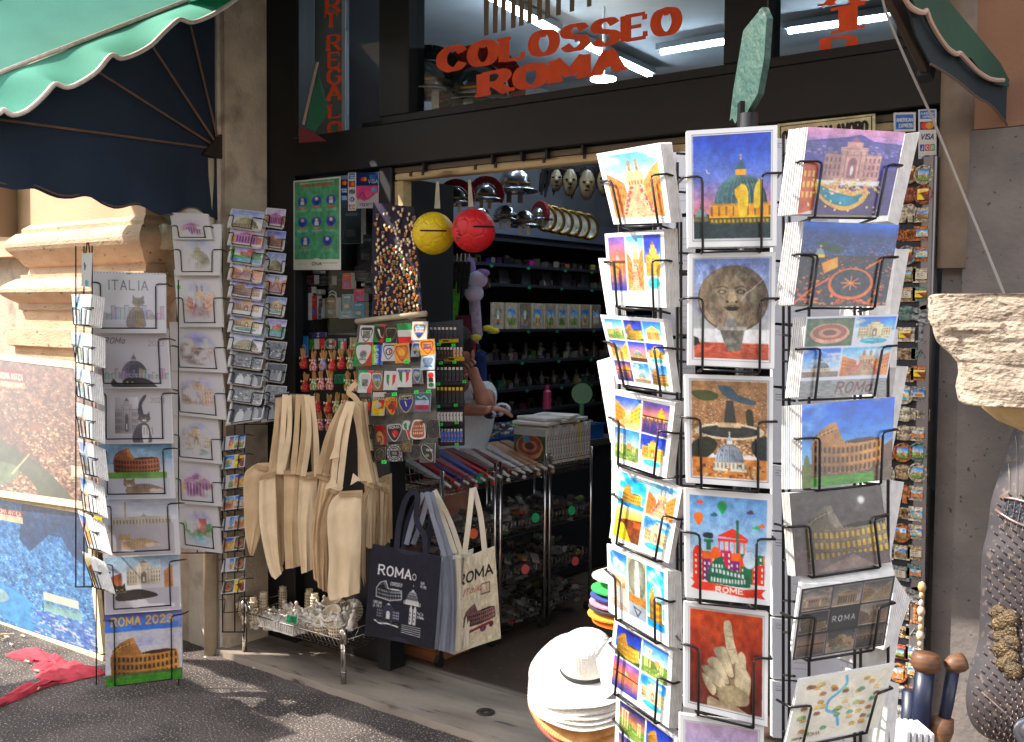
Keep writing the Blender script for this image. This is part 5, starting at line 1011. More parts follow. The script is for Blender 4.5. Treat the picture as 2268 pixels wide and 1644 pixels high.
Q=[(208,1135),(226,1138),(226,1186),(209,1186)];c=canvas(Q,(250,220,40),k=1);c.rect(.2,.3,.9,.4,(200,160,30));card('small_postcard','bright yellow card tucked behind the slim rack','card',Q,onP(dep(4.36)(217,1160),280,0),c,None,1,.003)
# ================================================================ AROUND THE DOORWAY
def flat(lab,cat_,Q,D,pt,name='sticker',group=None,az=285,tilt=0,th=.0015,mat=None,stack=1,par=None):
 pl=onP(dep(D)(*np.mean(Q,0)),az,tilt) if not callable(D) else D
 return card(name,lab,cat_,Q,pl,pt,group,stack,th,mat=mat or prn)[0]
def R4(x0,y0,x1,y1,sl=-.03):d=(x1-x0)*sl;return [(x0,y0),(x1,y0+d),(x1,y1+d),(x0,y1)]
fY=lambda dy:onY(FY-dy)
# ---- window posters
Q=[(650,401),(754,391),(755,598),(650,598)];c=canvas(Q,(226,226,214),k=.9);c.rect(.03,.02,.97,.88,(88,156,122));c.text('AGIRE IN SICUREZZA',.17,.085,.028,(200,60,60),.2,w_=.68);c.rect(.14,.04,.86,.05,(200,220,205),.6)
for j,y in enumerate((.24,.47,.68)):
 for i,x in enumerate((.2,.5,.8) if j<2 else (.26,.72)):
  c.ell(x,y,.10,.052,(40+10*i,84,170));c.ell(x,y-.02,.035,.02,(224,190,160));c.rect(x-.04,y,x+.04,y+.04,(50,60,140) if (i+j) % 2 else (220,224,226));c.rect(x-.08,y+.065,x+.08,y+.078,(220,90,90))
  for k in range(3):c.rect(x-.11,y+.088+.012*k,x+.11,y+.093+.012*k,(150,196,170))
c.ell(.5,.9,.10,.03,(226,226,214));c.text('CNA',.40,.945,.03,(40,50,60),.2,w_=.2);c.rect(.6,.92,.92,.925,(120,120,110));c.rect(.08,.93,.3,.935,(140,140,130))
flat('green safety notice with blue pictograms, headed in red, taped to the left window','notice',Q,fY(.008),c,'notice',mat=prm)
def logos(Q,rows_,lab,bg=(238,236,232),D=None):
 c=canvas(Q,bg,k=1.1);n=len(rows_)
 for i,(kind) in enumerate(rows_):
  c.push(.1,(i+.12)/n,.9,(i+.88)/n)
  if kind=='amex':c.rect(0,0,1,1,(40,110,190));c.text('AMERICAN',.06,.48,.22,(235,240,245),.2,w_=.88);c.text('EXPRESS',.2,.86,.22,(235,240,245),.2,w_=.74)
  if kind=='mc':c.rect(0,0,1,1,(30,40,90));c.ell(.35,.5,.27,.4,(220,50,40));c.ell(.65,.5,.27,.4,(240,160,40))
  if kind=='visa':c.text('VISA',.05,.8,.6,(40,50,110),.2,slant=.25,w_=.85)
  if kind=='jcb':c.rect(0,.1,.3,.9,(40,70,160));c.rect(.35,.1,.65,.9,(200,50,60));c.rect(.7,.1,1,.9,(50,140,80));c.text('JCB',.08,.7,.4,(240,240,240),.2,w_=.84,sp=1.0)
  if kind=='din':c.ell(.5,.5,.4,.42,(50,90,170));c.ell(.42,.5,.22,.32,(235,235,240));c.line([(.40,.25),(.40,.75)],(50,90,170),.14)
  c.pop()
 return flat(lab,'sticker',Q,D or fY(.016),c)
logos(R4(771,383,788,467),['amex','mc','visa','din','jcb'],'narrow white sticker with payment card logos beside the green notice',D=fY(.006))
logos(R4(754,398,770,446),['mc','amex','amex'],'small dark sticker of card logos between the notice and the white strip',(30,40,70),fY(.004))
Q=R4(789,383,838,412);c=canvas(Q,(34,54,100),k=1.1);c.ell(.3,.5,.08,.16,(200,60,60));c.ell(.4,.5,.08,.16,(230,150,60));c.text('VISA',.55,.8,.25,(200,210,230),.2);c.rect(.6,.2,.9,.5,(60,120,170));flat('dark blue sticker with card marks at the top of the left window','sticker',Q,fY(.004),c)
Q=R4(788,412,838,462);c=canvas(Q,(206,90,140),k=1.1);c.poly([(0,.5),(.4,.7),(1,.3),(1,1),(0,1)],(200,196,200));c.line(smoothp([(.1,.6),(.3,.3),(.5,.6),(.8,.4)],5),(60,60,90),.03);c.text('fidelity',.2,.9,.12,(60,70,110),.15,w_=.5);c.ell(.8,.2,.1,.12,(80,170,190));flat('pink and grey leaflet in the left window under the blue sticker','leaflet',Q,fY(.004),c)
# ---- things on the display shelf
pb=[(656,650,683,710,(40,78,76)),(654,690,684,708,(110,130,90)),(688,655,702,708,(206,60,56)),(703,662,714,706,(90,76,60)),(705,680,712,704,(40,80,130)),(720,660,745,704,(150,134,116)),(757,652,780,690,(120,150,160)),(783,640,806,668,(214,96,120)),(783,670,806,704,(96,150,180)),(750,690,783,706,(130,170,186)),(807,620,826,650,(60,60,64)),(808,670,824,700,(60,62,64)),(758,605,778,640,(200,70,60)),(785,590,822,606,(34,32,34)),(784,606,824,622,(60,66,60)),(700,612,735,632,(46,46,52)),(670,610,696,630,(96,40,44)),(664,636,690,650,(130,40,60)),(800,628,824,634,(200,200,206)),(688,600,710,606,(190,190,196)),(757,462,800,540,(44,46,52)),(790,520,830,590,(30,30,36)),(660,560,700,600,(28,30,40))]
for i,(x0,y0,x1,y1,col) in enumerate(pb):
 Q=R4(x0,y0,x1,y1);c=canvas(Q,col,k=1);c.tex(0,0,1,1,26,5,False);c.rect(.2,.15,.8,.22,tuple(min(255,v+80) for v in col));c.rect(.25,.6,.7,.8,tuple(min(255,v+50) for v in col[::-1]))
 flat('%s boxed gadget on the window display shelf, item %s' % ({0: 'dark green',2: 'red',7: 'pink',8: 'light blue',12: 'red and white'}.get(i,'small'),ORD[i % 13] if i<13 else 'behind '+ORD[i-13]),'packaged gadget',Q,onY(3.325+.012*(i % 4)),c,'package','packages in the window display',stack=4,th=.008)
t=thing('white_cable','coiled white cable with plug in the window display','cable',onY(3.40)(735,690));b=MB();b.tube(smoothp([onY(3.40)(*p) for p in [(728,650),(735,645),(744,650),(742,665),(730,668),(728,656),(738,652),(746,662),(744,676),(750,690),(756,694),(748,686),(742,672)]],4),.0032,6);b.build('cord',M('white_plastic',(216,216,212),rough=.4),t,smooth=True);b=MB();P=onY(3.41)(731,690);b.obox(P,(1,0,0),(0,1,0),(0,0,1),.018,.012,.016);o=b.build('plug',M('green_plastic',(60,190,80),rough=.4),t);bevel(o,.003)
t=thing('white_charger','white charger block at the top of the window shelf','charger',onY(3.40)(708,650));b=MB();b.obox(onY(3.40)(708,647),(1,0,0),(0,1,0),(0,0,1),.022,.02,.012);o=b.build('body',MATS['white_plastic'],t);bevel(o,.003)
# ---- wall stickers below the window
for (x0,y0,x1,y1,kd,lab) in ((650,712,667,738,'heart','white shield sticker with a red heart and ROMA at far left of the panel'),(653,739,666,748,'blue','tiny blue landscape sticker under the heart shield'),(671,745,682,792,'bluev','tall blue sticker left of the flag sticker'),(690,737,722,748,'purple','purple sticker with a white letter I above the flag'),(685,751,718,774,'flag','Italian tricolour flag sticker above the straw bundles'),(720,751,744,773,'round','round tricolour Italia sticker'),(748,750,767,785,'shield','tricolour shield sticker headed ITALIA'),(775,748,792,775,'bee','grey and yellow sticker beside the plastic rack'),(636,718,650,750,'red','red and grey sticker partly behind the postcards'),(645,752,668,775,'grey','dark sticker with red and green corner')):
 Q=R4(x0,y0,x1,y1);c=canvas(Q,(40,44,70),k=1.2)
 if kd=='heart':c.rect(0,0,1,1,(34,32,38));blob(c,[(0,.0),(.5,.05),(1,0),(.95,.6),(.5,1),(.05,.6)],(230,226,226));c.text('I',.16,.42,.22,(40,40,40),.2);c.ell(.5,.25,.12,.09,(200,40,40));c.ell(.68,.25,.12,.09,(200,40,40));c.poly([(.39,.3),(.79,.3),(.59,.46)],(200,40,40));c.text('ROMA',.14,.66,.14,(60,60,70),.18,w_=.7)
 elif kd=='flag':c.rect(0,0,.34,1,(20,130,70));c.rect(.34,0,.67,1,(232,230,226));c.rect(.67,0,1,1,(206,44,50))
 elif kd=='round':c.rect(0,0,1,1,(34,32,38));c.ell(.5,.5,.5,.5,(226,222,220));c.ell(.5,.5,.44,.44,(30,110,60));c.rect(.35,.1,.65,.9,(228,226,222));c.rect(.65,.2,.88,.8,(200,50,50));c.text('Italia',.3,.6,.2,(20,20,20),.2,w_=.45)
 elif kd=='shield':c.rect(0,0,1,1,(34,32,38));c.rect(0,0,1,.2,(40,120,150));c.text('ITALIA',.06,.16,.12,(230,230,230),.2,w_=.88);c.poly([(.03,.22),(.35,.22),(.35,.92),(.1,.7)],(20,130,70));c.poly([(.35,.22),(.67,.22),(.67,.92),(.5,1),(.35,.92)],(232,230,226));c.poly([(.67,.22),(.97,.22),(.9,.7),(.67,.92)],(206,44,50))
 elif kd=='purple':c.rect(0,0,1,1,(60,44,120));c.text('I',.42,.85,.65,(240,240,240),.25,serif=.4)
 elif kd=='bluev':c.rect(0,0,1,1,(30,130,200));c.text('L',.2,.95,.3,(230,240,250),.2)
 elif kd=='bee':c.rect(0,0,1,1,(200,190,150));c.tex(0,0,1,1,90,5)
 elif kd=='red':c.rect(0,0,1,.5,(160,30,50));c.tex(0,.5,1,1,50,5)
 elif kd=='grey':c.rect(0,0,1,1,(70,66,72));c.poly([(.5,0),(1,0),(1,.6)],(200,60,50));c.rect(.4,.8,.9,1,(30,120,70))
 else:c.rect(0,0,1,1,(60,130,200));c.rect(0,.5,1,1,(50,110,140))
 flat(lab,'sticker',Q,fY(-.044),c,group='stickers on the panel under the window')
# ---- pin badges on a dark banner
Q=[(826,448),(922,462),(933,690),(824,700)]
pbn=thing('pin_banner','dark purple cloth banner covered in metal pin badges beside the doorway','banner',onY(3.17)(878,700))
o=sheet('cloth',[(826,448),(826,560),(826,700)],[(918,460),(924,560),(933,690)],M('banner_cloth',(40,28,62),(26,24,38),6,rough=.8),pbn,10,10,.004,lambda u,v:.006*math.sin(9*v+3*u),onY(3.17),smooth=True)
gold=M('badge_gold',(206,160,84),rough=.35,metal=.6);ename=[M('enamel_white',(226,222,210),rough=.3),M('enamel_red',(170,40,44),rough=.3),M('enamel_orange',(206,110,50),rough=.3),M('enamel_green',(40,110,70),rough=.3),M('enamel_blue',(50,70,130),rough=.3)]
protos={}
def pin(kind,em,p,rot=0.0,s_=1.0):
 key=(kind,em)
 if key not in protos:
  t=thing('pin_badge','x','pin badge',(0,0,0));b=MB()
  O={'shield':[(-.5,.5),(0,.58),(.5,.5),(.42,-.1),(0,-.6),(-.42,-.1)],'bar':[(-.3,.55),(.3,.55),(.3,-.55),(-.3,-.55)],'disc':[(.45*math.cos(k*math.pi/5),.45*math.sin(k*math.pi/5)) for k in range(10)]}[kind]
  k_=.0145;b.prism([(x*k_,0,z*k_) for x,z in O],(0,.003,0));b.build('metal',gold,t);b=MB();b.prism([(x*k_*.66,-.0012,z*k_*.66) for x,z in O],(0,.001,0));b.build('enamel',ename[em],t);protos[key]=t;t['used']=0
 src=protos[key]
 if not src['used']:src['used']=1;r=src
 else:
  r=src.copy();COL.objects.link(r)
  for ch in src.children:q=ch.copy();COL.objects.link(q);q.parent=r
 r.location=tuple(p);r.rotation_euler=(0,rot,0);r.scale=(s_,)*3;nm={'shield': 'shield shaped','bar': 'flag shaped','disc': 'round'}[kind]
 r['label']='%s gilt pin badge with %s enamel on the dark banner' % (nm,['white','red','orange','green','blue'][em]);r['category']='pin badge';r['group']='%s %s pin badges on the banner' % (nm,['white','red','orange','green','blue'][em])
 return r
occ=[]
for k in range(4000):
 if len(occ)>215:break
 y=460+235*RNG.rand()**.75;x=RNG.uniform(830,916+(y-460)*.055)
 if min([math.hypot(x-a,(y-b_)) for a,b_ in occ] or [99])<6.2:continue
 if 628<y<662 and 838<x<880 and RNG.rand()<.8:continue
 if y<545 and 856<x<880 and y>520:continue
 if y<505 and 838<x<895 and RNG.rand()<.6:continue
 occ.append((x,y));t=0 if y<560 else 1;kd=RNG.choice(['shield','disc','bar'],p=[.8,.15,.05] if t==0 else [.35,.2,.45]);em=RNG.choice(5,p=[.7,.1,.15,.0,.05] if t==0 else [.36,.24,.18,.14,.08])
 pin(kd,int(em),onY(3.155)(x,y),RNG.uniform(-.5,.5),RNG.uniform(.85,1.15))
for t in protos.values():del t['used']
# ---- hanging plastic rack of stickers and rubber magnets
SD=3.10
hr=thing('sticker_hanger','grey plastic hanging rack with a rolled beige top rail, carrying stickers','hanger',onY(SD)(880,1025))
sheet('backing',[(793,704),(786,800),(800,900),(808,1025)],[(943,706),(962,800),(966,900),(972,1015)],M('plastic_grey',(92,90,86),(70,68,66),20,rough=.25,coat=.5),hr,8,6,.003,None,onY(SD+.012))
b=MB();b.tube([onY(SD-.01)(790,712),onY(SD-.01)(943,695)],.012,12);b.build('top_rail',M('roll_beige',(160,146,120),rough=.4),hr,smooth=True)
wht=(222,220,220);G_,W_,R_=(20,120,64),(230,228,224),(200,40,46)
def shield(c,col,edge=(24,24,26),x0=.12,x1=.88,y0=.12,y1=.92):
 f=lambda m:[(x0+m,y0+.04+m),((x0+x1)/2,y0+m),(x1-m,y0+.04+m),(x1-m-.02,y0+(y1-y0)*.5),((x0+x1)/2,y1-m),(x0+m+.02,y0+(y1-y0)*.5)]
 c.poly(smoothp(f(0),3,True),edge);c.poly(smoothp(f(.05),3,True),col)
def tric(c,x0=.17,x1=.83,y0=.2,y1=.86):m=(x1-x0)/3;c.poly([(x0,y0),(x0+m,y0),(x0+m,y1-.08),(x0+.05,y0+(y1-y0)*.6)],G_);c.poly([(x0+m,y0),(x1-m,y0),(x1-m,y1-.08),((x0+x1)/2,y1),(x0+m,y1-.08)],W_);c.poly([(x1-m,y0),(x1,y0),(x1-.05,y0+(y1-y0)*.6),(x1-m,y1-.08)],R_)
def mini(c,fn,x0=.25,y0=.3,x1=.75,y1=.7):c.push(x0,y0,x1,y1);fn(c);c.pop()
def m_col(c):c.rect(0,0,1,1,(120,120,120));colosseum(c,(180,176,170),(50,50,50))
def k1(c):c.rect(0,0,1,1,wht);shield(c,wht);mini(c,m_col);c.rect(.18,.17,.82,.27,(30,30,30))
def k2(c):c.poly([(0,0),(.5,0),(.5,1),(0,1)],G_);c.rect(.5,0,1,1,R_);shield(c,(24,24,26));blob(c,[(.3,.25),(.5,.3),(.6,.6),(.8,.75),(.6,.7),(.4,.45)],W_)
def k3(c):c.rect(0,0,1,1,(34,32,32));shield(c,(30,28,28),(140,130,110));c.tex(.2,.2,.8,.8,60,5)
def kflag(c):c.rect(0,0,1,.33,(20,140,80));c.rect(0,.33,1,.66,W_);c.rect(0,.66,1,1,(214,44,50))
def k5(c):c.rect(0,0,1,1,wht);shield(c,(60,70,90),(200,160,60));mini(c,s_vitt,.22,.22,.78,.62);c.rect(.3,.6,.7,.72,(40,90,180))
def k6(c):c.grad((30,150,80),(210,60,50),0,1);a,b_,cc,d=c.win(0,0,1,1);t=np.linspace(0,1,cc-a)[None,:,None];c.a[b_:d,a:cc]=(1-t)*np.array((30,150,80))+t*np.array((220,60,50));shield(c,W_,(230,230,230));c.ell(.5,.5,.2,.16,(150,150,150));mini(c,m_col,.36,.42,.64,.56);c.text('ROMA',.32,.74,.07,(40,40,40),.15,w_=.36)
def kpace(c):
 for i,q in enumerate(((120,190,90),(190,210,80),(70,180,200),(40,90,190),(50,50,140),(70,130,220))):c.rect(i/6,0,(i+1)/6,1,q)
 for i,ch in enumerate('PACE'):c.text(ch,.3,.35+.18*i,.13,(240,240,250),.2,w_=.3)
def k8(c):c.rect(0,0,1,1,wht);shield(c,wht);c.ell(.5,.48,.24,.2,(60,60,60));c.ell(.5,.48,.16,.13,W_);c.rect(.5,.38,.6,.58,R_)
def k9(c):c.rect(0,0,1,1,(220,150,60));shield(c,(206,120,40),(130,50,30));c.ell(.5,.45,.2,.2,(226,170,70))
def k10(c):c.rect(0,0,1,1,(150,156,166));shield(c,(70,80,90),(220,220,220));mini(c,s_panth,.25,.3,.75,.65)
def k11(c):c.rect(0,0,1,1,(216,150,70));shield(c,(206,140,60),(110,40,30));mini(c,s_castle,.25,.3,.75,.6)
def k12(c):c.grad((30,150,80),(240,240,240),0,1);c.rect(.66,0,1,1,(220,90,90));shield(c,(206,210,206),(240,240,240));mini(c,m_col,.3,.4,.7,.7)
def k13(c):c.rect(0,0,1,1,(150,100,80));shield(c,(120,130,110),(226,220,210));mini(c,s_forum,.25,.3,.75,.7)
def k14(c):c.rect(0,0,1,1,wht);tric(c)
def k15(c):k14(c);c.rect(.12,.08,.88,.22,(40,60,120));c.text('ITALIA',.17,.20,.09,W_,.2,w_=.66)
def k16(c):c.rect(0,0,1,1,(110,112,118));shield(c,(80,84,100),(216,216,220));mini(c,s_trevi_day,.22,.28,.78,.6)
def k17(c):c.grad((150,190,220),(200,210,220));shield(c,(120,140,160),(220,226,230));c.rect(.25,.7,.8,.8,(70,110,160))
def k18(c):c.rect(0,0,1,1,wht);c.ell(.5,.25,.36,.16,R_);c.rect(.2,.4,.8,.62,(50,50,50));c.ell(.5,.78,.34,.12,G_)
def k19(c):c.rect(0,0,1,1,(90,88,86));shield(c,(36,34,36),(20,20,20),.05,.95,.2,1);tric(c,.12,.88,.4,.95);c.rect(.1,.26,.9,.4,(30,28,30));c.text('ITALY',.16,.38,.10,(226,190,80),.18,w_=.68)
def k20(c):c.rect(0,0,1,1,(220,214,200));blob(c,[(.05,.3),(.5,.25),(.95,.3),(.9,.8),(.5,.98),(.1,.8)],(230,190,60));c.poly([(.5,.35),(.95,.35),(.85,.7),(.5,.7)],(200,50,40));c.ell(.45,.55,.28,.12,(200,200,196));c.rect(0,.22,1,.36,(70,40,34));c.text('ROMA',.08,.345,.10,W_,.2,w_=.84)
def k21(c):c.rect(0,0,1,1,(90,84,80));shield(c,(206,110,30),(226,170,60),.05,.95,.2,1);c.poly([(.5,.35),(.9,.35),(.85,.75),(.5,.95)],(170,40,40));c.rect(.1,.26,.9,.4,(60,30,30));c.text('ROMA',.14,.38,.10,(236,200,100),.2,w_=.72);blob(c,[(.25,.55),(.5,.48),(.75,.58),(.6,.72),(.3,.72)],(110,60,20))
def k22(c):c.rect(0,0,1,1,(96,94,92));shield(c,(40,44,130),(200,190,120),.04,.96,.1,1);c.rect(.1,.16,.9,.32,(40,40,44));c.text('ITALIA',.12,.30,.10,W_,.2,w_=.76);blob(c,[(.42,.4),(.5,.42),(.56,.66),(.5,.64)],W_)
def k23(c):c.rect(0,0,1,1,(110,106,130));c.rect(.1,.1,.9,.4,(30,110,120));c.rect(.1,.4,.9,.65,(170,180,200));c.rect(.1,.65,.9,.88,(150,40,60));c.line(smoothp([(.2,.2),(.4,.3),(.6,.18),(.8,.34)],4),W_,.04)
def disc(a_,b_,fn=None):
 def g(c):c.rect(0,0,1,1,(84,82,80));c.ell(.5,.5,.48,.48,(24,24,26));c.ell(.5,.5,.41,.41,a_);c.ell(.5,.5,.35,.35,(24,24,26));c.ell(.5,.5,.30,.30,b_);mini(c,fn,.36,.4,.64,.6) if fn else c.tex(.25,.25,.75,.75,70,4)
 return g
def kbad(c):c.rect(0,0,1,1,(84,82,80));[c.ell(.5+.42*math.cos(t),.5+.42*math.sin(t),.08,.08,(200,200,204)) for t in np.linspace(0,6.28,15)];c.ell(.5,.5,.42,.42,(26,26,28));c.ell(.5,.5,.36,.36,(190,190,196));c.ell(.5,.5,.32,.32,(30,30,32));c.text('COLOSSEO',.27,.34,.08,W_,.18,w_=.46);mini(c,m_col,.34,.42,.66,.6);c.text('ROMA',.36,.76,.08,W_,.18,w_=.28)
def khelm(c):c.rect(0,0,1,1,(84,80,78));blob(c,[(.0,.35),(.3,.02),(.75,.05),(.98,.45),(.9,.95),(.7,1),(.75,.6),(.5,.3),(.2,.3)],(150,30,36));blob(c,[(.25,.4),(.5,.32),(.72,.55),(.7,.95),(.5,.98),(.5,.75),(.3,.85),(.22,.6)],(196,150,100));c.line([(.3,.6),(.55,.58),(.6,.9)],(60,40,30),.04)
def kroma(c):c.rect(0,0,1,1,(86,84,82));shield(c,(28,26,28),(220,220,224),.05,.95,.05,1);c.rect(.12,.12,.88,.3,(24,22,24));c.text('ROMA',.16,.28,.13,W_,.2,w_=.68);blob(c,[(.35,.45),(.6,.35),(.75,.55),(.55,.8),(.4,.7)],(190,50,50));c.line([(.4,.55),(.55,.75)],(200,190,180),.03)
def kboot(c):c.rect(0,0,1,1,(96,94,92));blob(c,[(.1,.2),(.4,.02),(.9,.1),(.7,.4),(.95,.85),(.7,.98),(.4,.5),(.12,.45)],(200,204,200));c.poly([(.2,.2),(.5,.1),(.55,.5),(.3,.4)],G_);c.poly([(.5,.5),(.7,.45),(.85,.85),(.7,.9)],R_)
def kcol2(c):c.rect(0,0,1,1,(86,84,82));blob(c,[(.1,.3),(.3,.02),(.8,.1),(.95,.5),(.92,.95),(.1,.9)],(226,214,206));blob(c,[(.17,.34),(.33,.1),(.75,.17),(.87,.5),(.85,.88),(.18,.83)],(150,86,64));[c.rect(.22+.13*i,.3+.17*j,.28+.13*i,.4+.17*j,(240,200,170)) for i in range(5) for j in range(3)];c.text('ROMA',.62,.2,.1,(60,40,40),.2,w_=.25)
def koval(c):c.rect(0,0,1,1,(84,82,80));blob(c,[(.2,.0),(.55,.1),(.9,.5),(.95,.95),(.6,.95),(.15,.6),(.02,.2)],(22,22,24));c.line(smoothp([(.25,.08),(.55,.18),(.82,.5),(.87,.88),(.6,.86),(.22,.55),(.1,.2)],4,True),(210,210,214),.03);c.text('ITALIAN',.42,.4,.1,W_,.18,w_=.4,slant=-.2);c.ell(.5,.62,.12,.08,(140,130,100));c.ell(.8,.82,.05,.05,R_)
sk=[((796,721,827,761),k1,'white sticker with a grey amphitheatre in a black shield'),((828,719,853,758),k2,'green and red edged sticker with a black shield'),((851,722,880,760),k3,'all black shield sticker with dark relief'),((881,717,912,761),kflag,'large horizontal green white red flag sticker'),((912,713,946,754),k5,'white sticker with a photo collage shield'),((785,759,824,812),k6,'sticker fading green to red around a white ROMA shield'),((824,764,847,808),kpace,'rainbow sticker reading PACE'),((846,760,877,800),k8,'white sticker with a round dark emblem in a thin shield'),((874,762,906,805),k9,'orange sticker with a gold emblem shield'),((911,755,930,791),k10,'grey sticker with a small temple shield'),((930,753,963,788),k11,'ochre sticker with a brown castle shield'),
 ((793,820,824,870),k12,'pale sticker with green and pink margins and a sketched shield'),((823,822,848,866),k13,'sticker shield with ruins on a brick red ground'),((850,822,881,864),k14,'plain tricolour shield on white'),((878,816,912,858),k15,'tricolour shield with blue ITALIA heading on white'),((912,812,935,851),k16,'grey shield sticker with a fountain photo'),((932,787,963,820),k17,'pale blue sticker, slipping to the right'),((946,822,963,861),k18,'white sticker with red, black and green blocks'),
 ((797,870,824,920),k19,'black edged embroidered shield with a yellow ITALY'),((824,869,853,921),k20,'yellow and red patch headed ROMA'),((853,872,880,920),k21,'orange shield patch headed ROMA'),((883,874,915,916),k22,'blue shield patch headed ITALIA'),((917,870,953,912),k23,'teal grey and maroon patch in a clear bag'),
 ((804,942,828,974),disc((150,130,100),(120,104,84)),'round bronze coloured rubber badge'),((828,942,857,986),khelm,'red crested helmet rubber magnet'),((857,940,890,980),kroma,'black ROMA shield with red figure'),((890,932,911,976),kboot,'boot shaped tricolour magnet'),((908,930,943,974),kcol2,'brown amphitheatre magnet with white outline'),((945,930,973,971),disc((70,74,78),(40,44,46)),'dark oval scooter magnet'),
 ((811,998,830,1025),disc((60,60,60),(50,50,50)),'dull black disc magnet at lower left of the hanger'),((828,991,853,1023),disc((150,140,110),(90,84,70)),'black and bronze disc magnet'),((857,986,890,1023),kbad,'scalloped badge magnet reading COLOSSEO ROMA'),((888,976,911,1003),disc((150,130,80),(110,96,60)),'small gold disc magnet'),((906,986,932,1015),disc((70,70,66),(50,50,48)),'dark grey disc magnet behind the gold disc'),((930,982,963,1025),koval,'long black oval magnet lettered in white, tilted')]
for i,(q,fn,lab) in enumerate(sk):
 x0,y0,x1,y1=q;sl=RNG.uniform(-.10,.02);tw=RNG.uniform(-2.5,2.5);Q=[(x0+tw,y0),(x1+tw,y0+(x1-x0)*sl),(x1-tw,y1+(x1-x0)*sl),(x0-tw,y1)]
 c=canvas(Q,k=1.15);fn(c);flat(lab,'sticker' if i<23 else 'magnet',Q,onP(onY(SD-.012-.004*(i % 3))(*np.mean(Q,0)),278+RNG.uniform(-8,8),RNG.uniform(-4,4)),c,'sticker' if i<23 else 'rubber_magnet','stickers and magnets on the plastic hanger',stack=3,th=.0012)
# green price tags
def tagp(x,y,D,s_=9,lab='small green price tag',col=(60,220,90),grp='green price tags'):
 Q=[(x,y),(x+s_*1.2,y-1),(x+s_*1.2,y+s_*.8),(x,y+s_*.85)];c=canvas(Q,col,k=1.4);c.line([(.3,.3),(.35,.7),(.6,.6),(.5,.35),(.75,.5)],(20,90,50),.08);pl=onP(dep(D)(x,y) if not callable(D) else D(x,y),290,0)
 card('price_tag',lab,'price tag',Q,pl,c,grp,1,.0008,mat=prm)
tagp(855,750,onY(SD-.03),9,'green price tag on the black shield sticker');tagp(895,798,onY(SD-.03),9,'green price tag under the orange sticker');tagp(868,870,onY(SD-.03),9,'green price tag above the orange ROMA patch');tagp(845,1020,onY(SD-.03),9,'green price tag at the foot of the hanger');tagp(917,866,onY(SD-.03),8,'green price tag left above the teal patch');tagp(944,864,onY(SD-.03),8,'green price tag right above the teal patch')
Q=[(741,829),(766,829),(766,849),(740,850)];c=canvas(Q,(40,170,120),k=1.2);c.text('3 PZ',.15,.45,.25,(20,60,50),.2,w_=.6);c.text('5 E',.25,.85,.25,(20,60,50),.2,w_=.5);flat('green handwritten price card among the straw bundles','price card',Q,onY(3.24),c,'price_card')
# ---- straw bundles
straw=M('straw',(206,160,96),(170,120,66),60,rough=.8,stretch=(1,1,.1))
clothm=[M('cloth_red_dots',(196,40,40),(220,180,170),160,rough=.8,thr=(.62,.66)),M('cloth_check_red',(190,60,70),(220,190,190),110,rough=.8,thr=(.48,.52)),M('cloth_check_green',(110,150,80),(206,214,170),110,rough=.8,thr=(.48,.52)),M('cloth_lilac',(120,110,160),(180,176,200),90,rough=.8)]
CN=['red dotted','red checked','green checked','lilac']
def bundle(x,y,k,lab,hoop=False):
 p=onY(3.18)(x,y);t=thing('spaghetti_bundle',lab,'souvenir bundle',p,'dressed straw bundles');s_=4.5/FPX
 b=MB()
 for i in range(11):dx=RNG.uniform(-8,8)*s_;b.tube([p+np.array([dx*.3,RNG.uniform(-.008,.008),-.02]),p+np.array([dx,RNG.uniform(-.012,.012),.035+RNG.uniform(-.008,.008)])],.0028,5)
 b.build('straw',straw,t);b=MB();b.lathe(p-np.array([0,0,.05]),[(.001,0),(.017,.002),(.019,.018),(.014,.036),(.012,.046),(.015,.052),(.001,.052)],12);o=b.build('cloth_wrap',clothm[k],t,smooth=True)
 b=MB();b.obox(p+np.array([0,-.018,-.028]),(1,0,0),(0,1,0),(0,0,1),.009,.001,.007);b.build('label',M('label_gold',(206,160,60),(150,60,30),200,rough=.5),t)
 b=MB();
 for sg in (-1,1):b.add([p+np.array([0,-.016,.0]),p+np.array([sg*.012,-.017,.006]),p+np.array([sg*.012,-.017,-.008])],[(0,1,2)])
 b.build('bow',M('bow_cream',(216,190,150),rough=.8),t)
 if hoop:b=MB();b.tube(smoothp([p+np.array([-.012,0,.02]),p+np.array([-.010,0,.05]),p+np.array([0,0,.06]),p+np.array([.010,0,.05]),p+np.array([.012,0,.02])],4),.0011,5);b.build('loop',straw,t)
for r_,(xs,y,ks) in enumerate((((673,695,716,737,757,777),795,(0,1,3,0,0,2)),((676,696,712,731,772,790),842,(0,2,1,1,2,1)),((704,727,746,766),890,(0,0,2,1)),((710,730,748),932,(1,1,0)))):
 for i,x in enumerate(xs):bundle(x,y+RNG.uniform(-3,3),ks[i],'%s cloth bundle of straw, %s from left in the %s row' % (CN[ks[i]],('first second third fourth fifth sixth'.split())[i],('top','second','third','bottom')[r_]),r_==0)
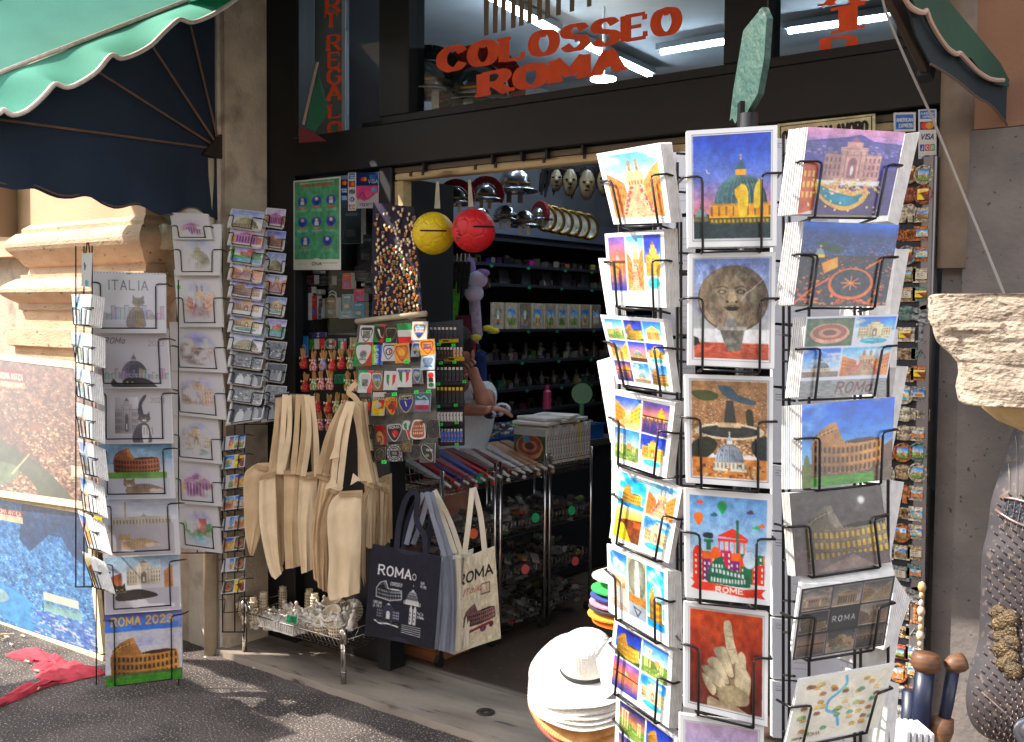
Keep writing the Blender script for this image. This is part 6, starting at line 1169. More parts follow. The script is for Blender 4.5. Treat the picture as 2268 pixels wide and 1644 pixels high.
# ---- footballs in nets
def football(lab,c_,r,mat,seam,strip,letters=None):
 t=thing('football',lab,'ball',c_-np.array([0,0,r]),None);ph=(1+5**.5)/2;n=40
 IC=np.array([(0,a,b*ph) for a in (-1,1) for b in (-1,1)]+[(a,b*ph,0) for a in (-1,1) for b in (-1,1)]+[(b*ph,0,a) for a in (-1,1) for b in (-1,1)],float);IC /= np.linalg.norm(IC[0])
 Rm=np.array(Matrix.Rotation(.5,3,'X') @ Matrix.Rotation(.9,3,'Z'));IC=IC@Rm.T
 cen_=[(v,.0) for v in IC];HX=[]
 for i in range(12):
  for j in range(i):
   for k in range(j):
    if all(np.linalg.norm(a-b_)<1.1 for a,b_ in ((IC[i],IC[j]),(IC[j],IC[k]),(IC[i],IC[k]))):q=IC[i]+IC[j]+IC[k];HX.append(q/np.linalg.norm(q))
 Cc=np.array(list(IC)+HX);off=np.array([0.0]*12+[.055]*20);nu,nv=160,90
 V=np.array([[(math.sin(math.pi*j/(nv-1))*math.cos(2*math.pi*i/nu),math.sin(math.pi*j/(nv-1))*math.sin(2*math.pi*i/nu),math.cos(math.pi*j/(nv-1))) for j in range(nv)] for i in range(nu+1)]).reshape(-1,3)
 d=V@Cc.T+off;d.sort(axis=1);g=np.clip((d[:,-1]-d[:,-2])/.04,0,1);V2=c_+V*(r*(1-.03*(1-g)))[:,None]
 mesh_obj('shell',V2,grid_faces(nu+1,nv),mat,t,smooth=True,cols=None)
 b=MB();vf=CAM-c_;vf=vf/np.linalg.norm(vf);rt=_r0-vf*(_r0@vf);rt /= np.linalg.norm(rt);up=np.cross(vf,rt)
 pt=lambda x,y:c_+(rt*x+up*y+vf*math.sqrt(max(.02,1-x*x-y*y)))*r*1.006
 x0,x1,yy=strip
 for k in range(26):
  a=x0+(x1-x0)*k/26
  for s in (-1,1):b.tube([pt(a,yy),pt(a+.035,yy+s*.035)],r*.02,4)
 b.build('stitching',M('ball_black',(24,22,22),rough=.5),t)
 if letters:
  st,W=layout(letters,.3);b=MB()
  for q in st:b.tube([pt(-.66-.16*p[1]+.10*math.sin(p[0]*1.1),-.50+p[0]*.19) for p in q],r*.02,4)
  b.build('lettering',MATS['ball_black'],t)
 return t
rb=dep(4.12)(1049,511);yb=dep(4.28)(960,517)
football('yellow rubber football hanging behind the red one in the doorway',yb,47*4.28/FPX,M('ball_yellow',(226,196,16),(214,182,12),30,rough=.5,bump=.2,bs=500),None,(-.6,.62,.12))
football('red rubber football lettered ITALIA hanging in the doorway',rb,48.5*4.12/FPX,M('ball_red',(206,22,32),(190,18,28),30,rough=.5,bump=.2,bs=500),None,(-.02,.95,.18),'ITALIA')
for lab,P,D in (('paper hanging strip of the yellow ball with a green mark',[(962,462),(975,462),(972,402),(966,402)],4.28),('paper hanging strip of the red ball',[(1037,458),(1049,458),(1042,398),(1037,398)],4.12)):
 pl=onP(dep(D)(965 if D>4.2 else 1043,430),300,0);b=MB();b.prism([pl(*p) for p in P],-pl.n*.004);t=thing('hanging_strip',lab,'strip',pl(*P[0]));b.build('paper',M('strip_paper',(176,170,152),(150,144,128),20,rough=.8),t)
# ---- canvas bags
can=M('canvas_beige',(206,178,138),(190,160,122),9,rough=.9,bump=.45,bs=26);canl=M('canvas_light',(226,202,166),(212,186,150),9,rough=.9,bump=.45,bs=26);cand=M('canvas_dark',(176,146,110),(160,132,98),9,rough=.9,bump=.45,bs=26)
navy=M('canvas_navy',(36,36,52),(30,30,44),12,rough=.9,bump=.45,bs=26);gryc=M('canvas_grey',(134,138,150),(120,124,138),8,rough=.9,bump=.45,bs=26);crmc=M('canvas_cream',(214,204,184),(202,190,168),8,rough=.9,bump=.45,bs=26)
def ribbon(nm,P,wd,D,mat,par,tw=.0):
 P=smoothp([np.array(p,float) for p in P],4);L_,R_=[],[]
 for i,p in enumerate(P):
  d=P[min(i+1,len(P)-1)]-P[max(i-1,0)];n=np.array([-d[1],d[0]])/(np.linalg.norm(d)+1e-6);L_.append(p-n*wd/2);R_.append(p+n*wd/2)
 return sheet(nm,L_,R_,mat,par,len(P)+4,3,.0025,lambda u,v:tw*math.sin(u*7+v*2),dep(D))
def bag(lab,L_,R_,D,mat,straps=(),sw=11,fold=.008,grp='cotton bags hanging by the door',th=.003,nfold=2.3,open_=True):
 q=dep(D)(*np.mean(list(L_)+list(R_),0));t=thing('cotton_bag',lab,'bag',q,grp);ph=RNG.uniform(0,6);wr=fbm(40,40,5,3)*2-1
 sheet('cloth_body',smoothp(L_,3),smoothp(R_,3),mat,t,22,22,th,lambda u,v:fold*(1-2*abs(math.sin(nfold*math.pi*v*.5+ph+u*.5))+.4*math.sin(5.1*math.pi*v+2*ph-u*2))*(.35+.65*u)+.4*fold*math.sin(u*6+ph)+.0035*wr[int(u*39),int(v*39)],dep(D))
 o2=RNG.uniform(3,7);sheet('back_cloth',smoothp([(x+o2,y-4) for x,y in L_],3),smoothp([(x+o2*.8,y-5-RNG.uniform(0,6)) for x,y in R_],3),can if mat is canl else (canl if mat is cand else mat),t,14,8,.0015,lambda u,v:.004*math.sin(5*v+ph+3*u),dep(D+.022))
 l0,r0=np.array(L_[0],float),np.array(R_[0],float);dn=np.array([0,9.0]);sheet('hem',[l0,l0+dn],[r0,r0+dn],cand if mat in (can,canl) else mat,t,3,12,.0012,lambda u,v:.002+fold*.4*math.sin(nfold*math.pi*v+ph),dep(D-.008))
 for s in straps:ribbon('strap',s,sw,D-.012,mat,t,.006)
 return t
B1=[([(566,1030),(541,1050),(540,1120),(543,1190),(552,1229)],[(600,1035),(596,1100),(582,1170),(560,1232)],4.52,can,'leftmost cotton bag swinging out to the left, black print on its side'),
 ([(575,1056),(574,1160),(596,1262),(611,1283)],[(610,1044),(613,1150),(619,1240),(625,1270)],4.48,canl,'cotton bag with a narrow pointed lower end, second from left'),
 ([(604,1046),(609,1160),(612,1262)],[(630,1042),(632,1180),(628,1250)],4.50,cand,'darker folded cotton bag, third from left'),([(628,1042),(629,1160),(631,1262)],[(668,1045),(664,1160),(668,1254)],4.47,can,'broad cotton bag in the middle of the left bunch'),([(663,1053),(659,1160),(667,1272)],[(702,1052),(698,1150),(693,1262)],4.44,canl,'pale cotton bag at the right of the left bunch')]
B1+=[([(590,1046),(586,1150),(590,1250)],[(612,1042),(616,1160),(606,1272)],4.56,cand,'dark folded bag hidden between the two leftmost bags'),([(690,1050),(690,1150),(688,1240)],[(716,1058),(712,1150),(708,1232)],4.50,cand,'bag filling the gap between the two bunches')]
S1=[[[(618,878),(610,960),(600,1050)],[(624,876),(618,960),(612,1048)]],[[(632,874),(626,960),(618,1050)],[(640,876),(640,960),(624,1050)]],[[(648,874),(640,960),(632,1048)],[(655,875),(657,960),(645,1052)]],[[(662,874),(656,960),(650,1050)],[(672,874),(672,960),(662,1052)]],[[(680,875),(684,960),(672,1055)],[(690,878),(699,960),(702,1056)]],[[(636,876),(634,960),(606,1048)]],[[(684,877),(692,960),(698,1056)]]]
for (L_,R_,D,m,lab),s in zip(B1,S1):bag(lab,L_,R_,D,m,s,12)
hk=thing('hook_bar','short dark hook bar carrying the left bunch of bags','hook',dep(4.5)(655,872));b=MB();b.tube([dep(4.5)(608,878),dep(4.5)(640,873),dep(4.5)(696,878)],.006,8);b.tube([dep(4.5)(690,865),dep(4.5)(697,895),dep(4.5)(700,866)],.003,6);b.build('bar',blk,hk)
B2=[([(700,1050),(712,1030),(698,1120),(690,1200),(694,1283)],[(736,1060),(718,1130),(712,1210),(713,1300)],4.36,can,'cotton bag at the left edge of the right bunch'),([(728,1082),(704,1150),(701,1220),(703,1302)],[(756,1090),(735,1130),(728,1200),(726,1314)],4.33,cand,'darker cotton bag behind the long pale one'),
 ([(752,1092),(732,1112),(725,1150),(728,1240),(725,1310),(730,1332)],[(800,1092),(800,1180),(797,1260),(796,1314)],4.26,canl,'longest pale cotton bag in front with a centre seam'),([(800,1060),(818,1072),(797,1110),(790,1180),(792,1234)],[(828,1075),(810,1110),(806,1180),(806,1302)],4.29,can,'cotton bag with a folded down white corner')]
for k in range(5):B2.append(([(806+10*k,1062+4*k),(811+9*k,1140),(810+9*k,1212)],[(824+9*k,1072+3*k),(824+8*k,1140),(822+8*k,1216-2*k)],4.34+.02*k,(canl,can,cand)[k % 3],'thin pleated cotton bag in the right bunch, %s from its centre' % ORD[k+0].replace('top','first')))
B2.append(([(838,1060),(846,1120),(848,1200)],[(862,1054),(863,1140),(864,1203)],4.48,can,'rearmost cotton bag at the right end of the bunch'))
ap=[(762,895),(768,892),(774,890),(780,889),(786,889),(790,889),(793,890),(797,892),(800,894),(804,898)]
en=[(706,1050),(722,1048),(738,1080),(806,1066),(800,1066),(812,1070),(815,1072),(818,1076),(822,1080),(806,1060)]
for k,((L_,R_,D,m,lab)) in enumerate(B2):
 a,e_=ap[k],en[k];s=[[a,((a[0]*.55+e_[0]*.45)+(-8 if k<3 else 5),960),e_],[(a[0]+6,a[1]),((a[0]*.5+(e_[0]+14)*.5),985),(e_[0]+14,e_[1]+4)]];bag(lab,L_,R_,D,m,s,13)
tp=thing('cloth_strap_tie','twisted cotton strap holding up the right bunch of bags','strap',dep(4.30)(775,870));ribbon('strap',[(797,898),(785,880),(772,868),(790,848)],12,4.30,can,tp,.003)
for i,(P,D) in enumerate((([(740,988),(752,1012),(729,1018)],4.22),([(738,1050),(748,1078),(720,1084)],4.22),([(782,1048),(798,1062),(776,1075)],4.22))):
 t=thing('folded_corner','turned up pale inner corner of a bag, %s of three' % ('highest','lower left','right')[i],'bag corner',dep(D)(*P[0]),None);b=MB();b.prism([dep(D)(*p) for p in P],_f*.003);b.build('cloth',canl,t)
# navy bag with printed sketches
Q=[(824,1207),(976,1235),(960,1440),(806,1409)];c=canvas(Q,(34,34,44),k=.85);c.text('ROMA',.13,.30,.095,(226,224,224),.16,.3,w_=.46,serif=.08);c.ell(.64,.27,.03,.035,(220,220,220));c.ell(.64,.27,.022,.026,(36,36,54));wl=(210,208,208)
c.push(.10,.32,.50,.58);colosseum(c,wall=(36,36,54),dark=wl,top=(120,120,130));c.line([(.06,.86),(.05,.5),(.17,.26),(.36,.16),(.46,.47),(.94,.47),(.96,.82),(.55,.96),(.06,.86)],wl,.03);c.pop()
c.push(.50,.28,.78,.60);dome(c,cx=.5,base=.9,R=.3,asp=.9,col=(36,36,54),stone=wl,rib=wl);c.rect(.05,.8,.95,.92,wl,.6);c.pop();c.push(.12,.58,.50,.86);trevi(c,wall=(60,60,76),shade=wl,pool=(36,36,54),y0=.2,y1=.7,full=False);c.line([(.02,.8),(.2,.9),(.5,.86),(.9,.92)],wl,.05);c.tex(.05,.7,.95,.95,130,9);c.pop()
c.push(.50,.58,.80,.92);[c.rect(x,.1,x+.14,.6,wl) for x in (.36,.56)];[c.poly([(x,.1),(x+.14,.1),(x+.07,-.04)],wl) for x in (.36,.56)];[c.rect(x+.03,.2+.12*k,x+.07,.27+.12*k,(36,36,54)) for x in (.36,.56) for k in range(3)];[c.line([(.05,.66+.06*k),(.95,.66+.07*k)],wl,.018) for k in range(5)];c.pop()
c.text('Colosseo',.31,.40,.035,wl,.12,w_=.16,slant=.3);c.text('Fontana',.09,.62,.03,wl,.12,w_=.12,slant=.3);c.text('di Trevi',.09,.66,.03,wl,.12,w_=.12,slant=.3);c.text('San',.74,.33,.028,wl,.12,w_=.05);c.text('Pietro',.74,.37,.028,wl,.12,w_=.08);c.text('Piazza',.72,.66,.026,wl,.12,w_=.09);c.text('di Spagna',.72,.70,.026,wl,.12,w_=.10)
clothp=colmat('print_cloth',rough=.9,bump=.3,bs=400,gain=.85)
pl=onP(dep(4.12)(890,1320),300,-4);P,n=quad3(Q,pl);t=thing('cotton_bag','navy cotton bag printed ROMA with white landmark sketches','bag',P[3]);picture('cloth_front',P,n,c,clothp,t,bow=-.012)
b=MB();P2=[p-n*.012 for p in P];b.hexa([P2[3]-n*.006,P2[2]-n*.006,P2[2],P2[3],P2[0]-n*.004,P2[1]-n*.004,P2[1],P2[0]]);b.build('cloth_back',navy,t)
ribbon('strap',[(878,1218),(884,1160),(897,1110),(912,1090),(925,1100),(922,1150),(940,1190),(942,1226)],12,4.13,navy,t,.004);ribbon('strap',[(893,1216),(905,1150),(930,1095),(952,1090),(955,1140),(945,1226)],11,4.20,navy,t,.004)
for k,(L_,R_,D,m,lab,st) in enumerate((([(976,1236),(970,1330),(960,1438)],[(984,1232),(994,1330),(985,1442)],4.16,gryc,'blue grey cotton bag directly behind the navy bag',[[(938,1092),(918,1140),(900,1206)],[(945,1090),(960,1150),(985,1232)]]),([(984,1232),(990,1330),(975,1440)],[(1003,1232),(1008,1320),(1005,1450)],4.20,gryc,'second blue grey bag with a lower front corner',[[(950,1090),(935,1150),(915,1206)],[(955,1090),(975,1160),(998,1232)]]),
 ([(1003,1230),(1006,1340),(1000,1440)],[(1020,1228),(1022,1340),(1016,1444)],4.23,crmc,'cream cotton bag between the grey bags and the next cream one',[[(958,1088),(985,1160),(1008,1225)]]),([(1018,1228),(1020,1340),(1012,1446)],[(1044,1222),(1042,1330),(1038,1430)],4.26,crmc,'cream cotton bag left of the ROMA print bag',[[(962,1086),(995,1150),(1022,1228)]]))):
 bag(lab,L_,R_,D,m,st,11,.007,'grey and cream bags behind the navy bag')
Q=[(1036,1235),(1098,1212),(1111,1418),(985,1456)];Q=[(1030,1238),(1096,1212),(1110,1416),(1006,1452)];c=canvas(Q,(206,194,170),k=.9);c.text('ROMA',-.12,.27,.10,(30,28,30),.2,.25,w_=1.0);c.text('Italia',.05,.40,.06,(150,50,50),.12,w_=.5,slant=.3);c.rect(.55,.34,.8,.46,(120,90,80));c.rect(.57,.355,.78,.445,(200,180,160));c.push(.1,.48,.95,.78);colosseum(c,wall=(150,116,110),dark=(60,40,44),top=(120,90,90));c.pop();c.ell(.62,.82,.07,.04,(110,70,80));c.ell(.8,.80,.05,.035,(80,60,70));c.line([(.2,.82),(.8,.78)],(120,50,60),.03)
pl=onP(dep(4.25)(1070,1320),318,-3);P,n=quad3(Q,pl);t=thing('cotton_bag','natural cotton bag with black ROMA lettering and a reddish amphitheatre print','bag',P[3]);picture('cloth_front',P,n,c,clothp,t,bow=-.014)
b=MB();P2=[p-n*.014 for p in P];b.hexa([P2[3]-n*.006,P2[2]-n*.006,P2[2],P2[3],P2[0]-n*.004,P2[1]-n*.004,P2[1],P2[0]]);b.build('cloth_back',crmc,t)
ribbon('strap',[(1046,1082),(1040,1140),(1029,1228)],12,4.24,crmc,t,.004);ribbon('strap',[(1049,1080),(1064,1140),(1074,1225)],12,4.25,crmc,t,.004)
# ---- low wire basket with resin miniatures
chrm=M('chrome',(206,200,194),rough=.18,metal=1.0);resin=M('resin_ivory',(232,220,198),(206,188,158),30,rough=.55,bump=.3,bs=160);resw=M('resin_white',(238,232,222),(212,202,188),30,rough=.5,bump=.3,bs=160)
o3=onY(3.02);FL,FRp=o3(541,1339),o3(761,1395);zt_=(FL[2]+FRp[2])/2;xl,xr_=FL[0],FRp[0];yf,yk=3.02,3.33
bk=thing('wire_basket_stand','chrome wire basket stand with low legs in front of the doorway','basket stand',((xl+xr_)/2,3.15,.03))
for x,y in ((xl,yf),(xr_,yf),(xr_,yk),(xl,yk)):
 b=MB();b.tube([(x,y,.03),(x,y,zt_+.012)],.0125,12);[b.lathe((x,y,.08+.10*k),[(.0126,0),(.0135,.002),(.0126,.004)],12) for k in range(4)];b.build('leg',chrm,bk,smooth=True);b=MB();b.lathe((x,y,zt_-.055),[(.013,0),(.018,.002),(.017,.06),(.012,.066),(.001,.066)],14);b.build('collar',chrm,bk,smooth=True)
b=MB()
for za in (zt_-.004,zt_-.042):b.tube([(xl,yf,za),(xr_,yf,za),(xr_,yk,za),(xl,yk,za)],.0032,6,True)
for (p,q,n) in (((xl,yf),(xr_,yf),11),((xr_,yf),(xr_,yk),5),((xl,yk),(xr_,yk),11)):
 for k in range(n):
  a,d=lerp(p,q,k/n),lerp(p,q,(k+1)/n);b.tube([(a[0],a[1],zt_-.042),((a[0]+d[0])/2,(a[1]+d[1])/2,zt_-.004),(d[0],d[1],zt_-.042)],.0018,5)
zb_=zt_-.10
for k in range(24):x=lerp(xl+.02,xr_-.02,k/23);x=float(x);b.tube([(x,yf,zt_-.042),(x,yf+.03,zb_),(x,yk-.03,zb_),(x,yk,zt_-.042)],.0016,5)
for k in range(9):y=yf+.03+(yk-yf-.06)*k/8;b.tube([(xl,y,zt_-.042),(xl+.02,y,zb_),(xr_-.02,y,zb_),(xr_,y,zt_-.042)],.0016,5)
b.build('basket_wires',chrm,bk,smooth=True)
def tower(p,h,r,lean,lab,mat=resin):
 t=thing('tower_miniature',lab,'miniature',p,'leaning tower miniatures');ax=np.array([math.sin(lean[0]),math.sin(lean[1]),1.0]);ax /= np.linalg.norm(ax);prof=[(.001,0),(r*1.15,0),(r*1.15,h*.06)]
 for k in range(6):z=h*(.08+.125*k);prof+=[(r,z),(r,z+h*.085),(r*1.14,z+h*.09),(r*1.14,z+h*.115)]
 prof+=[(r*.86,h*.84),(r*.86,h*.985),(r*.93,h*.99),(r*.93,h),(r*.62,h),(r*.62,h*.93),(.001,h*.93)]
 b=MB();b.lathe(p,prof,18,ax);autosmooth(b.build('body',mat,t),35);b=MB();h_=np.array([1.0,0,0]);a_=np.cross(ax,h_);a_ /= np.linalg.norm(a_);b_=np.cross(ax,a_)
 for k in range(6):
  for j in range(12):th=2*math.pi*j/12;q=np.array(p)+ax*(h*(.12+.125*k))+(math.cos(th)*a_+math.sin(th)*b_)*r*1.0;dn=math.cos(th)*a_+math.sin(th)*b_;b.obox(q,dn,np.cross(ax,dn),ax,r*.05,r*.10,h*.032)
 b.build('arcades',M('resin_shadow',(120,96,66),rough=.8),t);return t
def bowlc(p,r,h,ax,lab):
 t=thing('amphitheatre_miniature',lab,'miniature',p,'round amphitheatre miniatures');ax=np.array(ax,float);ax /= np.linalg.norm(ax);b=MB();b.lathe(p,[(.001,0),(r*.9,0),(r,h*.1),(r,h*.3),(r*1.03,h*.33),(r,h*.36),(r,h*.62),(r*1.03,h*.65),(r,h*.68),(r,h),(r*.84,h),(r*.6,h*.5),(r*.3,h*.3),(.001,h*.3)],26,ax);autosmooth(b.build('body',resin,t),30)
 b=MB();h_=np.array([1.0,0,0]) if abs(ax[0])<.9 else np.array([0,1.0,0]);a_=np.cross(ax,h_);a_ /= np.linalg.norm(a_);b_=np.cross(ax,a_)
 for k in range(3):
  for j in range(22):th=2*math.pi*j/22;dn=math.cos(th)*a_+math.sin(th)*b_;b.obox(np.array(p)+ax*h*(.2+.32*k)+dn*r*.995,dn,np.cross(ax,dn),ax,r*.03,r*.07,h*.08)
 b.build('arches',MATS['resin_shadow'],t)
def temple(p,w_,h,rot,lab):
 t=thing('temple_miniature',lab,'miniature',p,'small arch and temple miniatures');ca,sa=math.cos(rot),math.sin(rot);X_,Y_=np.array([ca,sa,0]),np.array([-sa,ca,0]);U=np.array([0,0,1.0]);b=MB();p=np.array(p,float);b.obox(p+U*h*.06,X_,Y_,U,w_/2,w_*.3,h*.06)
 for k in range(5):b.tube([p+X_*w_*(-.42+.21*k)-Y_*w_*.24+U*h*.12,p+X_*w_*(-.42+.21*k)-Y_*w_*.24+U*h*.7],w_*.05,8)
 b.obox(p+U*h*.4,X_,Y_,U,w_*.44,w_*.15,h*.28);b.obox(p+U*h*.74,X_,Y_,U,w_*.48,w_*.28,h*.05);b.prism([p+X_*w_*s_*.48+Y_*w_*-.28+U*z*h for s_,z in ((-1,.79),(1,.79),(0,1.0))],Y_*w_*.56);b.build('body',resw,t)
def figure(p,h,lab,rot=0.,lean=(0,0)):
 t=thing('statuette',lab,'statuette',p,'white statuettes in the wire basket');b=MB();p=np.array(p,float);l=np.array([lean[0],lean[1],0]);b.lathe(p,[(.001,0),(h*.2,0),(h*.2,h*.08),(h*.13,h*.12),(h*.16,h*.4),(h*.12,h*.55),(h*.17,h*.7),(h*.06,h*.8),(.001,h*.82)],12,(l[0],l[1],1));ax=np.array([l[0],l[1],1]);ax /= np.linalg.norm(ax);b.ball(p+ax*h*.9,h*.09,10,(1,1,1.2));s_=np.array([math.cos(rot),math.sin(rot),0]);b.tube([p+ax*h*.7+s_*h*.14,p+ax*h*.55+s_*h*.26,p+ax*h*.72+s_*h*.3],[h*.045,h*.04,h*.03],6);b.tube([p+ax*h*.7-s_*h*.14,p+ax*h*.5-s_*h*.22,p+ax*h*.42-s_*h*.05],[h*.045,h*.04,h*.03],6);b.build('body',resw,t,smooth=True)
for (vx,vy,hh,ln,y,lab) in ((548,1402,.10,(-.75,-.1),3.05,'tower miniature lying against the left end of the basket'),(561,1386,.12,(0,0),3.06,'tower miniature upright at the front left of the basket'),(573,1356,.09,(-.35,0),3.2,'tower miniature tilted behind the front left one'),(583,1362,.11,(.02,0),3.12,'pale tower miniature second from the left end'),(627,1345,.10,(0,0),3.24,'tower miniature beside the tallest one'),(641,1332,.13,(0,0),3.28,'tallest tower miniature at the back of the basket'),(684,1356,.11,(.04,0),3.25,'left tower of the pair right of the basket centre'),(698,1362,.10,(-.04,0),3.22,'right tower of the pair right of the basket centre')):
 p=onY(y)(vx,vy);p[2]=max(p[2],zb_+.004);tower(p,hh,.019,ln,lab)
for (vx,vy,y,r,h,ax,lab) in ((744,1352,3.20,.052,.055,(-.1,-.4,1),'large amphitheatre miniature on top of the heap'),(741,1372,3.10,.047,.045,(.1,-.6,.8),'amphitheatre miniature below the topmost'),(775,1370,3.16,.045,.04,(.3,-1,.4),'amphitheatre miniature on its side at right'),(788,1352,3.26,.05,.035,(0,-1,.2),'round plaque standing at the right back corner'),(720,1400,3.06,.04,.05,(0,-.3,1),'amphitheatre miniature at the front right'),(600,1378,3.14,.045,.045,(.3,-.5,1),'amphitheatre miniature left of the basket centre'),(655,1380,3.14,.045,.045,(-.3,-.6,1),'amphitheatre miniature at the basket centre'),(690,1376,3.16,.05,.045,(0,-.7,1),'amphitheatre miniature right of the statuettes'),(748,1405,3.05,.04,.045,(0,-.1,1),'amphitheatre miniature beside the front post'),(700,1392,3.07,.035,.04,(.2,-.5,1),'small amphitheatre miniature leaning in the front row'),(776,1395,3.15,.04,.045,(-.4,-.3,1),'amphitheatre miniature under the right rail'),(755,1340,3.28,.045,.04,(.5,0,1),'amphitheatre miniature behind the topmost')):
 bowlc(onY(y)(vx,vy),r,h,ax,lab)
for k,(vx,vy,y,w_,r_) in enumerate(((590,1388,3.05,.05,.1),(607,1393,3.04,.05,-.1),(625,1398,3.04,.055,.15),(645,1404,3.04,.055,0),(665,1400,3.06,.05,.4),(640,1372,3.20,.05,.5),(712,1372,3.16,.05,-.4))):temple(onY(y)(vx,vy),w_*1.3,.06,r_,'white temple miniature, %s from the left in the basket' % ('first second third fourth fifth sixth seventh'.split()[k]))
for k in range(64):
 vx=RNG.uniform(560,780);vy=RNG.uniform(1356,1396);y=3.05+.20*(1396-vy)/40;figure(onY(y)(vx,vy),RNG.uniform(.06,.095),'small white statuette in the middle heap of the basket',RNG.uniform(0,6),(RNG.uniform(-.7,.7),RNG.uniform(-.5,.2)))
Q=[(636,1362),(658,1366),(656,1384),(634,1378)];c=canvas(Q,(20,170,120),k=1.5);c.text('6.50',.15,.75,.5,(20,60,50),.2,w_=.7);flat('green price card reading 6.50 clipped to the basket rail','price card',Q,onY(3.005),c,'price_card')
# ================================================================ INSIDE THE SHOP
# ---- chrome shelf units along the aisle
XR,XB=-3.09,-3.47
fanc=[(190,190,196),(170,30,44),(60,40,120),(206,90,110),(40,90,180),(206,30,36),(120,24,34),(200,196,190),(130,20,34),(206,200,196),(196,190,190),(196,150,116),(206,164,130),(180,140,110)]
UN=[(3.46,3.835),(3.875,4.235),(4.275,4.65)]
for ui,(ya,yb_) in enumerate(UN):
 t=thing('wire_shelf_unit','chrome wire shelf unit in the doorway aisle, %s from the door' % ('first','second','third')[ui],'shelf unit',((XR+XB)/2,(ya+yb_)/2,.02),'chrome shelf units in the aisle')
 for x,y in ((XR,ya),(XR,yb_),(XB,ya),(XB,yb_)):
  b=MB();b.tube([(x,y,.07),(x,y,.905)],.0095,10);b.build('leg',chrm,t,smooth=True);b=MB();b.lathe((x-.012,y,.045),[(.001,-.012),(.024,-.012),(.024,.012),(.001,.012)],14,(1,0,0));b.build('castor',M('rubber_black',(26,24,24),rough=.7),t)
 for li,z in enumerate((.865,.60,.36,.15)):
  b=MB()
  for dz in (0,-.035):b.tube([(XR,ya,z+dz),(XR,yb_,z+dz),(XB,yb_,z+dz),(XB,ya,z+dz)],.0022,5,True)
  for k in range(13):y=ya+(yb_-ya)*k/12;b.tube([(XR,y,z),(XR-.01,y,z-.07),(XB+.01,y,z-.07),(XB,y,z)],.0012,4)
  for k in range(9):x=XR+(XB-XR)*k/8;b.tube([(x,ya,z),(x,ya+.01,z-.07),(x,yb_-.01,z-.07),(x,yb_,z)],.0012,4)
  b.build('wire_shelf',chrm,t)
  if li and (ui or li<4):
   V=[];b=MB()
   for k in range(110):q=np.array([RNG.uniform(XB+.03,XR-.02),RNG.uniform(ya+.02,yb_-.02),z-.06+.10*RNG.rand()**1.3]);s_=RNG.uniform(.012,.028);a=RNG.uniform(0,3);g=RNG.randint(50,150);b.col=tuple(S((g,g*.95,g*.9))) if RNG.rand()<.88 else tuple(S((60+RNG.randint(120),50+RNG.randint(90),60)));b.obox(q,(math.cos(a),math.sin(a),.3),(-math.sin(a),math.cos(a),.2),(0,-.3,1),s_,s_*.7,s_*.35)
   o=b.build('bagged_trinkets',colmat('trinket',rough=.25,coat=.6,gain=.8),None,cols=True,loc=((XR+XB)/2,(ya+yb_)/2,z-.06));tag(o,'heap of small trinkets in clear bags on a wire shelf','trinkets',None,'stuff')
for i,(x,y,col,lab) in enumerate(((1048,1182,(240,110,60),'orange flower shaped price tag on the upper wire shelf'),(1186,1147,(40,190,120),'green price tag hanging on the second shelf unit'),(1266,1131,(40,190,120),'green price tag hanging on the third shelf unit'),(1163,1261,(226,90,90),'red price tag hanging low at the second unit'),(1274,1243,(226,90,90),'red price tag hanging low at the third unit'),(1064,1060,(30,120,90),'dark green tag on the rim of the fan basket'))):
 q=onX(XR+.006)(x,y);t=thing('price_tag',lab,'price tag',q);b=MB();b.lathe(q,[(.001,0),(.024,0),(.024,.0015),(.001,.0015)],12,(1,-.3,.1));b.build('card',M('tag%d' % i,col,rough=.7),t)
# folded fans lying in the top basket
for i,cfan in enumerate(fanc):
 y=3.50+i*.060;t=thing('folding_fan','folded %s in the top wire basket, %s from the door' % (('silvery fan','dark red fan','purple fan','pink fan','blue fan','bright red fan','maroon fan','white fan','deep red fan','off-white fan','lilac white fan','beige fan','peach fan','tan fan')[i],(ORD+['fourteenth'])[i].replace('top','first')),'fan',(XR-.1,y,.86),'folded fans in the wire basket')
 b=MB();a0=np.array([XR+.005,y-.02,.845]);a1=np.array([XB+.02,y+.06+.02*math.sin(i*2),.925]);d=a1-a0;d /= np.linalg.norm(d);s_=np.cross(d,(0,0,1));s_ /= np.linalg.norm(s_);u=np.cross(s_,d)
 P=[]
 for q,w_,h in ((a0,.010,.008),(a1,.030,.012)):P+=[q-s_*w_-u*h,q+s_*w_-u*h,q+s_*w_+u*h,q-s_*w_+u*h]
 b.hexa([P[0],P[1],P[5],P[4],P[3],P[2],P[6],P[7]]);o=b.build('folded_leaf',M('fan%d' % i,cfan,tuple(int(v*.8) for v in cfan),60,rough=.35,coat=.3),t);bevel(o,.003);b=MB();b.tube([a0-d*.035,a0],.006,6);b.build('ribs',M('fan_rib',(206,200,196),rough=.4),t)
 if i % 2:b=MB();b.ball(a0-d*.03+np.array([0,0,-.02]),.011,8);b.build('tassel',M('fan%d' % i,cfan),t)
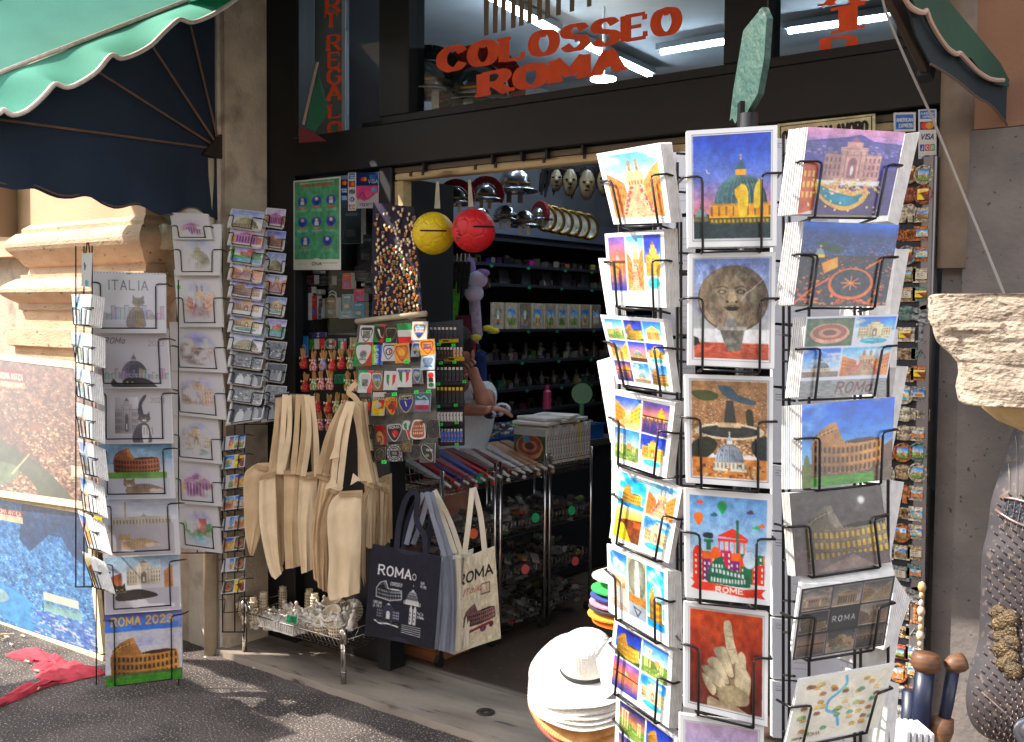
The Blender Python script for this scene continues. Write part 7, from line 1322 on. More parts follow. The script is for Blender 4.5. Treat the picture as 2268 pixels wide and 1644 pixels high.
# ---- booklets standing and lying on the third unit
for k in range(17):
 y=4.26+k*.0235;x0=XR-.012;h=.185+.008*math.sin(k*1.7);g=214-10*(k % 3);col=(g,g-4,g-8) if k!=12 else (220,190,60);t=thing('booklet','booklet standing in the white row, %s from the left' % (['first','second','third','fourth','fifth','sixth','seventh','eighth','ninth','tenth','eleventh','twelfth','yellow edged thirteenth','fourteenth','fifteenth','sixteenth','seventeenth'][k]),'booklet',(x0-.06,y,.87),'booklets on the third shelf unit')
 b=MB();b.box(x0-.20,x0,y,y+.020,.845,.845+h);b.build('cover',M('book%d' % (k % 3 if k!=12 else 9),col,rough=.5),t);b=MB();b.box(x0,x0+.0008,y+.004,y+.016,.86,.86+h*.75);b.build('spine_print',M('spine%d' % (k % 4),((150,60,50),(90,90,96),(120,110,100),(70,90,130))[k % 4],(214,210,204),130,rough=.5,thr=(.45,.5),stretch=(1,1,.6)),t)
c=PT(60,60,(150,120,96));c.push(0,0,1,1);s_colair(c);c.rect(0,0,1,.22,(206,206,210));c.rect(.3,.25,.5,.4,(90,170,200));c.pop();P=[np.array(p) for p in ((XR-.215,4.252,1.025),(XR-.014,4.252,1.025),(XR-.014,4.252,.85),(XR-.215,4.252,.85))];t=thing('booklet','guide book facing the street with a landscape cover','booklet',(XR-.1,4.25,.85));picture('front_print',P,np.array([0,-1.0,0]),c,prn,t);b=MB();b.box(XR-.216,XR-.013,4.2525,4.2585,.85,1.026);b.build('cover',paper,t)
for k,(y,z,r_) in enumerate(((4.30,1.052,.1),(4.33,1.072,-.15),(4.46,1.055,.05),(4.48,1.075,.2),(4.56,1.060,-.1))):
 t=thing('rolled_map','flat booklet lying on top of the booklet row, %s' % ('nearest','upper near','middle','upper middle','farthest')[k],'booklet',(XR-.1,y,z));b=MB();b.obox((XR-.11,y,z),(math.cos(r_),math.sin(r_),0),(-math.sin(r_),math.cos(r_),0),(0,0,1),.105,.065,.009);o=b.build('cover',M('book%d' % (k % 3)),t) if False else b.build('cover',MATS['book%d' % (k % 3)],t);bevel(o,.004)
# ---- counter with blue baskets
ct=thing('counter','dark counter crowded with blue plastic baskets inside the shop','counter',(-3.85,4.75,.02));b=MB();b.box(-4.10,-3.55,3.95,5.7,.80,.84);b.build('top',M('counter_top',(70,66,70),rough=.5),ct);b=MB();b.box(-4.07,-3.58,3.98,5.67,.03,.80);b.build('body',darkw,ct)
blu=M('basket_blue',(36,100,180),(30,84,160),40,rough=.4)
for k,(x,y) in enumerate(((-3.70,4.05),(-3.70,4.38),(-3.70,4.71),(-3.70,5.04),(-3.70,5.37),(-3.95,4.55),(-3.95,4.90),(-3.95,5.25))):
 t=thing('plastic_basket','blue plastic basket of trinkets in the counter %s row, %s from the door' % ('front' if k<5 else 'back',ORD[k if k<5 else k-5].replace('top','first')),'basket',(x,y,.84),'blue baskets on the counter');z0,z1=.842,.93;b=MB()
 for (xa,xb,ya,yb2) in ((x-.12,x+.12,y-.15,y-.145),(x-.12,x+.12,y+.145,y+.15),(x-.12,x-.115,y-.145,y+.145),(x+.115,x+.12,y-.145,y+.145),):b.box(xa,xb,ya,yb2,z0+.006,z1)
 b.box(x-.12,x+.12,y-.15,y+.15,z0,z0+.005);b.box(x-.128,x+.128,y-.158,y-.150,z1-.01,z1+.002);b.box(x-.128,x+.128,y+.150,y+.158,z1-.01,z1+.002);b.box(x+.12,x+.128,y-.15,y+.15,z1-.01,z1+.002);b.build('tray',blu,t)
 b=MB()
 for q in range(70):g=RNG.randint(90,220);b.col=tuple(S((g,g,g*RNG.uniform(.8,1.05)))) if RNG.rand()<.7 else tuple(S(RNG.randint(40,200,3)));a=RNG.uniform(0,3);b.obox((x+RNG.uniform(-.10,.10),y+RNG.uniform(-.13,.13),z1-.02+RNG.uniform(0,.03)),(math.cos(a),math.sin(a),.2),(-math.sin(a),math.cos(a),0),(0,0,1),.018,.010,.004)
 b.build('contents',MATS['trinket'],t,cols=True)['kind']='stuff'
t=thing('scarf_heap','heap of patterned grey scarves and knitted goods on the counter beside the elbow','scarf',(-3.95,4.2,.84));b=MB()
for k in range(26):a=RNG.uniform(-.4,.4);g=RNG.randint(110,210);b.col=tuple(S((g,g,g+8)));x,y=-3.88+RNG.uniform(-.12,.16),4.14+RNG.uniform(-.16,.22);b.tube([(x-.1,y-.04,.86+RNG.rand()*.06),(x,y+.02*math.sin(k),.88+RNG.rand()*.06),(x+.1,y+.05,.86+RNG.rand()*.06)],.014,6)
b.build('cloth',MATS['trinket'],t,cols=True,smooth=True)
for k,(vx,vy,D,s_) in enumerate(((1085,918,5.15,.03),(1100,912,5.2,.035),(1113,906,5.25,.04),(1350,900,5.6,.03))):
 if k<3:q=dep(D)(vx,vy);t=thing('knitted_hat','rolled pale cap on the counter beside the hand, %s' % ('left','middle','right')[k],'hat',q);b=MB();b.ball(q,s_,12,(1.2,.8,.8));b.build('cloth',M('cap_cloth',(206,206,210),(40,44,80),14,rough=.8,thr=(.5,.56)),t,smooth=True)
for (vx,vy,D,r_,h,col,nm,lab) in ((1289,872,5.6,.055,.14,(66,120,84),'hand_fan','green round hand fan standing among the counter goods'),(1212,880,5.5,.022,.09,(150,34,80),'pink_bottle','small pink bottle standing on the counter')):
 q=dep(D)(vx,vy);t=thing(nm,lab,'trinket',q);b=MB()
 if h>.1:b.lathe(q,[(.001,0),(r_,0),(r_*1.02,.004),(r_,.008),(.001,.008)],24,_f*-1+np.array([0,0,.1]));b.tube([q-np.array([0,0,r_]),q-np.array([0,0,.2])],.012,8)
 else:b.lathe(q-np.array([0,0,.06]),[(.001,0),(r_,0),(r_,.09),(r_*.5,.10),(r_*.5,.125),(.001,.125)],12)
 b.build('body',M('plastic_'+nm,col,rough=.4),t)
# ---- person leaning on the counter
sk_m=M('skin',(178,124,100),(160,106,86),20,rough=.5,bump=.05,bs=300);tee=M('tee_white',(216,224,232),(200,208,218),6,rough=.9,bump=.1,bs=40)
pD=5.05;J=lambda x,y,D=pD:dep(D)(x,y)
per=thing('person','person in a white T-shirt leaning an elbow on the counter, hand to face','person',(*J(1010,900,5.3)[:2],.02))
def skin_mesh(nm,verts,edges,rad,mat,root=0,lvl=2):
 me=bpy.data.meshes.new(nm);off=np.array(wloc(per));me.from_pydata([tuple(np.array(v)-off) for v in verts],edges,[]);o=bpy.data.objects.new(nm,me);COL.objects.link(o);o.parent=per
 m=o.modifiers.new('skin','SKIN');m.use_smooth_shade=True;me.skin_vertices[0].data[root].use_root=True
 for i,r_ in enumerate(rad):me.skin_vertices[0].data[i].radius=(r_,r_) if not isinstance(r_,tuple) else r_
 s=o.modifiers.new('sub','SUBSURF');s.levels=s.render_levels=lvl;me.materials.append(mat);return o
hd=J(1010,786,5.24)
U=np.array([0,0,1.0]);Rr=_r0;Fw=-_f
pel=J(1000,1080,5.45);pel[2]=.55;ch=J(1006,930,5.36);nk=J(1012,860,5.30);ch2=lerp(ch,nk,.55)
shR=nk+Rr*.15-U*.03+_f*.02;shL=nk-Rr*.17-U*.04;elR=J(1076,900,5.06);wrR=J(1053,838,5.08);haR=J(1044,815,5.10);elL=J(996,905,5.15);wrL=J(1072,910,5.0)
kn=pel+np.array([.25,-.30,-.05]);an=np.array([kn[0],kn[1],.10]);kn2=pel+np.array([.05,-.36,-.05]);an2=np.array([kn2[0],kn2[1],.10])
Vb=[pel,lerp(pel,ch,.5),ch,ch2,nk,lerp(nk,hd,.45),hd-U*.02,hd+U*.045,shR,lerp(shR,elR,.5),elR,lerp(elR,wrR,.5),wrR,haR,shL,elL,lerp(elL,wrL,.5),wrL,J(1090,905,4.98),kn,an,an+np.array([.12,-.1,-.06]),kn2,an2,an2+np.array([.12,-.1,-.06])]
Eb=[(0,1),(1,2),(2,3),(3,4),(4,5),(5,6),(6,7),(3,8),(8,9),(9,10),(10,11),(11,12),(12,13),(3,14),(14,15),(15,16),(16,17),(17,18),(0,19),(19,20),(20,21),(0,22),(22,23),(23,24)]
Rb=[(.15,.12),(.14,.11),(.16,.11),(.15,.10),.06,.052,.082,.075,.055,.048,.042,.036,.027,(.036,.018),.06,.042,.034,.026,(.036,.016),.07,.045,.035,.07,.045,.035]
skin_mesh('body',Vb,Eb,Rb,sk_m)
def hand(base,d,up,s_=1.0,curl=.6):
 d=d/np.linalg.norm(d);sd=np.cross(d,up);sd /= np.linalg.norm(sd);up2=np.cross(sd,d)
 for k,(o_,L_) in enumerate(((-.030,.062),(-.010,.072),(.010,.068),(.028,.054))):
  p0=base+sd*o_*s_;p1=p0+d*.045*s_;p2=p1+(d*math.cos(curl)+up2*math.sin(curl)*-1)*L_*.5*s_;p3=p2+(d*math.cos(curl*1.9)-up2*math.sin(curl*1.9))*L_*.45*s_;skin_mesh('finger',[p0,p1,p2,p3],[(0,1),(1,2),(2,3)],[.010,.0098,.009,.0075],sk_m,lvl=1)
 p0=base-sd*.03*s_-d*.02;skin_mesh('thumb',[p0,p0-sd*.025+d*.02,p0-sd*.03+d*.05-up2*.008],[(0,1),(1,2)],[.012,.011,.009],sk_m,lvl=1)
hand(haR,hd-haR+U*.02,Fw,1,.7);hand(J(1090,905,4.98),Rr+U*-.1,U,1,.35)
skin_mesh('shirt',[ch-U*.35,lerp(pel,ch,.6),ch,ch2,nk-U*.03,shR,lerp(shR,elR,.42),shL,lerp(shL,elL,.5)],[(0,1),(1,2),(2,3),(3,4),(3,5),(5,6),(3,7),(7,8)],[(.165,.13),(.165,.13),(.18,.13),(.17,.12),.075,.075,.068,.078,.066],tee,root=2)
b=MB();b.ball(hd+U*.06-Fw*.02,.092,18,(.92,1.0,1.05));b.build('hair',M('hair_dark',(34,26,22),(24,18,16),60,rough=.6,bump=.6,bs=200,stretch=(1,1,6)),per,smooth=True)
fc=hd+Fw*.083
b=MB();[b.ball(fc+Rr*s*.03+U*.012-Fw*.008,.011,8) for s in (-1,1)];b.build('eyes',M('eye_white',(220,214,208),rough=.3),per,smooth=True)
b=MB();[b.ball(fc+Rr*s*.03+U*.012+Fw*.001,.0055,8) for s in (-1,1)];b.build('pupils',M('eye_dark',(30,20,18),rough=.2),per,smooth=True)
b=MB();b.tube([fc+U*.012-Fw*.012,fc-U*.012+Fw*.012,fc-U*.022-Fw*.004],[.006,.011,.007],8);b.build('nose',sk_m,per,smooth=True);b=MB();b.tube([fc-Rr*.022-U*.045-Fw*.01,fc-U*.047-Fw*.002,fc+Rr*.022-U*.045-Fw*.01],.005,6);b.build('mouth',M('lip',(140,70,64),rough=.5),per,smooth=True);b=MB();[b.ball(hd+Rr*s*.083+U*.0,.022,8,(.5,.7,1.2)) for s in (-1,1)];b.build('ears',sk_m,per,smooth=True)
# ---- lighters
lr2=thing('lighter_display','black tiered display rack full of lighters beside the sticker hanger','display rack',dep(4.42)(995,985));b=MB()
rws=[(942,1012,724,752,8,'black with silver caps'),(960,1025,768,797,9,'dark with striped bodies'),(966,1026,812,844,7,'black with silver caps'),(966,1026,856,892,7,'black with gold caps'),(968,1025,906,934,8,'white with brown print'),(976,1025,948,979,7,'blue and orange picture')]
pld=dep(4.42)
for (x0,x1,y0,y1,n,d) in rws:b.hexa([pld(x0-3,y1+10),pld(x1+3,y1+8),pld(x1+3,y1+8)+_f*.05,pld(x0-3,y1+10)+_f*.05,pld(x0-3,y1-2),pld(x1+3,y1-4),pld(x1+3,y1-4)+_f*.05,pld(x0-3,y1-2)+_f*.05])
b.build('tiers',blk,lr2);b=MB();b.hexa([pld(940,990)+_f*.06,pld(1028,986)+_f*.06,pld(1028,986)+_f*.07,pld(940,990)+_f*.07,pld(938,715)+_f*.06,pld(1024,706)+_f*.06,pld(1024,706)+_f*.07,pld(938,715)+_f*.07]);b.build('back_board',M('board_dark',(30,32,40),rough=.5),lr2)
capm={0:M('cap_silver',(190,190,194),rough=.25,metal=.8),3:M('cap_gold',(226,186,60),rough=.3,metal=.5)};k_=pld(1,0)-pld(0,0);px_=np.linalg.norm(k_)
lcol=[((26,26,34),(40,60,96)),((28,28,32),(150,60,50)),((26,28,36),(70,80,96)),((24,24,28),(50,60,76)),((214,210,204),(150,100,80)),((50,100,190),(226,140,70))]
for ri,(x0,x1,y0,y1,n,d) in enumerate(rws):
 for k in range(n):
  x=x0+(x1-x0)*(k+.5)/n;q=pld(x,y1)-_f*.004;h=(y1-y0)*px_;w_=(x1-x0)/n*px_*.40;t=thing('lighter','lighter %s, %s in the %s row' % (d,ORD[k].replace('top','first'),('top','second','third','fourth','fifth','bottom')[ri]),'lighter',q,'lighters in the display rack')
  alt=(ri==1 and k>5);b=MB();b.obox(q+U*h*.38,Rr,_f,U,w_,.006,h*.38);o=b.build('body',M('lighter%d%d' % (ri,alt),(196,150,120) if alt else lcol[ri][0],lcol[ri][1],90,rough=.3,thr=(.55,.6)),t);b=MB();b.obox(q+U*h*.85,Rr,_f,U,w_*.8,.005,h*.10);b.build('cap',capm[3 if ri==3 else 0] if ri!=4 else blk,t)
for x,y in ((968,760),(1000,762),(972,802),(1002,800),(966,848),(1024,843),(966,898),(1005,895),(972,938),(1007,934),(1007,982)):tagp(x,y,lambda a,b_:dep(4.40)(a,b_),7,'tiny green price tag on the lighter display',grp='green price tags on the lighter display')
for (x0,y0,x1,y1) in ((972,752,1015,760),(984,792,1028,801)):Q=R4(x0,y0,x1,y1);c=canvas(Q,(206,176,40),k=1);c.rect(.2,.3,.5,.7,(60,50,20));flat('yellow tier strip of the lighter display, %s' % ('upper' if y0<770 else 'lower'),'strip',Q,4.40,c,'price_strip')
# ---- left wall: shelves and goods
WX=-4.30;ow=onX(WX)
shv=thing('wall_shelving','dark shelves along the inner wall loaded with souvenirs','shelving',(WX-.15,6.8,.1));zsv=[float(ow(1200,v)[2]) for v in (537,590,632,728,796,856,905)]
for z in zsv:b=MB();b.box(-4.6,WX+.01,4.6,9.6,z-.02,z);b.build('shelf',M('shelf_dark',(44,44,50),rough=.4),shv)
b=MB();b.box(-4.59,-4.57,4.6,9.6,.1,zsv[0]);b.build('back_board',M('board_black',(26,26,32),rough=.6),shv)
b=MB();b.box(-4.59,-4.55,4.6,9.6,zsv[0]+.06,zsv[0]+.20);b.build('rail_board',M('rail_grey',(96,100,116),rough=.5),shv)
tg=M('tag_green',(30,130,86),rough=.6);b=MB()
for z in zsv[1:6]:
 for k in range(11):y=4.8+k*.41+RNG.uniform(-.05,.05);b.box(WX+.011,WX+.013,y,y+.03,z-.03,z-.012)
tag(b.build('shelf_price_tags',tg),'green price tags clipped along the shelf edges','price tag',None,'stuff')
def wallitem(nm,lab,cat_,y,z,fn,grp):q=np.array([WX-.10,y,z]);t=thing(nm,lab,cat_,q,grp);fn(t,q)
def it_bottle(t,q,h=.10,col=None):b=MB();b.lathe(q,[(.001,0),(.020,0),(.022,h*.5),(.008,h*.7),(.008,h),(.001,h)],10);b.build('body',M('bottle_glass%d' % RNG.randint(3),[(120,120,116),(150,140,110),(90,100,104)][RNG.randint(3)],rough=.15,coat=.6),t,smooth=True)
def it_frame(t,q):c=PT(22,26,[(170,150,130),(140,126,112),(186,170,150)][RNG.randint(3)]);c.push(.2,.25,.8,.85);(s_panth,s_vitt,s_inside,s_forum)[RNG.randint(4)](c);c.tex(0,0,1,1,60,4);c.pop();P=[q+np.array(v) for v in ((.1,-.06,.17),(.1,.06,.17),(.1,.06,0),(.1,-.06,0))];picture('front_print',P,np.array([1.0,0,0]),c,prm,t);b=MB();b.obox(q+np.array([.092,0,.085]),(1,0,0),(0,1,0),(0,0,1),.007,.062,.087);b.build('frame',resin,t)
def it_box(col):
 def f(t,q):b=MB();b.obox(q+np.array([0,0,.05]),(1,0,0),(0,1,0),(0,0,1),.05,.05,.05);o=b.build('carton',M('carton%d%d%d' % col,col,tuple(min(255,v+30) for v in col),30,rough=.5),t);bevel(o,.003)
 return f
def it_fig(t,q):b=MB();g=RNG.randint(3);b.lathe(q,[(.001,0),(.03,0),(.03,.012),(.016,.02),(.022,.06),(.014,.085),(.001,.09)],10);b.ball(q+np.array([0,0,.10]),.016,8);b.tube([q+np.array([0,.02,.07]),q+np.array([.01,.045,.06])],.007,5);b.build('body',M('figurine%d' % g,[(120,100,80),(150,146,140),(90,70,60)][g],(60,50,44),30,rough=.5),t,smooth=True)
Wn='first second third fourth fifth sixth seventh eighth ninth tenth eleventh twelfth thirteenth fourteenth fifteenth sixteenth seventeenth eighteenth nineteenth twentieth'.split()
for k in range(9):wallitem('picture_frame','small picture frame on the eye level shelf, %s from the left' % Wn[k],'picture frame',5.35+k*.145,zsv[3],it_frame,'frames on the eye level shelf')
for k in range(9):wallitem('boxed_magnet','bluish boxed souvenir right of the frames, %s from the left' % Wn[k],'boxed souvenir',6.70+k*.13,zsv[3],it_box((70+6*(k % 3),90,130)),'boxed souvenirs on the eye level shelf')
for k in range(18):wallitem('bottle','small bottle on the lowest lit shelf, %s from the left' % Wn[k],'bottle',5.1+k*.145,zsv[5],it_bottle,'bottles on the lower shelf')
for k in range(16):wallitem('figurine','figurine on the shelf above the bottles, %s from the left' % Wn[k],'figurine',5.1+k*.17,zsv[4],it_fig,'figurines above the bottles')
for k in range(12):wallitem('snow_globe','dark boxed souvenir on the third shelf, %s from the left' % Wn[k],'boxed souvenir',5.0+k*.24,zsv[2],it_box((44+4*(k % 3),46,54)),'dark boxes on the third shelf')
for k,z in enumerate((0,1)):wallitem('orange_box','orange box on the third shelf near the card rack, %s' % ('upper','lower')[k],'box',6.95+.02*k,zsv[2]+.07-.075*k+.0,it_box((226,150,30)),'orange boxes')
for k in range(9):wallitem('folded_shirt','stack of folded goods at the right end of a lower shelf, %s' % Wn[k],'folded goods',7.3+(k % 3)*.17,zsv[5]+.03*(k//3),it_box((60+20*(k % 3),70,84)),'folded goods at the right')
for z,zl in ((zsv[1],'second'),(zsv[2],'third'),(zsv[4],'fifth'),(zsv[5],'sixth'),(zsv[6],'lowest')):
 b=MB()
 for k in range(260):
  g=RNG.randint(30,120);b.col=tuple(S((g,g*.92,g*.9))) if RNG.rand()<.8 else tuple(S(RNG.randint(30,150,3)));s_=RNG.uniform(.015,.035);a=RNG.uniform(0,3);b.obox((WX-.12+RNG.uniform(-.1,.06),4.9+RNG.rand()*4.0,z+s_*.6),(math.cos(a),math.sin(a),0),(-math.sin(a),math.cos(a),0),U,s_*.6,s_*.7,s_*RNG.uniform(.4,1.3))
 o=b.build('shelf_trinkets',MATS['trinket'],None,cols=True,loc=(WX-.12,7,z));tag(o,'clutter of small souvenirs covering the %s wall shelf' % zl,'trinkets',None,'stuff')
# metal helmets, plates and masks
stl=M('steel',(176,180,186),(130,134,142),6,rough=.22,metal=.95);brs=M('brass',(190,150,80),(130,96,50),8,rough=.3,metal=.9);redb=M('bristle_red',(150,24,30),(110,16,22),70,rough=.9,bump=.8,bs=150);blkb=M('bristle_black',(26,24,28),(16,14,18),70,rough=.9,bump=.8,bs=150)
def helmet(q,r,lab,crest=None,plume=0.,face=True):
 t=thing('metal_helmet',lab,'helmet',q-U*r,None);b=MB();b.lathe(q,[(r*1.0,-r*.55),(r*1.02,-r*.2),(r*1.0,.15*r),(r*.86,r*.55),(r*.5,r*.88),(.001,r)],22);b.lathe(q,[(r*1.02,-r*.25),(r*1.45,-r*.42),(r*1.44,-r*.46),(r*1.0,-r*.33)],22);o=b.build('bowl',stl,t,smooth=True);m=o.modifiers.new('s','SOLIDIFY');m.thickness=.004
 b=MB();[b.obox(q+Fw*r*.95+Rr*s*r*.35-U*r*.9,Rr,Fw,U,r*.16,r*.03,r*.42) for s in (-1,1)];b.build('cheek_guards',stl,t);b=MB();b.lathe(q+U*r*.0,[(r*1.03,-.06*r),(r*1.06,0),(r*1.03,.06*r)],22);b.build('brow_band',brs,t,smooth=True)
 if crest:
  b=MB();n=15;d=lerp(Rr,Fw,plume);d /= np.linalg.norm(d);sdv=np.cross(d,U)
  for k in range(n):a=math.radians(-20+220*k/(n-1));c0=q+(d*math.cos(a)+U*math.sin(a))*r*1.05;c1=q+(d*math.cos(a)+U*math.sin(a))*r*1.62;b.hexa([c0-sdv*r*.16-np.cross(c1-c0,sdv)*.0-(d*-math.sin(a)+U*math.cos(a))*r*.18,c0+sdv*r*.16-(d*-math.sin(a)+U*math.cos(a))*r*.18,c0+sdv*r*.16+(d*-math.sin(a)+U*math.cos(a))*r*.18,c0-sdv*r*.16+(d*-math.sin(a)+U*math.cos(a))*r*.18,c1-sdv*r*.2-(d*-math.sin(a)+U*math.cos(a))*r*.2,c1+sdv*r*.2-(d*-math.sin(a)+U*math.cos(a))*r*.2,c1+sdv*r*.2+(d*-math.sin(a)+U*math.cos(a))*r*.2,c1-sdv*r*.2+(d*-math.sin(a)+U*math.cos(a))*r*.2])
  b.build('crest',crest,t)
helmet(dep(4.9)(915,448),.062,'steel helmet hanging at the left top of the doorway',blkb,.3);helmet(dep(5.1)(1010,440),.058,'steel helmet behind the balls under a red crest',redb,.1);helmet(dep(5.3)(1076,432),.058,'red crested helmet right of the red ball strap',redb,.1);helmet(dep(5.5)(1062,480),.055,'small steel helmet behind the red ball',None)
helmet(dep(5.6)(1140,408),.085,'tall polished helmet with long neck guard hanging above the plates');helmet(dep(5.7)(1118,478),.06,'steel knight helmet left of the open visor helmet');helmet(dep(5.7)(1160,490),.062,'open visor steel helmet left of the plates');helmet(dep(5.9)(1196,478),.05,'small helmet with a round dark red crest by the plates',redb,.6)
# two helmets on the high shelf seen through the transom
helmet(dep(4.6)(950,185),.10,'black crested helmet seen through the transom at its left end',blkb,.2);helmet(dep(4.6)(1062,205),.125,'helmet with red brush and ribbed brow behind the window lettering',redb,.05)
tsf=thing('high_shelf','dark shelf above the doorway carrying large helmets','shelf',(-3.0,3.7,2.44));b=MB();b.box(-3.5,-1.0,3.36,3.95,2.44,2.46);b.build('board',darkw,tsf)
for k in range(6):
 q=dep(5.95+.07*k)(1206+19*k,483+4*k);t=thing('display_plate','gold rimmed display plate in a receding row, %s from the left' % ORD[k].replace('top','first'),'plate',q-U*.07,'gold rimmed plates in a row');ax=Fw*.8+Rr*.45+U*.05;b=MB();b.lathe(q,[(.001,.0),(.055,.002),(.06,.006)],26,ax);b.build('dish',M('plate_face',(206,206,196),(120,130,120),16,rough=.25,coat=.5),t,smooth=True);b=MB();b.lathe(q,[(.058,.004),(.075,.012),(.082,.006),(.074,.0)],26,ax);b.build('rim',brs,t,smooth=True)
for k,(vx,vy,s_) in enumerate(((1262,405,1),(1300,410,1.1),(1338,402,1),(1232,400,.8),(1378,408,1))):
 q=dep(6.2)(vx,vy);t=thing('carnival_mask','pale carved face mask with dark hair on the upper wall, %s from the left' % ('second third fourth first fifth'.split()[k]),'mask',q-U*.1,'masks on the upper wall');b=MB();b.ball(q,.075*s_,16,(.62,.5,1.1));b.tube([q+Fw*.04+U*.01,q+Fw*.062-U*.015],[.008,.014],8);b.build('face',M('mask_face',(150,136,106),(84,70,52),12,rough=.4),t,smooth=True)
 for s in (-1,1):b=MB();b.ball(q+Fw*.040+Rr*s*.020+U*.012,.010,8,(1.3,.6,.6));b.build('eye_hole',blkb,t)
 b=MB();b.tube([q+Fw*.036-Rr*.014-U*.036,q+Fw*.042-U*.038,q+Fw*.036+Rr*.014-U*.036],.004,6);b.build('lips',blkb,t)
 b=MB();[b.tube([q+U*.06+Rr*.05*math.cos(a),q+Rr*(.085*math.cos(a))+U*(.03+.08*math.sin(a))-Fw*.02,q+Rr*.10*math.cos(a)+U*(.05*math.sin(a)-.06)],[.012,.014,.006],5) for a in np.linspace(-.3+.2*k,3.4+.2*k,12)];b.build('plumes',blkb,t)
# hanging toys and umbrellas beside the banner: plain long soft toys
for (P,r_,col,lab) in (([(1000,610),(995,680),(985,740)],.05,(90,190,50),'bright green long soft toy hanging behind the balls'),([(1050,660),(1056,740),(1060,750)],.03,(206,190,226),'pale rainbow soft toy leg hanging below its body'),([(930,620),(932,700)],.045,(20,90,70),'dark green hanging cloth behind the pin banner'),([(950,600),(950,690)],.03,(50,100,120),'teal hanging cloth left of the green toy'),([(1025,700),(1030,760)],.05,(110,30,60),'maroon soft toy hanging behind the lighters'),([(1046,720),(1044,790)],.022,(220,50,110),'pink soft toy arm hanging by the person'),([(1066,600),(1072,640)],.03,(120,40,60),'small dark red soft toy on the wall'),([(1060,780),(1062,860)],.04,(30,50,120),'dark blue cloth hanging behind the raised arm')):
 t=thing('soft_toy',lab,'soft toy',dep(5.35)(*P[-1]));b=MB();b.tube(smoothp([dep(5.35)(*p) for p in P],5),r_,12);o=b.build('plush',M('plush%d%d%d' % col,col,tuple(int(v*.8) for v in col),40,rough=1,bump=.6,bs=200),t,smooth=True)
t=thing('soft_toy','pale rainbow soft toy body with lilac ears hanging in the doorway','soft toy',dep(5.2)(1050,670));b=MB();b.ball(dep(5.2)(1056,620),.055,14,(1,1,.8));b.ball(dep(5.2)(1050,650),.05,14,(1,1,.9));b.build('body',M('plush_pale',(190,206,226),(206,180,216),5,rough=1,bump=.6,bs=200),t,smooth=True);b=MB();b.ball(dep(5.2)(1040,595),.045,12,(.7,.7,1.3));b.ball(dep(5.2)(1068,605),.035,12,(1.3,.7,.6));b.build('ears',M('plush_lilac',(150,130,200),rough=1),t,smooth=True)
b=MB();b.ball(dep(5.2)(1054,748),.024,10,(1.4,1,.7));b.build('foot',M('plush_yellow',(220,214,70),rough=1),t,smooth=True)
for k,(vx,vy) in enumerate(((1080,727),(1094,733))):q=dep(5.3)(vx,vy);t=thing('soft_toy','small yellow soft toy foot left of the picture frames, %s' % ('left','right')[k],'soft toy',q);b=MB();b.ball(q,.026,10,(1.2,1,.6));b.build('plush',MATS['plush_yellow'],t,smooth=True)
for k in range(7):x=985+k*9;q=dep(5.0)(x,565);t=thing('umbrella','furled black umbrella hanging below the balls, %s from the left' % Wn[k],'umbrella',dep(5.0)(x-4,640),'furled umbrellas');b=MB();b.tube([dep(5.0)(x,580),dep(5.0)(x-3,600+4*(k % 3)),dep(5.0)(x-6,640+10*(k % 3))],[.008,.014,.006],8);b.build('canopy',blkb,t);b=MB();b.tube([dep(5.0)(x+1,562),dep(5.0)(x,580)],.003,5);b.build('handle',stl,t)
# flag and grey partition behind the left transom
t=thing('flag','furled Italian flag leaning behind the left transom window','flag',dep(5.0)(690,300));b=MB();pf=dep(4.6);b.prism([pf(*p) for p in [(706,160),(712,190),(727,245),(698,292),(679,282),(688,230)]],_f*.01);b.build('green_cloth',M('flag_green',(20,84,60),rough=.8),t);b=MB();b.tube([pf(703,138),pf(672,276)],.006,8);b.build('staff',M('staff',(150,130,110),rough=.6),t);b=MB();b.prism([pf(*p) for p in [(663,282),(690,290),(722,312),(662,316)]],_f*.01);b.build('red_cloth',M('flag_red',(96,24,34),rough=.8),t)
t=thing('partition','pale partition panel with a bright edge behind the left transom','partition',dep(5.2)(750,300));b=MB();pf=dep(5.0);b.prism([pf(*p) for p in [(640,-60),(756,-60),(756,305),(640,330)]],_f*.02);b.build('panel',M('part_panel',(120,128,128),rough=.8),t);b=MB();b.prism([pf(*p)-_f*.003 for p in [(757,-60),(766,-60),(764,304),(757,306)]],_f*.02);b.build('edge',M('part_edge',(190,200,206),rough=.5),t);b=MB();b.prism([pf(*p)+_f*.1 for p in [(766,-60),(850,-60),(850,300),(766,306)]],_f*.02);b.build('wall_strip',M('part_wall',(104,106,122),rough=.8),t)
# cardboard box on the floor
t=thing('cardboard_box','brown cardboard box on the floor behind the hanging bags','box',onZ(.022)(945,1460));q=onZ(.022)(950,1466);b=MB();b.obox(q+U*.09+np.array([-.12,.12,0]),(1,0,0),(0,1,0),U,.16,.12,.09);o=b.build('carton',M('cardboard',(150,96,56),(134,84,48),6,rough=.8),t);bevel(o,.004)
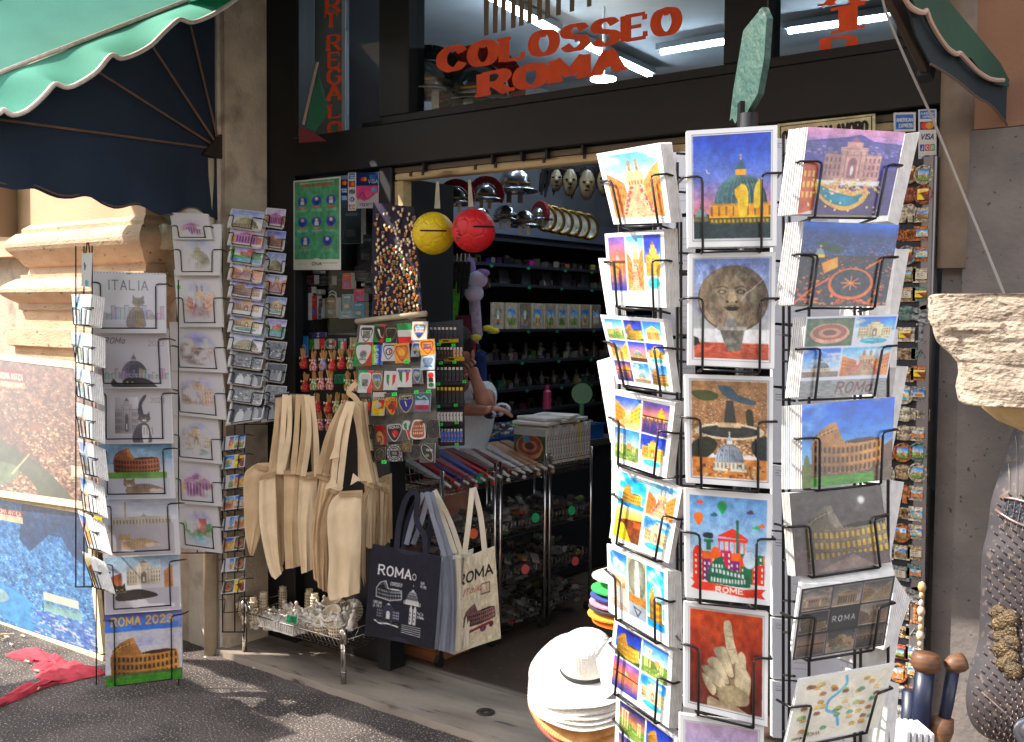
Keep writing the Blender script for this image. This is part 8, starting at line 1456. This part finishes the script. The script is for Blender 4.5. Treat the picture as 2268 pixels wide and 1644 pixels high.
# ================================================================ LETTERING ON THE GLASS
org=M('letter_orange',(236,84,30),(220,74,26),20,rough=.55)
def ribbonletters(name,txt,P0,P1,h0,h1,pl,wd=.20,serif=.26,par=None,sp=.32,thin=.45,rot=False):
 """slab-serif letters from P0 to P1 (pixels) on plane pl"""
 st,W=layout(txt,sp);b=MB();kk=[0]
 mp=lambda x,y:pl(P0[0]+(P1[0]-P0[0])*x/W+(0),P0[1]+(P1[1]-P0[1])*x/W-(h0+(h1-h0)*x/W)*y)
 def stroke(p,q,w_):
  d=np.array([q[0]-p[0],q[1]-p[1]]);L=np.hypot(*d)+1e-6;d /= L;n=np.array([-d[1],d[0]])*w_/2;p=np.array(p)-d*w_*.1;q=np.array(q)+d*w_*.1
  Q=[p-n,q-n,q+n,p+n];kk[0]+=1;a=[mp(*v)-np.array([0,3e-5*kk[0],0]) for v in Q];b.add(a,[(0,1,2,3)])
 for s_ in st:
  for p,q in zip(s_[:-1],s_[1:]):
   d=abs(q[1]-p[1])/(math.hypot(q[0]-p[0],q[1]-p[1])+1e-6);stroke(p,q,wd*(thin+(1-thin)*d))
  if serif:
   for e,o_ in ((s_[0],s_[1]),(s_[-1],s_[-2])):
    if e[1]<.03 or e[1]>.97:
     if abs(o_[1]-e[1])>.02:stroke((e[0]-serif,min(.95,max(.05,e[1]))),(e[0]+serif,min(.95,max(.05,e[1]))),wd*thin*1.0)
     else:stroke((e[0],.05 if e[1]<.5 else .95),(e[0],.24 if e[1]<.5 else .76),wd*thin)
 return b.build(name,org,par)
gp=onY(FY+.047)
ribbonletters('lettering','COLOSSEO',(978,158),(1502,72),48,54,gp,.34,.2,front);ribbonletters('lettering','ROMA',(1070,212),(1375,156),47,48,gp,.36,.2,front)
for ch,x,y,h,w_ in (('R',724,28,30,28),('T',720,62,31,26),('R',727,113,33,26),('E',729,151,33,22),('G',727,187,33,26),('A',726,223,33,28),('L',730,262,29,23),('O',728,298,27,26)):ribbonletters('lettering',ch,(x,y),(x+w_,y-3),h,h,gp,.2,.14,front)
for ch,x,y,h,w_ in (('A',1832,12,34,66),('I',1848,74,56,30),('R',1828,140,54,66)):ribbonletters('lettering',ch,(x,y),(x+w_,y-6),h,h,gp,.24,.2,front)
b=MB()
for vx in (1072,1092,1110,1132,1150,1168,1190,1208,1232,1262,1300):b.add([gp(vx,-60),gp(vx+12,-60),gp(vx+10,78-(vx-1072)*.28),gp(vx,80-(vx-1072)*.28)],[(0,1,2,3)])
o=b.build('faded_print',M('faded_ochre',(120,104,84),rough=.7),front);m=o.modifiers.new('s','SOLIDIFY');m.thickness=.001
# ================================================================ RIGHT SIDE
Q=[(1722,275),(1938,252),(1938,320),(1722,372)];c=canvas(Q,(206,196,160),k=1.0);c.rect(.03,.06,.97,.94,(20,20,20));c.rect(.04,.08,.96,.92,(206,196,160));c.text('ORARIO DI LAVORO',.06,.52,.30,(20,20,20),.28,.2,w_=.86);c.text('MATTINO',.06,.92,.12,(20,20,20),.2,w_=.2)
pls=onP(onY(FY-.02)(1830,310),270,0);card('opening_hours_sign','cream opening hours board lettered ORARIO DI LAVORO partly hidden behind cards','sign',Q,pls,c,None,1,.004,mat=prm)
logos(R4(1979,250,2028,292),['amex'],'square blue payment sticker on the black frame top right',D=fY(.016))
logos(R4(2034,243,2074,364),['amex','mc','visa','jcb','din'],'tall white sticker with five payment logos on the black frame top right',D=fY(.018))
# magnet board
MY=FY-.045;om=onY(MY)
mbd=thing('magnet_board','tall black board of souvenir magnets beside the right door frame','display board',om(2010,1640));b=MB();b.prism([om(1950,360),om(2065,350),om(2040,1700),om(1925,1700)],(0,.02,0));b.build('panel',M('board_navy',(22,24,36),rough=.6),mbd);b=MB()
for (x0,x1) in ((2062,2070),):b.prism([om(x0,345),om(x1,344),om(x1-28,1700),om(x0-28,1700)],(0,-.012,0))
b.build('edge_strip',MATS['alu_grey'],mbd)
mcol=[(206,190,160),(190,160,120),(226,214,190),(170,90,60),(150,150,150),(200,120,60),(110,140,130)]
kinds=['disc','disc','disc','disc','lion','disc','helm','helm','rect','temple','word','rect','blob','oval','rect','stamp','stamp','tile','tile','tile','rect','mouth','mouth','cross','word','rect','column','arch','letter','letter','letter','rect','rect','blob','plate','frame','disc','blob','word','disc','blob','rect']
wds=['white','sandy','cream','terracotta','grey','orange','sage green']
yy=388;r_i=0;mi=0
while yy<1640:
 for cidx,vx in enumerate((1978,2014,2048)):
  kd=kinds[mi % len(kinds)];mi+=1;vx2=vx-(yy-388)*.020;y=yy+RNG.uniform(-3,3);ci=RNG.randint(7);q=om(vx2,y);s_=.0285
  if vx2<1978-(yy-388)*.02+1 and cidx==0 and RNG.rand()<.3:pass
  t=thing('souvenir_magnet','%s %s magnet on the board, %s column, row %s' % (wds[ci],{'disc': 'round','helm': 'helmet shaped','lion': 'double headed','mouth': 'rounded stone','word': 'lettered'}.get(kd,kd),('left','middle','right')[cidx],ORD[r_i] if r_i<13 else Wn[min(r_i,19)]) if r_i<20 else '%s %s magnet low on the board, %s column, nearest row %s' % (wds[ci],kd,('left','middle','right')[cidx],('one','two','three','four','five','six','seven','eight','nine','ten')[r_i-20]),'magnet',q,'souvenir magnets on the board')
  cc=M('magnet%d' % ci,mcol[ci],tuple(int(v*.55) for v in mcol[ci]),90,rough=.6,bump=.8,bs=160,thr=(.42,.6));b=MB()
  if kd in ('disc','oval','plate'):b.lathe(q,[(.001,.010),(s_*.8,.010),(s_*.85,.013),(s_,.012),(s_,0),(.001,0)],20,(0,-1,0))
  elif kd=='helm':b.prism([q+np.array([x*s_,0,z*s_]) for x,z in smooth2([(-.9,-.9),(-1,.1),(-.5,.9),(.4,1),(.95,.5),(.5,.45),(.9,.1),(.8,-.3),(.5,-.2),(.6,-.9),(.1,-.9),(0,-.3),(-.3,-.9)])] if False else [q+np.array([x*s_,0,z*s_]) for x,z in [(-.9,-.9),(-1,.1),(-.5,.9),(.4,1),(.95,.5),(.8,.1),(.8,-.3),(.5,-.2),(.6,-.9),(.1,-.9),(0,-.3),(-.3,-.9)]],(0,-.012,0))
  elif kd=='column':b.obox(q-U*s_*.9,(1,0,0),(0,1,0),U,s_*.5,.008,s_*.12);b.obox(q+U*s_*.9,(1,0,0),(0,1,0),U,s_*.5,.008,s_*.12);b.tube([q-U*s_*.8,q+U*s_*.8],s_*.3,10)
  elif kd in ('letter','word'):
   st,W=layout('ROMA' if kd=='word' else 'RA'[RNG.randint(2)],.3);k2=(1.9 if kd=='word' else .9)*s_/W;[b.tube([q+np.array([-(.95 if kd=='word' else .45)*s_+p[0]*k2,-.006,-s_*.4+p[1]*s_*.8]) for p in z],s_*.10,5) for z in st];b.obox(q+np.array([0,.001,0]),(1,0,0),(0,1,0),U,s_,.003,s_*.6)
  elif kd=='cross':[b.obox(q+np.array([0,-.004*k,s_*(.5-.4*k)]),(1,0,.3*(-1)**k),(0,1,0),(-.3*(-1)**k,0,1),s_*.9,.005,s_*.2) for k in range(4)]
  elif kd in ('temple','arch'):b.obox(q-U*s_*.6,(1,0,0),(0,1,0),U,s_,.008,s_*.15);[b.tube([q+np.array([x*s_,0,-.5*s_]),q+np.array([x*s_,0,.4*s_])],s_*.1,6) for x in (-.8,-.4,0,.4,.8)];b.prism([q+np.array([x*s_,0,z*s_]) for x,z in ((-1,.4),(1,.4),(0,.9))],(0,-.010,0))
  elif kd in ('blob','mouth','lion'):b.ball(q,s_,12,(1,.35,.85));b.ball(q+np.array([-s_*.4,-.006,s_*.3]),s_*.45,8,(1,.6,1));b.ball(q+np.array([s_*.4,-.006,s_*.3]),s_*.45,8,(1,.6,1));b.obox(q-U*s_*.55+np.array([0,-.006,0]),(1,0,0),(0,1,0),U,s_*.6,.006,s_*.12)
  else:b.obox(q,(1,0,0),(0,1,0),U,s_*.92,.007,s_*.75);b.obox(q+np.array([0,-.008,0]),(1,0,0),(0,1,0),U,s_*.6,.003,s_*.4)
  b.build('relief',cc,t)
  if kd in ('disc','tile','rect','plate','stamp','frame','oval'):
   c=PT(22,22,(206,196,176))
   if kd=='tile':c.text('S.P.',.15,.35,.2,(60,50,50),.16,w_=.6);c.text('Q.R.',.15,.62,.16,(60,50,50),.16,w_=.6);c.rect(.2,.72,.8,.76,(120,110,100));c.rect(.2,.82,.7,.86,(120,110,100))
   else:(s_panth,s_col_day,s_sun,s_forum,s_trevi_day,s_steps)[RNG.randint(6)](c)
   g_=s_*.56;yq=-.0145 if kd not in ('disc','oval','plate') else -.0135;P=[q+np.array([x*g_*1.05,yq,z*g_]) for x,z in ((-1,.62),(1,.62),(1,-.62),(-1,-.62))]
   if kd in ('disc','plate','oval'):P=[q+np.array([x*s_*.56,yq,z*s_*.56]) for x,z in ((-1,1),(1,1),(1,-1),(-1,-1))]
   picture('print',P,np.array([0,-1.0,0]),c,prm,t)
 yy+=44;r_i+=1
# carved stone bracket (capital) lit by the sun
stn=M('capital_stone',(170,156,140),(134,120,104),14,rough=.95,bump=1.0,bs=60,c3=(96,80,70),s3=42,t3=(.57,.66),stretch=(1,1,1.6))
cap=thing('stone_bracket','weathered travertine bracket projecting from the wall at the right, sunlit','stone bracket',onY(2.62)(2180,900))
oy=onY(2.62);Zy=lambda v:float(oy(2150,v)[2]);prof=[(v,x) for v,x in ((651,2052),(656,2042),(668,2040),(690,2040),(712,2042),(724,2050),(736,2052),(752,2058),(768,2072),(786,2090),(800,2102),(806,2106),(830,2106),(860,2105),(884,2107),(893,2112),(897,2122),(893,2140),(890,2160))]
V=[];n=len(prof);ny,na=7,26;rows_=[]
pp=smoothp([np.array([x,v],float) for v,x in prof],4)
for (x,v) in pp:
 pt0=oy(x,v);xr=pt0[0];z=pt0[2];row=[]
 for k in range(na):   # rounded plan: side face, corner, front face to the right
  t_=k/(na-1)
  if t_<.3:p=np.array([xr,3.2-(3.2-2.68)*t_/.3,z])
  elif t_<.45:a=(t_-.3)/.15*math.pi/2;p=np.array([xr+.06-.06*math.cos(a),2.68-.06*math.sin(a),z])
  else:p=np.array([xr+.06+(t_-.45)/.55*(.95-(xr+.80)),2.62,z])
  row.append(p)
 rows_.append(row)
A=np.array(rows_);h_,w_,_=A.shape;nz=(fbm(h_*3,w_*3,14,5)[::3,::3]-.5);A[:,:,0]+=nz*.018;A[:,:,1]-=nz*.03;top=A[0].copy();top2=top.copy();top2[:,1]=3.2;top2[:,2]+=.004;bot=A[-1].copy();bot[:,1]=3.2
A=np.concatenate([top2[None],A,bot[None]]);mesh_obj('capital_block',A.reshape(-1,3),[tuple(f) for f in grid_faces(A.shape[0],A.shape[1])],stn,cap,smooth=True)
b=MB();b.lathe(oy(2275,905)+np.array([0,.25,0]),[(.16,0),(.155,-.02),(.12,-.05),(.06,-.075),(.02,-.10),(.001,-.11)],30);b.build('rounded_underside',M('stone_yellow',(206,180,130),(180,150,104),12,rough=.9,bump=.4,bs=70),cap,smooth=True)
# scaled armour in netting
sca=M('scale_bronze',(70,64,66),(50,48,54),10,rough=.5,metal=.3,c3=(96,84,78),s3=60,t3=(.58,.66));arm=thing('scaled_armour','bronze coloured fish-scale armour costume hanging in netting at the right edge','armour',dep(2.75)(2210,1640))
out=[(2285,905),(2262,920),(2240,965),(2226,1010),(2210,1060),(2195,1110),(2190,1150),(2186,1180),(2175,1230),(2172,1300),(2170,1360),(2166,1420),(2150,1480),(2141,1520),(2139,1556),(2146,1590),(2160,1614),(2185,1634),(2220,1645),(2270,1646)]
op=dep(2.75);po=smoothp([np.array(p,float) for p in out],5);nn=40;V=[]
for (x,y) in po:
 for k in range(nn):t_=k/(nn-1);xx=x+(2560-x)*t_;bul=.17*math.sin(math.pi*min(1,t_*1.0))**.6;p=op(xx,y);V.append(p-_f*bul)
mesh_obj('torso',np.array(V),[tuple(f) for f in grid_faces(len(po),nn)],sca,arm,smooth=True)
def onarm(x,y):
 X_=[p[0] for p in po];Y_=[p[1] for p in po];xe=np.interp(y,Y_,X_);t_=(x-xe)/(2560-xe);return op(x,y)-_f*(.17*math.sin(math.pi*min(1,max(0,t_)))**.6+.002) if t_>0 else None
b=MB();row=0;y=1085
while y<1625:
 x=2140+(8 if row % 2 else 0)
 while x<2300:
  p=onarm(x,y)
  if p is not None and x>np.interp(y,[q[1] for q in po],[q[0] for q in po])+5:pts=[p+Rr*.0085*math.cos(a)+U*(.0105*math.sin(a)+.002*math.cos(3*a)) for a in np.linspace(math.pi*.95,2.05*math.pi,7)];b.tube([q_-_f*.003 for q_ in pts],.0021,4)
  x+=15.5
 y+=12.5;row+=1
b.build('scales',M('scale_edge',(140,118,110),(96,86,86),50,rough=.35,metal=.5),arm,smooth=True)['kind']='stuff'
dk=M('armour_dark',(26,36,56),(18,26,40),60,rough=.6,bump=.8,bs=160)
for (cx,cy,rx,ry,ro) in ((2232,1128,46,24,.5),(2290,1230,20,60,0),(2300,1400,50,78,0)):
 P=[]
 for a in np.linspace(0,2*math.pi,24,endpoint=False):x=cx+rx*math.cos(a)*math.cos(ro)-ry*math.sin(a)*math.sin(ro);y=cy+rx*math.cos(a)*math.sin(ro)+ry*math.sin(a)*math.cos(ro);P.append((x,y))
 V=[];
 for f_ in (1,.66,.33,.02):V+=[(onarm(cx+(x-cx)*f_,cy+(y-cy)*f_) if onarm(cx+(x-cx)*f_,cy+(y-cy)*f_) is not None else op(cx,cy))-_f*.004 for x,y in P]
 F=[(k*24+i,k*24+(i+1) % 24,(k+1)*24+(i+1) % 24,(k+1)*24+i) for k in range(3) for i in range(24)];mesh_obj('dark_inset',V,F,dk,arm,smooth=True)
 b=MB();b.tube([p-_f*.003 for p in V[:24]],.0045,6,True);b.build('inset_rim',MATS['scale_edge'],arm,smooth=True)
b=MB();[b.ball(onarm(2190+8*math.sin(k*2.1)+ (k % 3)*8,1345+k*9)-_f*.004,.022+.005*math.sin(k),10,(1,.35,1)) for k in range(14)];b.build('golden_mask',M('gold_mask',(104,86,58),(70,58,42),40,rough=.4,metal=.4,bump=.8,bs=150),arm,smooth=True)
q=onarm(2222,1582)-_f*.004;b=MB();b.lathe(q,[(.034,0),(.036,.006),(.030,.012),(.024,.006),(.020,.012),(.014,.016),(.010,.010),(.006,.018),(.001,.020)],26,-_f);b.build('boss',M('pewter',(150,154,166),rough=.3,metal=.8),arm,smooth=True)
b=MB();b.tube([onarm(2148,1512)-_f*.006,onarm(2190,1555)-_f*.006,onarm(2240,1600)-_f*.006,onarm(2275,1628)-_f*.006],.002,5);b.build('seam_cord',MATS['scale_edge'],arm)
nt_=M('netting',(150,140,136),rough=.6);b=MB()
for k in range(30):
 x0=2150+k*8;pts=[onarm(xx,yy_) for xx,yy_ in ((x0+90-(yy_-920)*.16*1.0,yy_) for yy_ in range(925,1180,20))];pts=[p-_f*.008 for p in pts if p is not None]
 if len(pts)>2:b.tube(pts,.0007,3)
b.build('netting',nt_,arm)['kind']='stuff'
# wooden handled toy swords
wd=M('turned_wood',(110,74,48),(84,54,34),30,rough=.55,stretch=(1,1,6));nv=M('scabbard_blue',(24,32,56),rough=.4)
for k,(P,r_,lab) in enumerate((([(2050,1472),(2042,1560),(2036,1700)],.024,'thick dark blue handle with a broad wooden pommel beside the magnet board'),([(2113,1472),(2098,1560),(2072,1680)],.016,'slimmer dark blue handle with a leaning wooden pommel'))):
 pp_=dep(2.60);t=thing('toy_sword',lab,'toy sword',pp_(*P[-1]));a,c_=pp_(*P[0]),pp_(*P[1]);d=(c_-a)/np.linalg.norm(c_-a);b=MB();b.tube([a-d*-.015,c_,pp_(*P[2])],[r_,r_*.95,r_*.9],16);b.build('grip',nv,t,smooth=True);b=MB();b.lathe(a,[(.001,-.028),(r_*1.25,-.028),(r_*1.45,-.018),(r_*1.45,.004),(r_*1.2,.012),(r_*.9,.02),(.001,.02)],22,d if k==0 else d*.3+Rr*-.9);b.build('pommel',wd,t,smooth=True)
 if k:b=MB();b.lathe(pp_(2084,1615),[(.001,-.03),(.026,-.03),(.03,0),(.022,.04),(.02,.1),(.001,.1)],18,d);b.build('wooden_guard',wd,t,smooth=True)
t=thing('toy_sword','second row of dark blue handles partly hidden behind the thick one','toy sword',dep(2.7)(2015,1640));b=MB();b.tube([dep(2.68)(2018,1530),dep(2.68)(2012,1700)],.022,14);b.build('grip',nv,t,smooth=True)
b=MB();t=thing('foam_blocks','white ribbed foam block at the bottom right below the magnets','packaging',dep(2.45)(2010,1650));ff=dep(2.45)
for k in range(5):b.obox(ff(1994+k*13,1630-k*-1.5),Rr*.9+_f*.3,_f,U,.006,.05,.028)
o=b.build('block',M('foam_white',(206,204,208),rough=.8),t);bevel(o,.002)
# chain of beads at the board edge
t=thing('bead_chain','string of amber and pale beads hanging at the edge of the magnet board','bead chain',dep(2.9)(2036,1600));b=MB();b.tube([dep(2.85)(2043,1290),dep(2.85)(2037,1420),dep(2.85)(2034,1540)],.0012,5);b.build('cord',nv,t);b=MB()
for k in range(14):b.ball(dep(2.85)(2042-k*.6,1300+k*18),.008+.004*(k % 3==0),8,(1,1,1.3))
b.build('beads',M('amber',(206,150,60),(190,180,170),30,rough=.2,coat=.6),t,smooth=True)
# ================================================================ HATS
def straw_m(nm,c1,c2):return M(nm,c1,c2,40,rough=.8,bump=.16,wave=46)
hw=straw_m('straw_white',(236,232,224),(222,216,206));hb=straw_m('straw_tan',(206,150,90),(186,128,72));hp=straw_m('straw_pink',(196,96,84),(176,80,70))
HD=2.62;hc=dep(HD)(1302,1478)
def hat(c_,tilt,rb_,mat,lab,crown=True,wav=.012,ph=0.,band=False,drop=.02,cr=.068,ch_=.098):
 t=thing('sun_hat',lab,'hat',c_,'stacked sun hats');ax=np.array([tilt[0],tilt[1],1.0]);ax /= np.linalg.norm(ax);a_=np.cross(ax,[0,1.0,0]);a_ /= np.linalg.norm(a_);b_=np.cross(ax,a_);nr,na=16,72;V=[]
 for k in range(na+1):
  th=2*math.pi*k/na;ca,sa=math.cos(th),math.sin(th)
  for j in range(nr):
   s_=j/(nr-1);r_=cr*1.02+(rb_-cr*1.02)*s_;z=-drop*s_**1.6+wav*s_**2*math.sin(2*th+ph)+wav*.35*s_**2*math.sin(5*th+ph*2)+.0004*math.sin(r_*900);V.append(c_+ax*z+(ca*a_+sa*b_)*r_)
 n0=len(V);V+=[v-ax*.0022 for v in V];F=[tuple(f) for f in grid_faces(na+1,nr)]+[tuple(f[::-1]) for f in grid_faces(na+1,nr,n0)]+[((k*nr+nr-1),(k*nr+nr-1)+n0,((k+1)*nr+nr-1)+n0,((k+1)*nr+nr-1)) for k in range(na)]
 mesh_obj('brim',V,F,mat,t,smooth=True)
 if crown:
  pr_=[];
  for j in range(60):
   s_=j/59;
   if s_<.55:r_=cr*(1.02-.10*(s_/.55)**2);z=ch_*.62*s_/.55
   else:a=(s_-.55)/.45*math.pi/2;r_=cr*.92*math.cos(a);z=ch_*(.62+.38*math.sin(a))
   pr_.append((max(r_+.0006*math.sin(s_*240),.0005),z))
  b=MB();b.lathe(c_,pr_,64,ax);b.build('crown',mat,t,smooth=True)
  if band:b=MB();b.lathe(c_,[(cr*1.025,.001),(cr*1.05,.003),(cr*1.04,.012),(cr*1.01,.013)],64,ax);b.build('band',M('hat_band',(40,40,46),rough=.7),t,smooth=True)
 return t
tl=(.10,-.32)
hat(hc,tl,.150,hw,'topmost white straw hat with a thin black band',True,.014,2.3,True,.010)
for k in range(4):hat(hc-np.array([-.002*k,0,.012+.008*k]),(tl[0]+.02*k,tl[1]-.03*k),.150+.003*k,hw,'white straw hat brim, %s below the topmost hat' % ('first','second','third','fourth')[k],False,.014,2.0+.5*k,drop=.014)
hat(hc-np.array([0,0,.050]),(.14,-.34),.153,hb,'tan straw hat brim between white and pink hats',False,.010,1.0,drop=.03);hat(hc-np.array([-.01,0,.066]),(.16,-.38),.151,hp,'pink straw hat brim near the bottom of the stack',False,.008,.5,drop=.035);hat(hc-np.array([-.05,0,.082]),(.16,-.36),.143,hb,'lowest tan straw hat brim of the stack',False,.008,.5,drop=.035)
hs_=thing('hat_stand','dark post supporting the stack of straw hats','stand',(hc[0],hc[1],.03));b=MB();b.tube([(hc[0],hc[1],.03),(hc[0],hc[1],hc[2]+.02)],.012,10);b.build('post',blk,hs_)
# caps stacked behind: coloured visors
for k,(vx,vy,col,lab) in enumerate(((1352,1255,(214,206,190),'cream cap at the top of the cap stack behind the rack'),(1350,1282,(40,170,70),'green visor cap below the cream cap'),(1348,1297,(40,60,130),'blue visor cap under the green one'),(1346,1312,(206,130,150),'pink visor cap in the middle of the cap stack'),(1344,1322,(50,48,54),'black visor cap between pink and orange caps'),(1342,1338,(240,150,30),'orange visor cap at the bottom of the cap stack'),(1352,1352,(236,120,30),'second orange cap just above the straw hats'))):
 q=dep(2.75)(vx+64,vy+4);t=thing('cap',lab,'cap',q,'stacked caps');cm=M('cap%d' % k,col,tuple(int(v*.85) for v in col),9,rough=.8);b=MB();b.lathe(q,[(.075,0),(.078,.012),(.070,.05 if k else .09),(.035,.07 if k else .13),(.001,.075 if k else .14)],26);b.build('crown',cm,t,smooth=True)
 V=[]
 for i in range(13):
  a=math.radians(150+160*i/12)
  for j in range(5):r_=.070+.055*j/4*math.sin(math.pi*i/12)**.5;V.append(q+np.array([math.cos(a)*r_,math.sin(a)*r_,-.018*j/4]))
 n0=len(V);V+=[v-U*.003 for v in V];mesh_obj('visor',V,[tuple(f) for f in grid_faces(13,5)]+[tuple(f[::-1]) for f in grid_faces(13,5,n0)],cm,t,smooth=True)
# worn metal rosette on the step and a scrap of paper
p=onZ(.034)(1075,1577);t=thing('floor_socket','worn iron socket ring set in the stone door step','socket',p);b=MB();b.lathe(p,[(.012,.002),(.020,.004),(.034,.004),(.038,.0)],22);b.build('ring',M('iron',(70,60,56),(46,40,38),30,rough=.6,metal=.4,bump=.6,bs=120),t)
for vx,vy in ((797,1556),(558,1482),(450,1458),(380,1495)):q=gz(vx,vy);t=thing('paper_scrap','tiny scrap of white paper on the asphalt by the step','litter',q,'paper scraps');b=MB();b.add([q+np.array(v) for v in ((0,0,.004),(.012,.002,.006),(.013,.010,.004),(.002,.009,.007))],[(0,1,2,3)]);b.build('paper',paper,t)
